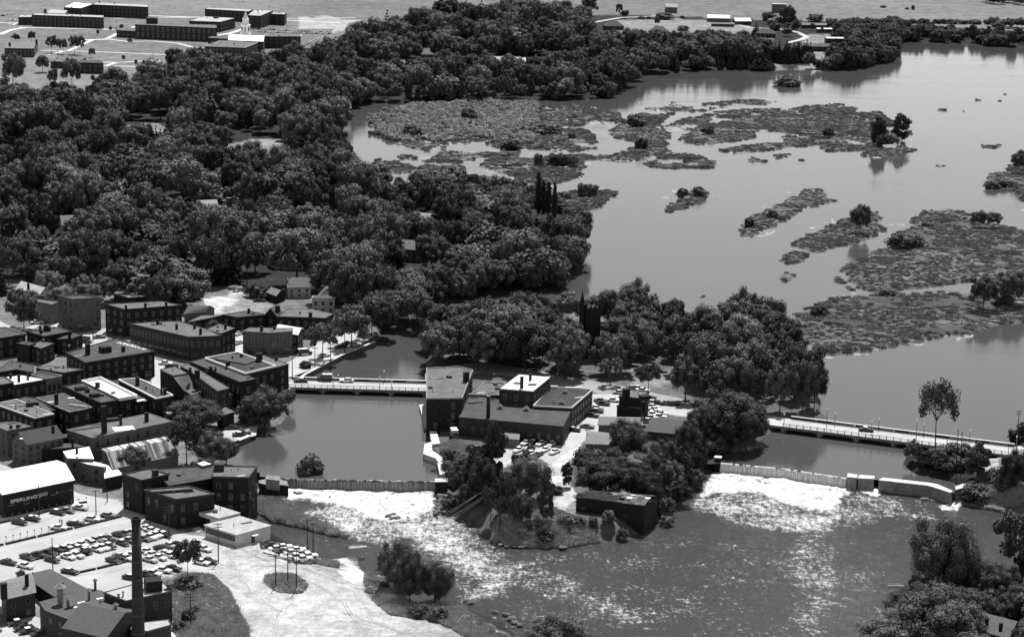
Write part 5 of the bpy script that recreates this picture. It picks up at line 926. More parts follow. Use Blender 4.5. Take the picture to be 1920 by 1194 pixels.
def car(label, x, y, deg, col='w', kind='sedan', z=Z0+.04, group=None, simple=False, pitch=0):
    key = (kind, col)
    if key not in CM:
        P = car_meshes(kind); b, r = PT[col]; CM[key] = {'body': P['body'].mesh('body', [b]), 'window': P['window'].mesh('window', ['glass']), 'roof': P['roof'].mesh('roof', [r]), 'wheel': P['wheel'].mesh('wheel', ['tyre']), 'bumper': P['bumper'].mesh('bumper', ['chrome'])}
        m = MB()
        m.mi = 0; m.f and None
        mm = P['body']; mm2 = MB(); mm2.v = mm.v+P['window'].v+P['roof'].v; o1 = len(mm.v); o2 = o1+len(P['window'].v)
        mm2.f = mm.f+[tuple(i+o1 for i in f) for f in P['window'].f]+[tuple(i+o2 for i in f) for f in P['roof'].f]; mm2.m = [0]*len(mm.f)+[1]*len(P['window'].f)+[2]*len(P['roof'].f); CM[key]['all'] = mm2.mesh('parked_car', [b, 'glass', r])
    M_ = CM[key]
    if simple:
        o = link('parked_car', M_['all'], None, (x, y, z-.15), math.radians(deg)); tag(o, label, 'car', group); return o
    t = thing('parked_car', label, 'car', (x, y, z), math.radians(deg), group)
    for p in ('body', 'window', 'roof'): link(p, M_[p], t)
    for a in (-1.6, 1.55):
        for b in (-.88, .88): link('wheel', M_['wheel'], t, (a, b, .35))
    for a in (-2.68, 2.63): link('bumper', M_['bumper'], t, (a, 0, .42))
    return t
TM = None
def truck(label, x, y, deg, box='paint_mid', cab='paint_dark', z=Z0+.04, s=1.0):
    P = truck_meshes(); t = thing('box_truck', label, 'truck', (x, y, z), math.radians(deg)); t.scale = (s, s, s)
    for k, mm in (('cargo_box', [box]), ('cab', [cab]), ('bonnet', [cab]), ('chassis', ['tyre'])): link(k, P[k].mesh(k, mm), t)
    m = MB(); m.box(-1.1, 0, 3.0, 4.3, 2.4, .07); link('box_roof', m.mesh('box_roof', ['paint_white']), t); wm = P['wheel'].mesh('wheel', ['tyre'])
    for a in (-2.2, 2.6):
        for b in (-.9, .9): link('wheel', wm, t, (a, b, .46))
ORD = 'first second third fourth fifth sixth seventh eighth ninth tenth eleventh twelfth thirteenth fourteenth fifteenth sixteenth seventeenth eighteenth nineteenth twentieth'.split()
for _t, _o in (('twenty', 'twentieth'), ('thirty', 'thirtieth'), ('forty', 'fortieth'), ('fifty', 'fiftieth')): ORD += ([_o] if _o != 'twentieth' else [])+[_t+'-'+q for q in ORD[:9]]
def cars(crop, lst, deg, where, group, dj=4, z=Z0+.04, simple=False):
    lst = sorted(lst)
    for i, c in enumerate(lst):
        (u_, v_), = cp(crop, [(c[0], c[1])]); x, y = G(u_, v_, z+.6); cl = c[2]; kd = c[3] if len(c) > 3 else 'sedan'
        o = ORD[i]
        car('%s %s, %s from the left %s' % (CN[cl], 'station wagon' if kd == 'wagon' else 'sedan', o, where), x, y, deg+random.uniform(-dj, dj), cl, kd, z, group, simple)
gp = 'cars in the town parking lot'
cars('c3', [(170,180,'d'),(285,148,'k'),(505,92,'k'),(592,76,'m')], -26, 'along the top kerb of the parking lot', gp)
cars('c3', [(705,52,'g')], -18, 'by the street corner above the parking lot', gp)
cars('c3', [(520,226,'w'),(665,190,'k'),(815,152,'w','wagon'),(960,120,'m','wagon')], -14, 'along the second kerb of the parking lot', gp)
cars('c3', [(240,485,'d'),(345,465,'d'),(430,447,'d'),(505,422,'k'),(570,412,'k'),(635,392,'w'),(720,375,'w'),(790,352,'w'),(850,335,'m'),(895,322,'g'),(950,325,'d'),(1055,290,'d'),(1118,278,'m'),(1170,268,'w'),(1295,232,'w'),(1338,252,'w'),(1390,272,'g')], -34, 'in the upper half of the crowded double row', gp)
cars('c3', [(460,508,'d'),(600,482,'w'),(680,468,'w'),(625,425,'w'),(690,408,'w'),(755,430,'k'),(850,416,'w'),(905,402,'w'),(962,388,'k'),(820,368,'g'),(1080,360,'k'),(1140,338,'m'),(1190,330,'d'),(1270,322,'m'),(1325,307,'w'),(1375,290,'w'),(1445,288,'k')], -38, 'in the lower half of the crowded double row', gp)
cars('c3', [(998,515,'d'),(1060,480,'m'),(1115,492,'w'),(1170,468,'w'),(1300,435,'w'),(1322,508,'g'),(1345,465,'w'),(1405,488,'w'),(1462,455,'g'),(1500,470,'w'),(1420,412,'d'),(1500,385,'g'),(1560,380,'d'),(1800,412,'w'),(1740,370,'g')], -36, 'in the row behind the smokestack', gp)
cars('c3', [(615,612,'k'),(75,532,'d'),(225,562,'w'),(1155,665,'k'),(1290,638,'d'),(1352,628,'w'),(1440,600,'w'),(1528,585,'d'),(1778,532,'w'),(1838,520,'d')], -26, 'in the loose bottom row of the parking lot', gp)
cars('c3', [(160,1062,'k'),(210,1108,'d'),(255,1135,'k'),(352,1160,'d')], 30, 'in the small yard behind the dairy works', 'cars behind the dairy works')
cars('c5', [(470,772,'d'),(512,800,'w'),(565,788,'w'),(560,822,'d'),(632,832,'w'),(672,810,'w'),(708,838,'w'),(722,880,'w'),(765,858,'w'),(670,862,'g')], 22, 'in the cluster beside the bank channel', 'cars clustered beside the bank channel')
cars('f4', [(790,190,'w'),(853,188,'k'),(930,194,'w'),(1023,200,'w')], 242, 'along the long mill in the island lot', 'cars in the island lot')
cars('f4', [(725,252,'w'),(828,248,'d'),(835,284,'w'),(905,292,'k'),(965,250,'w'),(1050,270,'w')], 240, 'in the near row of the island lot', 'cars in the island lot')
cars('d1', [(285,300,'m'),(302,325,'d'),(250,358,'g'),(250,382,'k'),(215,418,'d'),(385,297,'w'),(175,507,'m'),(65,532,'k')], -20, 'beside the long mill wing lane', 'cars by the mill wing')
cars('d1', [(700,348,'w'),(716,370,'w'),(732,392,'w'),(702,410,'w'),(756,426,'w'),(684,436,'w'),(662,462,'w'),(766,402,'w')], -20, 'in the tight group right of the pump house', 'cars right of the pump house')
cars('d1', [(437,235,'g'),(540,200,'m'),(585,200,'k'),(620,217,'w'),(700,316,'g'),(742,320,'d'),(815,320,'m'),(862,325,'k')], -8, 'in the row behind the pump house', 'cars behind the pump house')
cars('c4', [(1125,908,'k')], 182, 'on the town bridge', 'traffic on the town bridge', 1, ZD+.1)
cars('c4', [(1490,908,'w','wagon')], 182, 'on the town bridge near its middle', 'traffic on the town bridge', 1, ZD+.1)
x, y = G(*cp('c4', [(1318,898)])[0], ZD+.7); truck('dark box truck crossing the town bridge', x, y, 182, 'paint_dark', 'paint_dark', ZD+.12, .85)
x, y = G(*cp('c4', [(1158,705)])[0]); truck('dark box truck parked on the river street', x, y, 20, 'paint_dark', 'paint_dark', s=.85)
x, y = G(*cp('c6', [(606,722)])[0]); truck('pale box truck with a dark cab beside the stone mill', x, y, 282, 'paint_pale', 'paint_dark', s=1.0)
cars('d2', [(785,402,'k')], -12, 'crossing the long bridge', 'traffic on the long bridge', 1, ZD+.1)
cars('c4', [(1445,636,'k'),(1500,612,'d'),(1560,622,'w'),(1310,708,'g')], 35, 'parked on the river street', 'cars on the river street')
cars('c4', [(45,768,'w'),(95,790,'k')], 10, 'on the market street', 'cars on the market street')
cars('c4', [(630,532,'w'),(630,605,'g')], 60, 'on the side street by the frame hotel', 'cars on the side street')
cars('c4', [(795,268,'d')], 10, 'on the pale dirt lot', 'cars on the dirt lot')
cars('e1', [(1500,890,'k'),(1520,955,'d'),(1780,870,'m'),(1100,690,'w'),(240,720,'w'),(340,740,'w'),(660,610,'w')], 20, 'in the yards below the tenement', 'cars near the tenement')
cars('f5', [(1000,450,'d'),(1110,545,'k'),(1150,530,'d')], 15, 'in the pond side yard', 'cars in the pond side yard')
cars('d3', [(1420+i*17.5, 160+i*.9+random.uniform(-1, 1), random.choice('wwgkm')) for i in range(26)], 80, 'in the far row of the campus parking', 'cars in the campus parking', 5, simple=True)
cars('d3', [(1440+i*18, 178+i*.5+random.uniform(-1, 1), random.choice('wwgkm')) for i in range(24)], 80, 'in the middle row of the campus parking', 'cars in the campus parking', 5, simple=True)
cars('d3', [(1690+i*15, 262-i*6, random.choice('wwgkm')) for i in range(10)], 20, 'in the slanting row of the campus parking', 'cars in the campus parking', 5, simple=True)
cars('d3', [(18,88,'d'),(45,82,'w'),(62,80,'g'),(72,113,'w')], 5, 'beside the nearest dormitory', 'cars by the dormitory', 5, simple=True)
# kerbs, meters and bay lines of the lot
def kerb(label, crop, a, b):
    p = wp(cp(crop, [a, b]), Z0); t = thing('kerb', label, 'kerb', (*p[0], Z0), 0, 'long low kerbs of the parking lot'); m = MB(); m.prism(strip(p, .8), Z0+.0, Z0+.5); m.build('beam', ['stone_dark'], t)
for lb, a, b in (('topmost kerb at the sign store, left piece', (-60,205), (95,170)), ('topmost kerb at the sign store, right piece', (330,115), (440,85)), ('short kerb beside the street corner of the lot', (700,18), (765,8)), ('left end piece of the second kerb', (-60,400), (28,382)), ('second kerb, middle long piece', (52,378), (316,315)),
                 ('second kerb, piece before the white sedan', (335,312), (636,240)), ('second kerb, piece nearest the street', (658,235), (1070,135)), ('kerb under the crowded double row', (255,525), (540,462)), ('third kerb, left piece by the garage', (650,640), (840,597)), ('third kerb, right piece by the smokestack', (858,594), (1190,512))):
    kerb(lb, 'c3', a, b)
mt_ = MB(); mt_.tube((0, 0, 0), (0, 0, 1.1), .04, .04, 5); mt_.box(0, 0, 1.05, .22, .18, .34); mt_ = mt_.mesh('parking_meter', ['metal_dark']); k = 0
for a, b, n in (((-20,180), (760,5), 13), ((55,352), (430,262), 7)):
    for i in range(n):
        (u_, v_), = cp('c3', [(a[0]+(b[0]-a[0])*i/(n-1), a[1]+(b[1]-a[1])*i/(n-1))]); o = link('parking_meter', mt_, None, (*G(u_, v_), Z0)); o.scale = (1.5, 1.5, 1.2); k += 1
        tag(o, '%s parking meter from the left along the %s kerb' % (ORD[i], 'top' if n == 13 else 'second'), 'parking meter', 'parking meters')
m = MB()
def bay(crop, a, b, n, dx, dy):
    for i in range(n):
        p = wp(cp(crop, [(a[0]+(b[0]-a[0])*i/(n-1), a[1]+(b[1]-a[1])*i/(n-1)), (a[0]+(b[0]-a[0])*i/(n-1)+dx, a[1]+(b[1]-a[1])*i/(n-1)+dy)])); q = strip(p, .16); m.add([(*t_, Z0+.035) for t_ in q], [(0, 1, 2, 3)] if area(q) > 0 else [(3, 2, 1, 0)])
bay('c3', (40,395), (1090,160), 30, 75, 12); bay('c3', (-40,420), (0,410), 2, 75, 12); bay('c3', (-30,210), (480,95), 16, 70, 12); bay('c3', (700,420), (1180,310), 10, 70, 40)
tag(m.build('bay_marking', ['paint_line']), 'white painted parking bay lines', kind='structure')
# ------------------------------------------------------------------ people
def person(label, u_, v_, top, bottom, ang=0.0):
    x, y = G(u_, v_); bm = bpy.data.meshes.new('person'); v = [(0,0,.92),(0,0,1.2),(0,0,1.42),(0,0,1.52),(0,.02,1.66),(.1,0,.88),(.11,.02,.48),(.12,-.02,.05),(.13,.12,.03),(-.1,0,.88),(-.12,.08,.5),(-.13,.02,.05),(-.13,.15,.03),(.2,0,1.38),(.25,.0,1.1),(.24,.1,.86),(-.2,0,1.38),(-.26,.0,1.1),(-.24,.08,.86)]
    e = [(0,1),(1,2),(2,3),(3,4),(0,5),(5,6),(6,7),(7,8),(0,9),(9,10),(10,11),(11,12),(2,13),(13,14),(14,15),(2,16),(16,17),(17,18)]; rr = [.15,.16,.15,.06,.11,.1,.07,.045,.04,.1,.07,.045,.04,.07,.05,.035,.07,.05,.035]
    bm.from_pydata(v, e, []); o = bpy.data.objects.new('person', bm); C.objects.link(o); sk = o.modifiers.new('s', 'SKIN'); 
    for i, q in enumerate(bm.skin_vertices[0].data if bm.skin_vertices else []): q.radius = (rr[i], rr[i])
    o.modifiers.new('d', 'SUBSURF').levels = 1; bpy.context.view_layer.update(); me = bpy.data.meshes.new_from_object(o.evaluated_get(bpy.context.evaluated_depsgraph_get())); bpy.data.objects.remove(o)
    if not len(me.polygons): return
    me.materials.clear()
    for k in (top, bottom, 'skin'): me.materials.append(MAT[k])
    for p in me.polygons:
        z = p.center.z; p.material_index = 2 if z > 1.5 or (abs(p.center.x) > .2 and z < .95) else 0 if z > .95 else 1
    o = link('person', me, None, (x, y, Z0+.02), ang); tag(o, label, 'person')
def add_skin(me): pass
person('person in pale clothes walking behind the white sedan on the lot', *cp('e6', [(1335,985)])[0], 'cloth_pale', 'cloth_dark', .4)
person('person in dark clothes beside the white sedan on the lot', *cp('e6', [(1385,990)])[0], 'cloth_dark', 'cloth_dark', -.5)
person('person in dark clothes standing at the sunlit edge of the mill shadow', *cp('c2', [(1120,812)])[0], 'cloth_dark', 'cloth_dark', 1.2)
# ------------------------------------------------------------------ rocks and lumber
def rock_mesh(sd, fl=.6):
    rs = np.random.RandomState(sd); m = MB(); n = 8; vs = []
    for k, (z, r) in enumerate(((-.3, .8), (.15, 1), (.55, .75), (.75, .3))):
        for i in range(n): a = 2*math.pi*i/n; q = r*(1+rs.uniform(-.25, .25)); vs.append((q*math.cos(a), q*math.sin(a), z*fl*(1+rs.uniform(-.2, .2))))
    fs = [(k*n+i, k*n+(i+1) % n, (k+1)*n+(i+1) % n, (k+1)*n+i) for k in range(3) for i in range(n)]+[tuple(range(3*n, 4*n))]; m.add(vs, fs); return m.mesh('rock', ['rock'])
RM = [rock_mesh(i) for i in range(4)]
def rocks(crop, lst, z, where, group, s=1.0):
    for i, c in enumerate(lst):
        (u_, v_), = cp(crop, [c[:2]]); r = c[2] if len(c) > 2 else 1.0; x, y = G(u_, v_, z); o = link('rock', RM[i % 4], None, (x, y, z), random.uniform(0, 6)); o.scale = (r*s, r*s*.8, r*s*.8)
        tag(o, 'dark wet rock, %s of those %s' % (ORD[i % 20], where), 'rock', group)
rocks('c5', [(690,362,2.4),(650,355,1.6),(1010,362,1),(1050,372,.9),(870,347,1.2),(820,345,.8),(1415,375,1.5),(1440,362,1.2),(1470,380,1),(1595,455,1.8),(1400,540,2.2),(1440,530,2.6),(1470,560,3.2),(1425,560,2.2),(1555,556,1.4),(1255,595,.8),(930,388,1)], ZL, 'in the foam under the pond dam', 'rocks under the pond dam', .55)
rocks('d2', [(610,905,2.6),(640,890,2.0),(690,855,1.4),(740,860,1.6),(790,870,1.2),(60,790,1.2),(20,775,1),(90,800,1.5),(1210,905,3),(1260,915,2.2)], ZL, 'under the slanting dam and piers', 'rocks under the slanting dam', .6)
rocks('d2', [(1520,945,2),(1560,950,2.6),(1600,955,2),(1650,965,3),(1700,972,3),(1760,985,3.4),(1820,990,3),(1870,985,2.4),(1910,990,3),(1860,965,2),(1900,1058,2.2),(1580,940,1.6)], ZL, 'on the flat ledge of the right bank', 'rocks on the right bank ledge')
rocks('c7', [(150,300,1.6),(165,280,1.8),(190,260,1.6),(160,250,1.6),(210,230,1.8),(180,215,1.6),(150,225,1.4),(205,190,1.8),(170,185,1.6),(225,165,1.6),(190,150,1.6),(160,160,1.4),(215,145,1.4),(140,310,1.2)], ZL+.8, 'piled below the dam abutment', 'rocks piled below the abutment')
rocks('c7', [(600,535,1),(650,545,1.1),(700,548,1),(745,552,1.2),(790,548,.9),(1045,556,1.8),(640,1030,1.3),(680,1060,1.6),(700,1085,1.3),(740,1105,1.2),(560,1010,1),(480,1115,1.6),(520,1110,1.4),(545,1125,1.1),(400,945,1.2),(350,930,1)], ZL+.5, 'along the river edges of both points', 'rocks along the lower river edges')
def lumber(label, crop, p, n, ang, ln=4.0, z=Z0):
    (u_, v_), = cp(crop, [p]); x, y = G(u_, v_, z); t = thing('plank_pile', label, 'planks', (x, y, z)); a = math.radians(ang)
    for i in range(n):
        m = MB(); m.box(x-math.sin(a)*i*.5+random.uniform(-.2, .2), y+math.cos(a)*i*.5, z+.05+.06*(i % 2), ln*random.uniform(.8, 1.1), .3, .14, a+random.uniform(-.06, .06)); m.build('plank', [random.choice(['metal_light', 'wood_grey', 'wood_pole', 'concrete'])], t)
lumber('loose frame of pale and dark boards near the ruin', 'f4', (1085,885), 7, -38, 6, .4)
lumber('long boards lying on the bank by the river trees', 'c5', (1355,1060), 6, -30, 8, 0)
lumber('small heap of boards beside the river trees', 'c5', (1450,1120), 4, -15, 3, 0)
lumber('pale planks at the tip of the bank channel', 'c5', (1160,800), 5, 20, 6, .2)
lumber('pale dock boards under the trees of the lower right bank', 'f1', (615,705), 4, 4, 5, ZL+.3)

# tyre tracks worn into the gravel yard
k = 0
for pts_ in ([(400,1010),(470,1040),(560,1075),(640,1130),(680,1200)],[(430,1015),(520,1050),(640,1085),(690,1150),(720,1230)],[(660,1045),(600,1050),(520,1058),(440,1060),(380,1045)],[(640,1060),(560,1100),(520,1150),(500,1215)],[(540,1150),(480,1120),(450,1070),(420,1020)],[(560,1160),(640,1150),(720,1175),(800,1210)],[(100,1085),(200,1075),(320,1050),(400,1035)],[(20,995),(140,960),(220,960)],[(60,1040),(200,1000),(300,1010)]):
    w0 = wp(pts_); w_ = []
    for i in range(len(w0)-1):
        for j in range(5): w_.append(Vector(w0[i]).lerp(Vector(w0[i+1]), j/5)+Vector((random.uniform(-.3, .3), random.uniform(-.3, .3))))
    for off in (-.8, .8):
        q = strip(w_, 1.6+off); n_ = len(w_); line = [Vector(q[i]) if off > 0 else Vector(q[i]) for i in range(n_)]
        hz = levels(np.array([p.x for p in line]), np.array([p.y for p in line]))[0]; m = MB()
        for i in range(n_-1):
            a_, b_ = line[i], line[i+1]; d_ = (b_-a_).normalized(); nn = Vector((-d_.y, d_.x))*.16; z1, z2 = hz[i]+.05, hz[i+1]+.05
            if random.random() < .35: continue
            m.add([(*(a_-nn), z1), (*(b_-nn), z2), (*(b_+nn), z2), (*(a_+nn), z1)], [(0, 1, 2, 3)])
        if m.f: tag(m.build('tyre_track', ['track']), 'worn wheel track in the gravel', kind='structure')
# ------------------------------------------------------------------ tree shapes (unit height, unit crown width)
OCT_V = np.array([(1,0,0),(-1,0,0),(0,1,0),(0,-1,0),(0,0,1),(0,0,-1)], float); OCT_F = [(0,2,4),(2,1,4),(1,3,4),(3,0,4),(2,0,5),(1,2,5),(3,1,5),(0,3,5)]
def sub_oct():
    V = [tuple(v) for v in OCT_V]; Fc = []
    def mid(a, b):
        p = (np.array(V[a])+np.array(V[b])); p = tuple(p/np.linalg.norm(p))
        for i, q in enumerate(V):
            if abs(q[0]-p[0])+abs(q[1]-p[1])+abs(q[2]-p[2]) < 1e-6: return i
        V.append(p); return len(V)-1
    for a, b, c in OCT_F: ab, bc, ca = mid(a, b), mid(b, c), mid(c, a); Fc += [(a, ab, ca), (ab, b, bc), (ca, bc, c), (ab, bc, ca)]
    return np.array(V), np.array(Fc)
SV, SF = sub_oct()
def crown(name, lobes, nq, ls, m, seed, zsq=1.0, core=.74, spread=.55, leafy=(1, 1)):
    rs = np.random.RandomState(seed); V = []; T = []; off = 0
    for c, r in lobes:
        c = np.array(c); V.append(c+SV*np.array([r, r, r*zsq])*core*(1+rs.uniform(-.12, .12, (len(SV), 1)))); T.append(np.concatenate([SF, SF[:, :1]], 1)+off); off += len(SV)
    P = []; Dn = []
    for c, r in lobes:
        c = np.array(c); d = rs.normal(size=(nq, 3)); d /= np.linalg.norm(d, axis=1)[:, None]; rad = r*(core+rs.power(2.0, nq)*(1.12-core))
        P.append(c+d*rad[:, None]*np.array([1, 1, zsq])); Dn.append(d)
    P = np.concatenate(P); Dn = np.concatenate(Dn); keep = np.ones(len(P), bool)
    for i, (c, r) in enumerate(lobes):
        dd = (P-np.array(c))/np.array([r, r, r*zsq]); ins = (dd**2).sum(1) < (core*.95)**2; keep &= ~ins
    P = P[keep]; Dn = Dn[keep]; n = len(P)
    nn = Dn*(1-spread)+rs.normal(size=(n, 3))*spread*.7+np.array([0, 0, .25]); nn /= np.linalg.norm(nn, axis=1)[:, None]
    t1 = np.cross(nn, rs.normal(size=(n, 3))); t1 /= np.linalg.norm(t1, axis=1)[:, None]; t2 = np.cross(nn, t1); s = ls*rs.uniform(.55, 1.35, (n, 1))
    q = [P+t1*s*leafy[0]*rs.uniform(.5, .7, (n, 1)), P+t2*s*leafy[1]*rs.uniform(.35, .7, (n, 1)), P-t1*s*leafy[0]*rs.uniform(.5, .7, (n, 1)), P-t2*s*leafy[1]*rs.uniform(.35, .7, (n, 1))]
    V.append(np.stack(q, 1).reshape(-1, 3)); T.append(np.arange(n*4).reshape(n, 4)+off)
    V = np.concatenate(V); T = np.concatenate(T)
    me = bpy.data.meshes.new(name); me.vertices.add(len(V)); me.vertices.foreach_set('co', V.astype(np.float32).ravel())
    nco = len(lobes)*len(SF); tri = T[:nco, :3]; qd = T[nco:]; idx = np.concatenate([tri.ravel(), qd.ravel()]); me.loops.add(len(idx)); me.loops.foreach_set('vertex_index', idx.astype(np.int32))
    st = np.concatenate([np.arange(nco)*3, nco*3+np.arange(len(qd))*4]); me.polygons.add(len(st)); me.polygons.foreach_set('loop_start', st.astype(np.int32)); me.update(calc_edges=True); me.materials.append(MAT[m]); return me
def dome(seed, n, cz, rx, rz, lr, jit=.12, zmin=-.5):
    rs = np.random.RandomState(seed); out = []
    for i in range(n):
        z = 1-(i+.5)/n*(1-zmin); a = i*2.39996+rs.uniform(-.4, .4); r = math.sqrt(max(0, 1-z*z)); k = rs.uniform(.7, 1.08)
        out.append(((r*math.cos(a)*rx*k+rs.uniform(-jit, jit)*rx, r*math.sin(a)*rx*k+rs.uniform(-jit, jit)*rx, cz+z*rz*k+rs.uniform(-jit, jit)*rz), lr*rs.uniform(.65, 1.3)))
    return out+[((0, 0, cz), rx*.62)]
CW = {}
CW['broadleaf'] = [crown('crown', dome(i, (26, 44, 34, 52)[i % 4], .60+.03*(i % 2), .37+.02*(i % 3), .26+.03*(i % 4), (.15, .105, .13, .10)[i % 4], .2, -.75), (230, 140, 180, 125)[i % 4], .034, 'leaf', i, core=.7, spread=.36) for i in range(10)]
CW['open'] = [crown('crown', [(c, r*.8) for c, r in dome(20+i, 26, .66, .40, .24, .12, .25, -.8)[:-1]], 150, .036, 'leaf', 20+i, core=.5) for i in range(3)]
CW['willow'] = [crown('crown', dome(40+i, 34, .45, .40, .40, .12, .08, -.9), 190, .036, 'leaf_pale', 40+i, leafy=(.7, 1.3)) for i in range(3)]
CW['bush'] = [crown('crown', dome(60+i, 18, .28, .36, .5, .17, .16, -.3), 90, .07, 'leaf', 60+i) for i in range(4)]
CW['palebush'] = [crown('crown', dome(64+i, 18, .28, .36, .5, .17, .16, -.3), 90, .07, 'leaf_pale', 64+i) for i in range(3)]
CW['upright'] = [crown('crown', dome(70+i, 44, .54, .33, .4, .13, .3, -.95), 110, .05, 'leaf', 70+i, zsq=.5, core=.55, spread=.65, leafy=(1, 1)) for i in range(4)]
CW['fine'] = [crown('crown', dome(110+i, (60, 44, 80)[i], .58, .37, .32, (.12, .14, .1)[i], .26, -.9), (420, 520, 330)[i], .019, 'leaf', 110+i, core=.66, spread=.42) for i in range(3)]
CW['finewillow'] = [crown('crown', dome(114+i, 60, .45, .40, .42, .11, .16, -.9), 420, .02, 'leaf_pale', 114+i, leafy=(.7, 1.3), core=.6) for i in range(2)]
CW['poplar'] = [crown('crown', [((.08*math.cos(a*2.4), .08*math.sin(a*2.4), .1+z*.82), .36*math.sin(math.pi*(.12+z*.83))**.6) for a, z in enumerate(np.linspace(0, 1, 14))], 170, .05, 'needle', 75+i, zsq=.3, leafy=(.6, 1)) for i in range(2)]
CW['conifer'] = [crown('crown', [((r_*.5*math.cos(a), r_*.5*math.sin(a), .1+z*.86), max(.06, .27*(1-z))) for z in np.linspace(0, 1, 9) for r_ in (max(.05, .95*(1-z)),) for a in np.arange(0, 6.28, 6.28/max(1, int(6*(1-z)+1)))+z*9], 60, .05, 'needle', 80+i, zsq=.35) for i in range(2)]
CW['scrub'] = [crown('crown', dome(90+i, 13, .2, .38, .5, .17, .25, -.1), 60, .085, 'scrub', 90+i) for i in range(3)]
def blades(seed, n, m, w=.05):
    rs = np.random.RandomState(seed); V = []
    for k in range(n):
        a, r = rs.uniform(0, 6.28), .42*math.sqrt(rs.rand()); x, y = r*math.cos(a), r*math.sin(a); b = rs.uniform(0, 6.28); h = rs.uniform(.45, 1); lx, ly = x*(1.2+rs.rand()*.6), y*(1.2+rs.rand()*.6); c, s = w*math.cos(b), w*math.sin(b)
        V += [(x-c, y-s, 0), (x+c, y+s, 0), (lx+c*.4, ly+s*.4, h), (lx-c*.4, ly-s*.4, h)]
    me = bpy.data.meshes.new('tuft'); me.from_pydata(V, [], [tuple(range(4*k, 4*k+4)) for k in range(n)]); me.materials.append(MAT[m]); return me
CW['tuft'] = [blades(95+i, 90, 'reed', .045) for i in range(2)]
CW['grass'] = [blades(97+i, 90, 'grass_tuft', .045) for i in range(2)]
TK = {}
def trunk_mesh(seed, top, r=.02, limbs=4, w=.25):
    rs = np.random.RandomState(seed); m = MB(); p = Vector((0, 0, -.02)); k = 3; pts = [p]
    for i in range(k): pts.append(Vector((rs.uniform(-.02, .02)*i, rs.uniform(-.02, .02)*i, top*(i+1)/k)))
    for i in range(k): m.tube(pts[i], pts[i+1], r*(1-.22*i), r*(1-.22*(i+1)), 6, False)
    for i in range(limbs):
        a = i*2.4+rs.uniform(-.4, .4); b = pts[2].lerp(pts[3], rs.uniform(0, .6)); e = b+Vector((w*math.cos(a), w*math.sin(a), rs.uniform(.16, .3))); m.tube(b, e, r*.5, r*.18, 5, False)
    return m.mesh('trunk', ['bark'])
TK['broadleaf'] = [trunk_mesh(i, .55) for i in range(4)]; TK['open'] = [trunk_mesh(10+i, .6, .018, 6, .3) for i in range(3)]; TK['willow'] = [trunk_mesh(20, .4, .03)]; TK['bush'] = [trunk_mesh(21, .3, .015)]; TK['palebush'] = TK['bush']; TK['upright'] = [trunk_mesh(22, .7, .015, 3, .1)]
TK['poplar'] = [trunk_mesh(23, .8, .05, 2, .1)]; TK['conifer'] = [trunk_mesh(24, .85, .03, 0)]; TK['scrub'] = TK['bush']
# lone elm with a bare lower trunk
CW['elm'] = [crown('crown', [((.31*math.cos(a)*k, .31*math.sin(a)*k, z), r*1.3) for a, k, z, r in ((0,1,.88,.11),(1,.8,.93,.1),(2,1,.9,.12),(3,1.1,.84,.12),(4,.9,.93,.1),(5,1,.86,.12),(.5,1.2,.76,.1),(3.4,1.25,.72,.11),(2.5,.5,.95,.11),(5.5,.4,.9,.12),(3.1,1.3,.62,.08),(0,1.1,.66,.07),(4.4,.9,.75,.1),(1.6,.9,.78,.1))], 170, .03, 'leaf', 33, core=.5)]
TK['elm'] = [trunk_mesh(30, .72, .017, 8, .24)]
TREES = []                                              # u, v, width m, height m, kind, z, label or None
def T(c, lst, z=Z0):
    for q in lst:
        (u_, v_), = cp(c, [q[:2]]); TREES.append([u_, v_, q[2], q[3], q[4], z, q[5] if len(q) > 5 else None, 1])
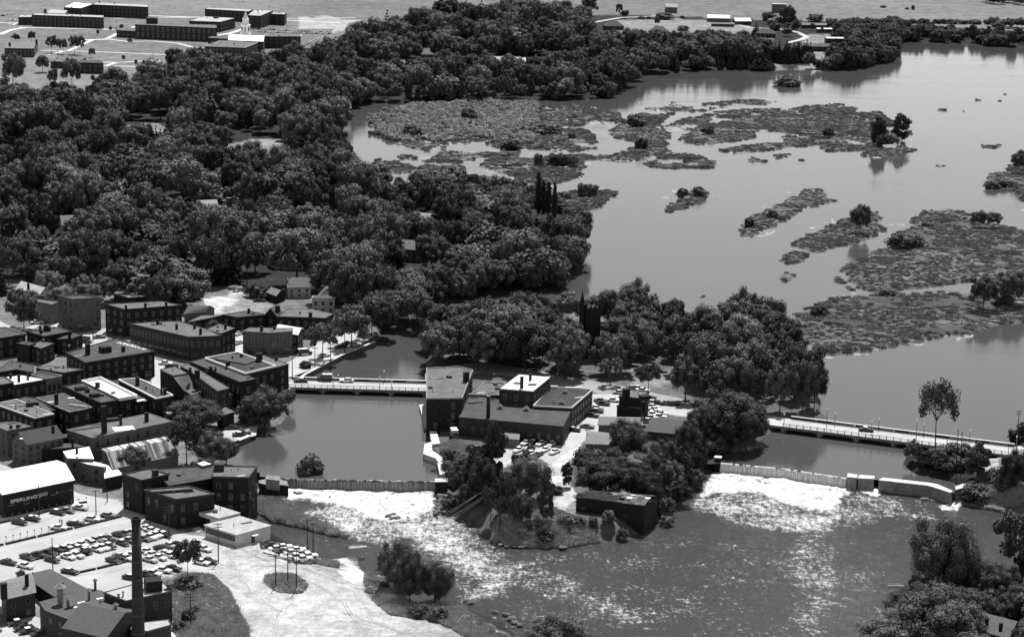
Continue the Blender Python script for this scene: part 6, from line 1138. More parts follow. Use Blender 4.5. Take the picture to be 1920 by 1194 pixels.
T('p', [(345,577,24,17,'palebroad','large pale rounded tree at the back of the town beside the dirt lot'),(45,617,14,15,'broadleaf','dark round tree over the yard left of the pale tenement'),
 (350,872,13,17,'open','tall loose tree at the end of the corrugated shed'),(250,888,11,9,'broadleaf','rounded tree in front of the corrugated shed'),(400,874,13,11,'broadleaf','spreading tree by the pond behind the brick mill'),(425,868,9,8,'broadleaf','small tree at the pond corner behind the brick mill'),
 (378,912,9,9,'broadleaf','tree growing up through the old brick mill court'),(362,806,20,11,'broadleaf','wide low tree behind the two tone warehouse'),(385,800,12,10,'broadleaf','second wide tree behind the two tone warehouse'),(497,810,16,15,'broadleaf','large tree on the pond bank below the parapet roofs'),(537,768,7,8,'broadleaf','small tree at the pond bank by the bridge end'),(470,800,10,8,'bush','bushy growth beside the pond side yard'),
 (605,681,14,15,'open','open crowned street tree on the river street before the hotel'),(659,651,16,17,'broadleaf','larger street tree midway up the river street'),(697,634,15,17,'open','street tree near the upper end of the river street'),(573,689,5,3,'bush','low shrub on the bank where the street meets the bridge'),
 (400,620,6,5,'bush','small tree between the curving block and garage'),(487,618,9,4,'bush','low bushy trees behind the frame hotel'),(478,557,9,7,'bush','bushy tree at the end of the dirt lot'),(500,560,7,6,'bush','second bush beside the small dark barn'),
 (352,1090,9.5,13,'open','slim open tree at the corner of the parking lot'),(357,1102,8,3.5,'bush','dark bush at the foot of the slim parking lot tree'),(745,1108,10,15,'broadleaf','tall bankside tree left of the river cluster'),(768,1132,10,15,'broadleaf','front tall tree of the bankside cluster'),(815,1130,11,12,'broadleaf','rounded right tree of the bankside cluster'),
 (722,1062,5,5,'bush','small bush above the bankside cluster'),(785,1155,7,4,'bush','dark low bush in front of the bankside cluster'),(718,1105,4,3,'bush','little bush left of the bankside cluster'),(820,1158,6,4,'bush','low brush by the water below the cluster'),(1045,1226,17,12,'willow','big pale bush cut by the lower frame edge'),(1015,1230,10,8,'willow','smaller pale bush left of the one cut by the lower frame edge'),
 (352,1165,4,4,'bush','bush around the crossarm pole in the rough grass'),(365,1150,3,2.5,'bush','small shrub in the rough grass'),(335,1180,4,3,'bush','shrub at the foot of the boiler house wall'),(160,1040,3,2,'bush','weedy bush on the garage edge'),(40,1085,3,3,'bush','bush beside the striped roof house'),(92,1118,3,2,'bush','shrub behind the striped roof house')])
T('p', [(929,906,8,20,'upright','tall dark tree over the island parking lot edge'),(893,924,9,16,'upright','tall bushy tree left of the island lot'),(862,927,9,11,'broadleaf','rounded tree near the dam abutment'),(883,967,8,9,'broadleaf','leaning tree on the island point bank'),(850,950,7,5,'bush','low dark brush under the power lines'),(900,965,6,5,'bush','dark brush beside the rapids bend'),
 (987,938,15,14,'broadleaf','wide shade tree in the middle of the island point'),(1023,1006,6,17,'upright','slim ragged tree on the island point'),(955,1000,5,14,'open','thin sapling in the grove of the island point'),(920,992,7,12,'open','loose sapling at the water of the island point'),(941,988,4,12,'open','second thin sapling of the grove'),
 (1025,1022,6,4,'bush','dark bush at the foot of the slim ragged tree'),(1112,1006,3.5,3.4,'bush','round bush on the shingle left of the ruin'),(1168,1012,4.5,4,'palebush','pale round bush at the ruin corner'),(1062,912,4,8,'upright','ivy bush climbing the lane pole'),(1045,925,4,3,'bush','small bush by the lane'),
 (1135,928,19,12,'broadleaf','broad dark thicket behind the ruin'),(1175,867,14,15,'broadleaf','dark tree growing between the island sheds'),(1225,918,9,12,'broadleaf','pale tree above the ruin right side'),(1278,920,8.5,15,'upright','conical tree near the slanting dam'),(1272,947,8,8,'broadleaf','low tree at the foam edge'),(1245,965,7,7,'bush','brush right of the ruin'),(1250,985,5,4,'palebush','pale brush at the ruin waterline'),
 (1306,893,8,12,'upright','tree beside the slanting dam abutment'),(1318,852,13,14,'broadleaf','tree left of the big riverside thicket'),(1365,838,24,18,'broadleaf','big riverside thicket by the long bridge end'),(1398,845,15,14,'broadleaf','right end of the riverside thicket'),(1340,850,12,10,'bush','brush under the riverside thicket'),
 (1095,868,8,6,'bush','bush beside the island lane curve'),(1278,832,6,6,'bush','bush before the wide storehouse'),(1205,935,8,6,'bush','low brush behind the ruin'),(985,868,4,5,'bush','shrub at the long mill wall'),(965,865,3,3,'bush','small shrub by the mill lean-to'),(880,850,3,2.5,'bush','shrub beside the box truck'),(845,880,6,5,'bush','brush along the canal wall'),(835,860,4,3,'bush','small brush at the canal corner'),(850,905,8,7,'bush','dense brush above the dam abutment'),(870,890,7,6,'bush','brush between canal and tall trees'),
 (1752,857,15,25,'elm','lone high crowned elm rising over the long bridge'),(1709,882,6,7,'broadleaf','small tree at the tip of the spit'),(1745,887,11,5,'bush','dark bush on the spit before the elm'),(1772,889,9,5,'bush','second dark bush on the spit'),(1800,880,8,5,'bush','brush between the spit poles'),(1831,908,10,12,'upright','rounded tree over the gate wall'),
 (1863,927,7,5,'bush','brush on the right bank path'),(1826,942,10,6,'bush','dark brush below the gate wall'),(1904,942,12,13,'broadleaf','tree at the right frame edge under the bridge'),(1884,942,8,7,'bush','brush near the right bank ledge'),(1797,858,10,6,'bush','brush under the long bridge rail'),(1770,857,10,4,'bush','low brush at the elm foot'),(1902,827,5,5,'bush','bush at the far right bridge end'),(1918,822,6,7,'bush','second bush at the far right bridge end'),(1850,905,8,4,'palebush','pale bush beside the worn path')])
T('p', [(940,1006,5,11,'open','slim sapling on the waterside stones of the island point'),(962,1011,5,10,'open','second slim sapling on the waterside stones of the island point'),(1000,1014,6,5,'palebush','pale bush between the point saplings and the ragged tree'),(1060,1010,6,4,'palebush','pale shrub on the shingle of the island point'),(1085,1007,5,3.5,'palebush','second pale shrub on the shingle of the island point'),(1140,1003,5,4,'palebush','pale shrub below the ruin wall'),(978,988,7,10,'broadleaf','leafy tree behind the waterside saplings'),
 (1165,700,13,15,'broadleaf','park tree behind the mill yard cars'),(1215,742,11,13,'open','street tree behind the pump house'),(1285,752,13,15,'broadleaf','street tree along the island road'),(1345,765,13,16,'broadleaf','second street tree along the island road'),(1505,772,12,19,'broadleaf','tall park tree above the long bridge end'),(1526,774,10,18,'broadleaf','outermost tree of the park belt by the lake'),(1490,748,13,20,'broadleaf','tall tree inside the park corner'),(1518,738,12,18,'open','loose tree at the park corner shore'),(1462,772,12,18,'broadleaf','park tree left of the bridge end trees'),(1060,712,13,16,'broadleaf','park tree left of the church front'),(1145,722,10,11,'open','small park tree right of the church front'),
 (905,945,9,14,'broadleaf','dark tree between the rapids and the tall island trees'),(870,945,9,10,'broadleaf','bushy tree above the rapids bend'),(945,960,8,13,'open','loose tree in the island grove'),(965,975,7,11,'broadleaf','tree at the heart of the island grove'),(905,905,8,13,'upright','tall tree beside the canal brush'),(1190,935,14,12,'broadleaf','tree mass over the ruin roof'),(1215,950,10,11,'broadleaf','tree right behind the ruin'),
 (1240,905,10,12,'broadleaf','dark tree between ruin and storehouse'),(1255,930,10,12,'palebroad','paler tree beside the slanting dam foam'),(1110,900,10,9,'broadleaf','dark bushy tree left of the thicket'),(1290,870,9,12,'broadleaf','tree below the storehouse end'),(1120,880,7,6,'bush','bush under the lane sheds'),(1335,865,10,9,'broadleaf','low tree hanging over the dam end'),(1150,895,10,10,'broadleaf','tree in front of the shed tree'),(1300,915,7,8,'bush','brush over the foam edge'),
 (1415,835,10,13,'broadleaf','tree at the bridge side of the big thicket'),(1385,850,10,9,'bush','brush at the waterline of the big thicket'),(820,900,5,4,'bush','brush on the abutment stones')])
T('p', [(1766,1118,19,23,'broadleaf','tall loose tree over the lower right river bend'),(1824,1120,10,13,'broadleaf','tree right of the tall loose one'),(1872,1132,11,12,'broadleaf','dark tree behind the gabled corner house'),(1915,1102,18,23,'open','feathery tree at the right frame edge'),(1697,1170,11,9,'broadleaf','dark waterside tree of the lower right bank'),
 (1790,1215,16,13,'willow','pale willow in front of the corner house'),(1700,1200,14,11,'willow','pale willow above the lower edge ones'),(1745,1165,14,11,'broadleaf','dark tree above the huge willow'),(1850,1180,9,10,'broadleaf','tree touching the corner house roof'),(1745,1222,24,17,'willow','huge pale willow filling the lower right corner'),(1672,1228,18,12,'willow','pale willow at the lower frame edge'),(1802,1168,14,10,'broadleaf','pale topped tree behind the corner house'),(1915,1225,10,9,'willow','pale rounded tree right of the corner house'),(1902,1162,11,10,'broadleaf','tree above the corner house roof'),(1690,1140,10,3,'bush','flat brush over the waterside boards'),(1790,1135,12,7,'bush','brush under the tall loose tree'),(1845,1150,9,8,'bush','dark brush beside the corner house'),(1940,1180,12,12,'broadleaf'),(1720,1190,10,6,'bush','brush between willows on the lower bank')], 0)
T('p', [(1009,404,5.5,24,'poplar','tallest slim poplar at the marsh shore'),(1019,406,5,20,'poplar','second slim poplar beside the tallest'),(1028,413,5.5,21,'poplar','third slim poplar of the row'),(1039,425,4,24,'poplar','rightmost slim poplar of the row')])
T('p', [(1646,273,12,19,'upright','left tall tree at the end of the marsh'),(1690,264,13,18,'upright','right tall tree at the end of the marsh'),(1660,277,11,10,'broadleaf','low tree between the two marsh end trees'),(1612,439,11,15,'broadleaf','tree on the slanting marsh island'),(1690,467,14,9,'bush','bushy trees at the edge of the big marsh'),(1716,464,9,7,'bush','second bush at the edge of the big marsh'),(1835,427,9,9,'broadleaf','left of two small marsh trees at the far side'),(1862,430,10,9,'broadleaf','right of two small marsh trees at the far side'),
 (1843,582,15,15,'broadleaf','left big tree of the right marsh'),(1895,574,15,16,'broadleaf','right big tree of the right marsh'),(1280,370,7,6,'bush','left bush on the small round island'),(1309,367,8,6,'bush','right bush on the small round island'),(1405,427,6,6,'bush','bush at the low end of the long island'),(1448,410,6,5,'bush','bush midway on the long island'),(1330,252,7,7,'bush','dark bush amid the marsh channels'),(1553,254,8,7,'bush','bush on the right marsh meadow'),
 (1662,553,10,4,'bush','low bush on the near marsh'),(1534,591,8,5,'bush','bush near the tip of the near marsh'),(1912,326,13,13,'broadleaf','tree on the islet at the right frame edge'),(1882,348,13,6,'bush','brush on the right edge islet'),(1860,352,9,6,'bush','brush at the tip of the right edge islet'),(958,279,13,8,'bush','round bush in the middle of the marsh'),(1010,310,7,8,'bush','pointed bush above the marsh bend'),(1040,309,10,8,'bush','bush group left on the marsh bend'),(1056,309,9,8,'bush','bush group right on the marsh bend'),(1075,311,6,7,'bush','single bush right of the bend group'),
 (1092,370,7,9,'bush','left bush on the pointed shore spit'),(1108,368,9,8,'bush','right bush on the pointed shore spit'),(1058,372,8,4,'bush','low bush behind the poplars'),(774,255,14,8,'bush','bush on the left marsh lobe'),(1190,235,14,10,'bush','conical bush group north in the marsh'),(1203,279,9,8,'bush','conical bush beside the marsh channel mouth'),(1024,250,22,8,'bush','wide bush thicket at the marsh centre'),(878,225,12,9,'bush','dark bush amid pale marsh scrub'),(712,322,12,7,'palebush','pale bush on the small bay island'),(698,326,8,6,'palebush','second pale bush on the small bay island'),
 (828,345,18,9,'palebush','pale thicket on the near marsh lobe'),(845,332,16,8,'palebush','pale thicket behind the near marsh lobe'),(862,342,12,8,'palebush','third pale thicket of the near lobe'),(1072,260,5,4,'bush','tiny bush in the middle marsh'),(1478,160,22,9,'bush','dark bush on the lakeside islet'),(1880,572,12,5,'bush','brush between the right marsh trees'),(581,884,10,11,'palebush','round willow bush standing in the mill pond'),(1320,250,5,4,'bush','small brush amid the marsh channels'),(1740,425,7,3,'palebush','low brush on the big marsh'),(1503,300,5,3,'bush','tiny brush by the channel reeds')], .25)
T('d3', [(90,232,8,6,'broadleaf','small tree left of the campus lawn'),(178,235,7,9,'broadleaf','second small tree on the campus lawn'),(290,300,10,15,'open','first of a row of thin campus trees'),(325,300,8,13,'open','second of the thin campus trees'),(355,305,8,13,'open','third of the thin campus trees'),(418,306,10,16,'open','fourth of the thin campus trees'),(450,311,9,17,'open','last tall thin campus tree'),(517,325,6,8,'broadleaf','small round tree alone on the campus lawn'),
 (695,345,3,5,'broadleaf','sapling beside the campus path'),(240,408,11,14,'broadleaf','tree before the low school wing'),(75,500,19,26,'broadleaf','big dark tree at the left frame edge below the brick house'),(300,505,9,16,'open','thin ragged tree on the slope below the campus'),(405,495,16,22,'broadleaf','big tree in front of the dark school wing'),(622,182,3,6,'broadleaf','narrow tree by the wide school hall'),(550,200,3,5,'broadleaf','tiny tree by the campus path bend'),
 (683,158,4,4,'bush','small bush behind the school hall'),(730,237,5,4,'bush','bush at the school hall wall'),(765,360,3,4,'bush','shrub left of the drive loop'),(810,362,3,4,'bush','shrub at the drive loop'),(985,430,18,22,'broadleaf','big dark tree at the campus drive'),(1040,440,18,20,'broadleaf','big tree beside the campus drive tree')])
T('d4', [(1530,215,17,22,'broadleaf','large round tree alone at the field edge'),(1540,85,17,19,'broadleaf','large tree beyond the far field road'),(1695,100,8,16,'open','thin field tree by the far road'),(1725,100,9,9,'broadleaf','low tree right of the thin field tree'),(1455,90,8,10,'open','ragged tree by the far woods edge'),(1390,95,14,14,'broadleaf','tree at the right end of the far woods')])
T('d5', [(735,128,18,20,'broadleaf','tall field tree behind the country road'),(700,128,14,8,'broadleaf','low tree left of the tall field tree'),(640,90,16,7,'bush','hedge clump left of the tall field tree'),(875,108,20,9,'bush','hedge clump right of the tall field tree'),(1365,50,4,6,'bush','tiny far field tree'),(1335,48,5,2.5,'bush','tiny bush beside the far field tree'),(1217,40,8,3,'bush','lone round bush far out on the field'),(120,97,20,8,'bush','far trees around the pale farmhouse'),(85,130,6,9,'broadleaf','small tree in the near field'),
 (580,185,8,14,'conifer','dark conifer left of the hipped house'),(780,165,9,12,'broadleaf','tree beside the road bend'),(735,185,11,9,'broadleaf','tree in front of the road bend'),(8,95,8,3,'bush','leftmost low bush along the field top'),(45,95,6,3,'bush','second low bush along the field top'),(210,92,6,3,'bush','third low bush along the field top'),(215,155,12,6,'bush','bushes near the hip roofed farmhouse')])
hx = 960
while hx < 1760:
    w = random.uniform(9, 16); TREES.append([1200+hx/2.667, 43+.012*(hx-960)/2.667*1.0-.6, w, random.uniform(4, 6), 'bush', Z0, None, 2]); hx += w*1.9*2.667*.72+random.choice((0, 0, 12))
for i in range(12): TREES.append([1862+i*7, 53+random.uniform(-3, 2), 13, random.uniform(6, 10), 'broadleaf', Z0, None, 2])
for i in range(14): TREES.append([1848+i*9, 6+random.uniform(-3, 3)+i*.2, 14, 8, 'broadleaf', Z0, None, 2])
# woods by area: polygon of foot pixels, spacing, sizes, kinds
EXC = [[(165,248),(198,248),(198,272),(165,272)],[(82,299),(110,299),(110,322),(82,322)],[(286,344),(316,344),(316,372),(286,372)],[(192,394),(232,394),(232,420),(192,420)],[(115,438),(146,438),(146,472),(115,472)],[(572,329),(608,329),(608,352),(572,352)],[(780,429),(820,429),(820,454),(780,454)],[(540,554),(580,554),(580,578),(540,578)],[(244,544),(280,544),(280,566),(244,566)],[(622,214),(660,214),(660,232),(622,232)],[(405,258),(540,258),(545,322),(500,336),(420,318)],[(230,228),(330,225),(335,275),(225,272)],[(340,498),(375,498),(378,530),(335,530)],[(505,498),(610,498),(612,532),(508,530)],[(370,400),(470,402),(470,430),(372,430)],[(40,450),(78,450),(78,475),(40,475)],
  [(735,484),(795,484),(795,515),(735,515)],[(640,450),(672,450),(672,475),(640,475)],[(650,118),(690,118),(690,135),(650,135)],[(728,126),(765,126),(765,145),(728,145)],[(790,110),(825,110),(825,128),(790,128)],[(910,122),(990,122),(990,142),(910,142)],
  [(388,548),(470,545),(520,570),(480,600),(380,596),(350,580)],[(600,590),(700,645),(560,700),(540,640)],[(180,330),(205,330),(205,360),(180,360)],[(690,543),(765,538),(765,570),(690,575)],[(1450,120),(1515,120),(1515,140),(1450,140)],
  [(1180,690),(1250,690),(1260,732),(1180,728)],[(1260,712),(1300,712),(1300,745),(1260,742)],[(1450,755),(1480,755),(1480,772),(1450,772)],[(1078,628),(1138,628),(1140,722),(1074,722)],[(990,400),(1058,400),(1062,468),(988,468)],[(1832,1140),(1902,1140),(1902,1240),(1832,1240)],[(560,96),(640,80),(640,125),(560,130)],[(0,100),(300,100),(300,178),(0,178)],[(740,120),(1110,110),(1110,128),(990,140),(740,140)]]
def woods(poly, sp, hr, kinds, seed, zf=Z0, excl=True, tag_=3, fill=1.0):
    rs = np.random.RandomState(seed); w = wp(poly, zf); xs = [p[0] for p in w]; ys = [p[1] for p in w]; gx, gy = np.meshgrid(np.arange(min(xs), max(xs), sp), np.arange(min(ys), max(ys), sp)); gx = gx.astype(float); gx[1::2] += sp/2
    gx = gx.ravel()+rs.uniform(-.36, .36, gx.size)*sp; gy = gy.ravel()+rs.uniform(-.36, .36, gy.size)*sp; k = pip(gx, gy, w) & (rs.rand(gx.size) < fill); gx, gy = gx[k], gy[k]; u_, v_ = PXa(gx, gy, np.full(gx.shape, zf))
    ok = (u_ > -45) & (u_ < 1965)
    if excl:
        for e in EXC: ok &= ~pip(u_, v_, e)
        for f in FOOT: c = np.array(f).mean(0); near = (abs(gx-c[0]) < 60) & (abs(gy-c[1]) < 60); ok &= ~(near & (pip(gx, gy, f) | (pdist(gx, gy, f) < 3.5)))
    nz = fnoise(gx, gy, 70, seed)
    for a, b, n in zip(u_[ok], v_[ok], nz[ok]):
        kd = kinds[rs.randint(len(kinds))]; h = rs.uniform(*hr)*(.6+.75*n); wd = h*{'broadleaf': rs.uniform(.68, 1.0), 'palebroad': rs.uniform(.75, 1.1), 'open': rs.uniform(.65, .9), 'willow': rs.uniform(1.0, 1.3), 'conifer': .42, 'upright': .62, 'bush': 1.4, 'poplar': .2, 'palebush': 1.5}[kd]
        TREES.append([a, b, wd, h, kd, zf, None, tag_])
K1 = ['broadleaf']*12+['palebroad']*3+['open']*2+['bush']+['upright']*2+['conifer']
WN = [(-60,400),(240,395),(560,400),(700,402),(800,404),(900,412),(1000,430),(1060,442),(1086,472),(1076,508),(1052,533),(1000,540),(880,553),(790,568),(735,596),(700,628),(655,600),(600,565),(520,548),(440,545),(400,545),(335,570),(200,560),(100,560),(60,560),(-60,575)]
woods(WN, 14.5, (12, 26), K1, 101, fill=.93)
woods([(-60,330),(240,300),(560,340),(640,335),(670,375),(700,386),(780,392),(860,396),(900,408),(700,402),(560,400),(240,395),(-60,400)], 15, (12, 25), K1, 121, fill=.92)
woods([(660,345),(700,355),(780,358),(870,364),(930,362),(1000,382),(1055,408),(1075,425),(1085,455),(1050,440),(1000,428),(900,410),(800,400),(700,385)], 12, (5, 9), ['palebroad', 'willow', 'bush', 'broadleaf'], 122)
woods([(-60,560),(100,560),(200,560),(330,570),(345,578),(340,592),(200,588),(110,604),(-60,610)], 14, (9, 15), ['broadleaf', 'bush', 'palebroad'], 123, fill=.8)
woods([(700,628),(735,590),(790,562),(850,560),(800,600),(790,640),(770,610),(745,615),(715,645)], 11, (13, 19), ['broadleaf', 'broadleaf', 'palebroad'], 124)
woods([(796,650),(840,628),(870,640),(830,690),(798,690)], 12, (14, 19), ['broadleaf', 'palebroad'], 125)
woods([(470,560),(560,552),(640,592),(610,600),(520,575)], 15, (8, 15), ['broadleaf', 'bush'], 126, fill=.7)
woods([(-60,190),(300,185),(330,152),(380,150),(600,125),(640,95),(700,72),(860,46),(1000,40),(1100,46),(1108,95),(1160,140),(1140,178),(980,186),(820,190),(690,190),(628,212),(630,260),(628,280),(636,305),(655,340),(560,340),(240,300),(-60,330)], 16, (12, 25), K1, 102, fill=.93)
woods([(1090,440),(1092,478),(1078,510),(1055,535),(1000,541),(880,554),(820,562),(830,545),(960,528),(1040,500)], 11, (12, 18), ['willow', 'palebroad', 'broadleaf', 'willow', 'broadleaf'], 103)
woods([(560,225),(628,215),(632,262),(626,285),(560,270)], 24, (14, 18), ['willow'], 113)
woods([(800,658),(835,640),(900,626),(1000,620),(1150,614),(1300,622),(1430,642),(1485,665),(1515,706),(1526,772),(1478,777),(1420,767),(1330,747),(1240,733),(1180,722),(1120,716),(900,698),(890,686),(830,676)], 11.5, (15, 22), ['broadleaf']*5+['open', 'palebroad'], 104)
woods([(1110,97),(1200,92),(1300,92),(1440,98),(1448,124),(1340,128),(1275,134),(1200,138),(1165,176),(1150,180)], 12, (14, 20), ['broadleaf']*3+['palebroad', 'conifer', 'upright'], 105)
woods([(1340,108),(1440,106),(1450,128),(1340,130)], 8, (11, 17), ['conifer'], 106)
woods([(1452,112),(1520,108),(1522,122),(1490,127),(1452,125)], 7, (11, 16), ['conifer'], 107)
woods([(1548,100),(1640,98),(1680,100),(1682,108),(1612,126),(1568,129),(1550,112)], 8.5, (11, 17), ['conifer', 'conifer', 'broadleaf'], 108)
woods([(1550,78),(1600,58),(1690,50),(1700,66),(1684,74),(1684,98),(1640,98),(1590,92)], 11, (8, 13), ['broadleaf'], 109, tag_=4)
woods([(1430,45),(1500,42),(1560,48),(1600,50),(1690,48),(1690,56),(1600,62),(1560,70),(1500,58),(1440,58)], 20, (6, 10), ['broadleaf', 'bush'], 110, tag_=4)
woods([(1700,62),(1920,72),(1990,80),(1990,92),(1920,87),(1725,75),(1690,78)], 10, (8, 14), ['broadleaf', 'bush', 'upright'], 111, tag_=4)
woods([(160,95),(190,95),(190,100),(160,100)], 30, (8, 10), ['broadleaf'], 114)
def shore(poly, a, b, st, hr, kinds, tg=4, inl=2.5, inside=False):
    for i in range(a, b):
        p, q = Vector(poly[i]), Vector(poly[i+1]); L_ = (q-p).length; d_ = (q-p).normalized(); nn = Vector((-d_.y, d_.x)); m_ = (p+q)/2+nn*2
        if bool(pip(np.array([m_.x]), np.array([m_.y]), poly)[0]) != inside: nn = -nn
        s_ = 0.0
        while s_ < L_:
            w_ = p+d_*s_+nn*(inl+random.uniform(0, 3)); u_, v_ = PX(w_.x, w_.y, Z0); s_ += st*random.uniform(.7, 1.3)
            if -30 < u_ < 1950 and not any(pip(np.array([u_]), np.array([v_]), e)[0] for e in EXC):
                kd = random.choice(kinds); h = random.uniform(*hr); TREES.append([u_, v_, h*(1.3 if 'bush' in kd else .95 if kd != 'upright' else .5), h, kd, Z0, None, tg])
woods([(1690,1165),(1740,1120),(1830,1110),(1960,1085),(1960,1320),(1600,1320),(1650,1225)], 8.5, (8, 14), ['broadleaf', 'broadleaf', 'palebroad', 'bush'], 131)
woods([(990,425),(1058,425),(1080,450),(1060,475),(1000,475),(980,450)], 10, (5, 8), ['palebroad', 'bush', 'willow'], 132, excl=False)
shore(OUT, 13, 21, 8, (8, 15), ['broadleaf', 'palebroad', 'willow', 'broadleaf'])
shore(OUT, 21, 31, 9, (4, 9), ['bush', 'palebush', 'palebroad', 'broadleaf'])
shore(OUT, 31, 37, 9, (9, 17), ['broadleaf', 'willow', 'broadleaf', 'upright'])
shore(OUT, 37, 43, 9, (7, 15), ['broadleaf', 'upright', 'palebroad', 'bush', 'conifer'])
shore(OUT, 44, 49, 7, (7, 13), ['conifer', 'broadleaf', 'bush'])
shore(OUT, 49, 52, 8, (6, 12), ['conifer', 'broadleaf', 'bush', 'upright'])
shore(ISL, 10, 15, 9, (9, 16), ['broadleaf', 'palebroad', 'upright'], 3, 3, True)
# ------------------------------------------------------------------ place the trees
LM = [('the pale meadow clearing', 475, 290), ('the white gable house in the woods', 345, 500), ('the broad grey roofed house', 568, 500), ('the brown barn by the river', 769, 487), ('the glimpsed white gable', 388, 404), ('the steepled campus hall', 470, 88), ('the dirt lot of the town', 450, 570), ('the pale tenement', 150, 590),
 ('the four poplars', 1022, 405), ('the bright bay of the marsh', 660, 300), ('the lakeside bend', 1080, 480), ('the river street', 690, 610), ('the left frame edge', 10, 380), ('the campus parking', 600, 70), ('the long lakeside house', 945, 125), ('the hip roofed farmhouse', 1150, 56), ('the lakeside lawn', 1535, 125), ('the church tower', 1110, 668),
 ('the stone mill', 840, 710), ('the pump house', 1190, 740), ('the long bridge', 1500, 780), ('the far lake shore', 1300, 132), ('the grey cottage by the woods path', 655, 452), ('the left roofed house in the woods', 60, 455), ('the upper wood shore', 850, 190), ('the low campus wing', 150, 130), ('the white flat roofed lake house', 1573, 84), ('the top field edge', 860, 45), ('the upper slope of the woods', 250, 240), ('the middle of the dense woods', 220, 420)]
KN = {'broadleaf': ('broadleaf_tree', 'tree', 'broadleaf tree'), 'palebroad': ('broadleaf_tree', 'tree', 'pale leaved tree'), 'open': ('open_crowned_tree', 'tree', 'loose crowned tree'), 'willow': ('willow_tree', 'tree', 'pale willow'), 'bush': ('bush', 'bush', 'dark bush'), 'palebush': ('bush', 'bush', 'pale bush'), 'upright': ('narrow_tree', 'tree', 'narrow tree'), 'poplar': ('poplar_tree', 'tree', 'poplar'), 'conifer': ('conifer_tree', 'tree', 'dark conifer'), 'elm': ('elm_tree', 'tree', 'elm')}
PALE = []
for i in range(3):
    me = CW['broadleaf'][i].copy(); me.materials.clear(); me.materials.append(MAT['leaf_pale']); PALE.append(me)
CW['palebroad'] = PALE; TK['palebroad'] = TK['broadleaf']
def seen(t): return t[3]*(t[1]+380)*.00451
TREES.sort(key=lambda t: (t[6] is None, -(t[1]+380)*t[3]*t[2]))
cnt = {}; used = {}; REST = []; SRC = {}; ti = 0
bx = np.array([G(t[0], t[1], t[5]) for t in TREES]); hb = levels(bx[:, 0], bx[:, 1])[0]
for _ in range(3):
    for i, t in enumerate(TREES):
        if t[6] and hb[i] < Z0-.3 and t[5] > .5: bx[i] = G(t[0], t[1], max(hb[i], ZL))
        elif t[6] and t[5] == 0: bx[i] = G(t[0], t[1], max(hb[i], ZL))
    hb = levels(bx[:, 0], bx[:, 1])[0]
for i, t in enumerate(TREES):
    u_, v_, wd, h, kd, z, lb, tg = t; nm, ca, ph = KN[kd]; cnt[nm] = cnt.get(nm, 0)
    lim = {'broadleaf_tree': 290, 'bush': 200, 'conifer_tree': 110}.get(nm, 150)
    if cnt[nm] >= lim and lb is None: REST.append((i, t)); continue
    cnt[nm] += 1; x, y = bx[i]; zb = max(hb[i], ZL)-.1 if t[5] <= .5 or hb[i] < Z0-.3 else Z0
    grp = None
    if lb is None:
        ds = sorted((math.hypot(u_-a, (v_-b)*1.6), n, a, b) for n, a, b in LM)[0]; _, n, a, b = ds; dx, dy = u_-a, (v_-b)*1.6
        rel = ('right of' if dx > 0 else 'left of') if abs(dx) > abs(dy) else ('in front of' if dy > 0 else 'behind')
        sz = 'tall' if h > 19 else 'small' if h < 11 else 'medium'; grp = {3: 'trees of the woods', 2: 'hedge row trees on the far field', 4: 'low trees on the far shore'}.get(tg, 'trees')
        key = (sz, ph, rel, n); used[key] = used.get(key, 0)+1; lb = '%s %s %s %s, %s largest' % (sz, ph, rel, n, ORD[min(used[key]-1, 55)])
    r = thing(nm, lb, ca, (x, y, zb), random.uniform(0, 6.28), grp, (wd, wd, h))
    mk = kd; ck = {'broadleaf': 'fine', 'willow': 'finewillow'}.get(kd, kd) if v_ > 780 and h > 7 else kd; c = CW[ck][i % len(CW[ck])]; o = link('crown', c, r); link('trunk', TK[mk][i % len(TK[mk])], r); (SRC.setdefault(kd, []).append(o) if ck == kd else None)
print('TREES', len(TREES), cnt, 'rest', len(REST))
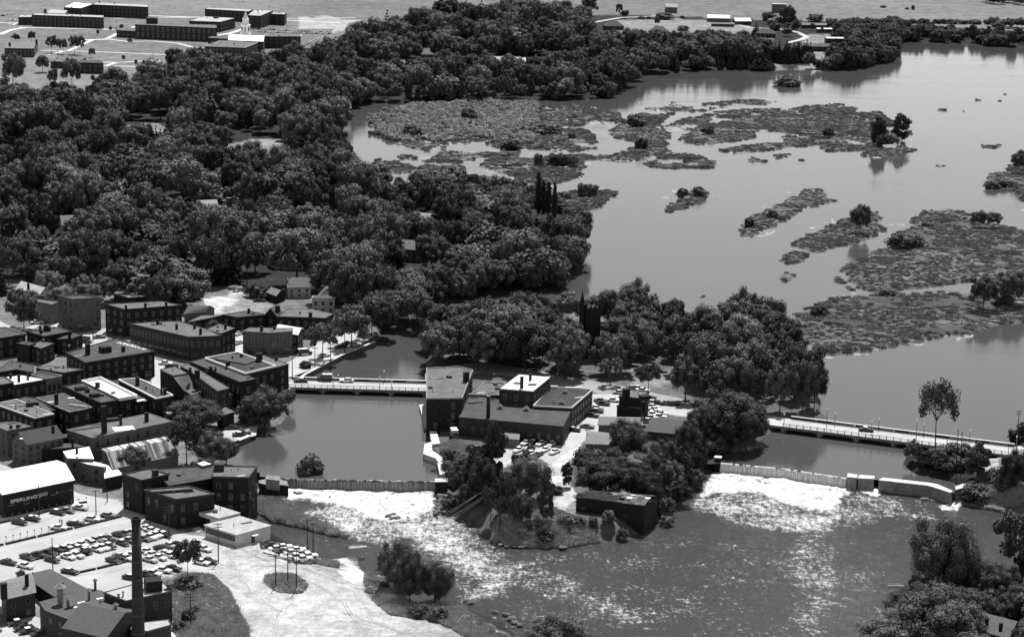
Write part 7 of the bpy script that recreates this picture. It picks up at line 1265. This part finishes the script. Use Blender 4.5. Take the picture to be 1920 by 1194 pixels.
# ------------------------------------------------------------------ masses nobody could count: scattered copies
def scatter(name, label, pts, srcs, kind='stuff'):
    """pts: rows x y z sx sz rot; srcs: crown objects standing in the scene whose shapes are reused"""
    if not len(pts): return
    a = np.array(pts, float); me = bpy.data.meshes.new(name); me.vertices.add(len(a)); me.vertices.foreach_set('co', a[:, :3].astype(np.float32).ravel())
    for n_, arr in (('sx', a[:, 3]), ('sz', a[:, 4]), ('rot', a[:, 5])): at = me.attributes.new(n_, 'FLOAT', 'POINT'); at.data.foreach_set('value', arr.astype(np.float32))
    at = me.attributes.new('pick', 'INT', 'POINT'); at.data.foreach_set('value', RS.randint(0, len(srcs), len(a)).astype(np.int32))
    o = link(name, me, None, (0, 0, 0)); tag(o, label, None, None, kind)
    g = bpy.data.node_groups.new(name, 'GeometryNodeTree'); g.interface.new_socket('Geometry', in_out='INPUT', socket_type='NodeSocketGeometry'); g.interface.new_socket('Geometry', in_out='OUTPUT', socket_type='NodeSocketGeometry'); N = g.nodes; L = g.links
    gi = N.new('NodeGroupInput'); go = N.new('NodeGroupOutput'); ip = N.new('GeometryNodeInstanceOnPoints'); j = N.new('GeometryNodeJoinGeometry')
    for s in reversed(srcs):
        oi = N.new('GeometryNodeObjectInfo'); oi.inputs['Object'].default_value = s; oi.transform_space = 'ORIGINAL'; oi.inputs['As Instance'].default_value = True; L.new(oi.outputs['Geometry'], j.inputs[0])
    def na(nm, ty='FLOAT'): q = N.new('GeometryNodeInputNamedAttribute'); q.data_type = ty; q.inputs['Name'].default_value = nm; return q.outputs['Attribute']
    L.new(gi.outputs[0], ip.inputs['Points']); L.new(j.outputs[0], ip.inputs['Instance']); ip.inputs['Pick Instance'].default_value = True; L.new(na('pick', 'INT'), ip.inputs['Instance Index'])
    cx = N.new('ShaderNodeCombineXYZ'); sx = na('sx'); L.new(sx, cx.inputs[0]); L.new(sx, cx.inputs[1]); L.new(na('sz'), cx.inputs[2]); L.new(cx.outputs[0], ip.inputs['Scale'])
    cr = N.new('ShaderNodeCombineXYZ'); L.new(na('rot'), cr.inputs[2]); er = N.new('FunctionNodeEulerToRotation'); L.new(cr.outputs[0], er.inputs[0]); L.new(er.outputs[0], ip.inputs['Rotation'])
    L.new(ip.outputs[0], go.inputs[0]); md = o.modifiers.new('scatter', 'NODES'); md.node_group = g; return o
rp = {}
for i, t in REST: x, y = bx[i]; rp.setdefault(t[4], []).append((x, y, Z0 if t[5] > .5 else .2, t[2], t[3], random.uniform(0, 6.28)))
for kd, p in rp.items():
    scatter('distant_%s_woods' % {'broadleaf': 'broadleaf', 'palebroad': 'pale', 'bush': 'bushy', 'conifer': 'conifer'}.get(kd, 'mixed'), 'further trees of the dense woods', p, SRC[kd][:6])
def prim(kind, label, c, p, w, h, m, z):                    # the real first clumps whose shape the masses repeat
    (u_, v_), = cp(c, [p]); x, y = G(u_, v_, z); o = link(kind, m, None, (x, y, z)); o.scale = (w, w, h); tag(o, label, 'shrub'); return o
S_scrub = [prim('marsh_shrub', 'pale marsh shrub, one of three near the marsh centre, number %s' % ORD[i], 'd7', (700+60*i, 100+20*i), 6, 3, CW['scrub'][i], .3) for i in range(3)]
S_reed = [prim('reed_clump', 'dark reed clump by the inner channel, %s of two' % ORD[i], 'd7', (600+90*i, 300-8*i), 4, 1.5, CW['tuft'][i], .3) for i in range(2)]
S_grass = [prim('grass_clump', 'pale grass clump on the island point, %s of two' % ORD[i], 'c7', (760+60*i, 440+20*i), 2.2, .9, CW['grass'][i], .9) for i in range(2)]
def cover(name, label, polys, n, srcs, wr, hr, seed, cond=None, z=None):
    rs = np.random.RandomState(seed); rows = []; ar = [abs(area(q)) for q in polys]; tot = sum(ar)
    for q, a_ in zip(polys, ar):
        k = int(n*a_/tot); xs = [p[0] for p in q]; ys = [p[1] for p in q]; x = rs.uniform(min(xs), max(xs), k*3); y = rs.uniform(min(ys), max(ys), k*3); ok = pip(x, y, q); x, y = x[ok][:k], y[ok][:k]
        if not len(x): continue
        hh, wt, md, im, dl, il, db = levels(x, y); ok = (hh > -.05) if z is None else (hh > z)
        if cond: ok &= cond(x, y, hh, md, dl)
        x, y, hh = x[ok], y[ok], hh[ok]; w = rs.uniform(*wr, len(x)); nz = .6+.8*fnoise(x, y, 25, seed)
        rows += list(zip(x, y, hh-.1, w*nz, rs.uniform(*hr, len(x))*nz, rs.uniform(0, 6.28, len(x))))
    scatter(name, label, rows, srcs); print(name, len(rows))
vis = [q for q in MARSHW]
def rs_ok(x): return np.abs(np.sin(x*913.7))
NWM = lambda x, y: (x < G(1010, 230)[0]) & (y > G(800, 262)[1])
cover('marsh_scrub', 'pale willow scrub covering the upper marsh island', vis, 30000, S_scrub, (1.8, 4.6), (1.2, 3.4), 201, lambda x, y, h, md, dl: NWM(x, y) & (fnoise(x, y, 60, 32) > .3) & (md > 2))
cover('low_marsh_scrub', 'low pale scrub scattered over the lower marsh islands', vis, 22000, S_scrub, (1.2, 3.2), (.5, 1.3), 204, lambda x, y, h, md, dl: ~NWM(x, y) & (fnoise(x*.5, y, 15, 31) > .5) & (md > 3) & (rs_ok(x) < .6))
cover('marsh_reeds', 'dark reeds on the marsh edges', vis, 30000, S_reed, (1.6, 3.6), (.4, 1.0), 202, lambda x, y, h, md, dl: (md > -.3) & (fnoise(x, y, 12, 35) > .36))
TIP = wp(cp('c7', [(700,300),(960,300),(1140,380),(1280,425),(1500,490),(1280,515),(1050,545),(860,550),(700,545),(560,510),(560,380)]), .5)
BANKS = [TIP, BAR, wp(cp('c5', [(470,700),(560,730),(700,735),(830,830),(1000,840),(980,870),(830,880),(700,800),(540,740)])), wp(cp('c5', [(420,1040),(520,1015),(640,1030),(735,1100),(690,1150),(540,1145),(450,1100)])), wp([(335,1194),(322,1095),(345,1080),(395,1080),(425,1110),(460,1180),(470,1230)]), wp([(690,1040),(760,1060),(860,1110),(900,1150),(985,1190),(900,1194),(820,1160),(740,1150),(690,1100)]),
  wp(cp('c6', [(500,770),(640,740),(700,800),(720,950),(640,1000),(570,960),(540,840)])), wp(cp('d1', [(560,640),(860,640),(860,760),(740,800),(580,760)])), wp(cp('d2', [(1640,760),(1920,700),(2050,720),(2050,930),(1920,950),(1700,950),(1560,930)]))]
cover('bank_grass', 'rough grass and weeds on the banks', BANKS, 30000, S_grass, (1.2, 2.8), (.5, 1.5), 203, lambda x, y, h, md, dl: (h > ZL+.1) & (fnoise(x, y, 7, 71) > .33), z=ZL)
cover('bank_brush', 'low brush and weeds on the river banks', BANKS, 7000, S_scrub, (.7, 2.2), (.4, 1.5), 205, lambda x, y, h, md, dl: (h > ZL+.1) & (fnoise(x, y, 5, 73) > .5), z=ZL)
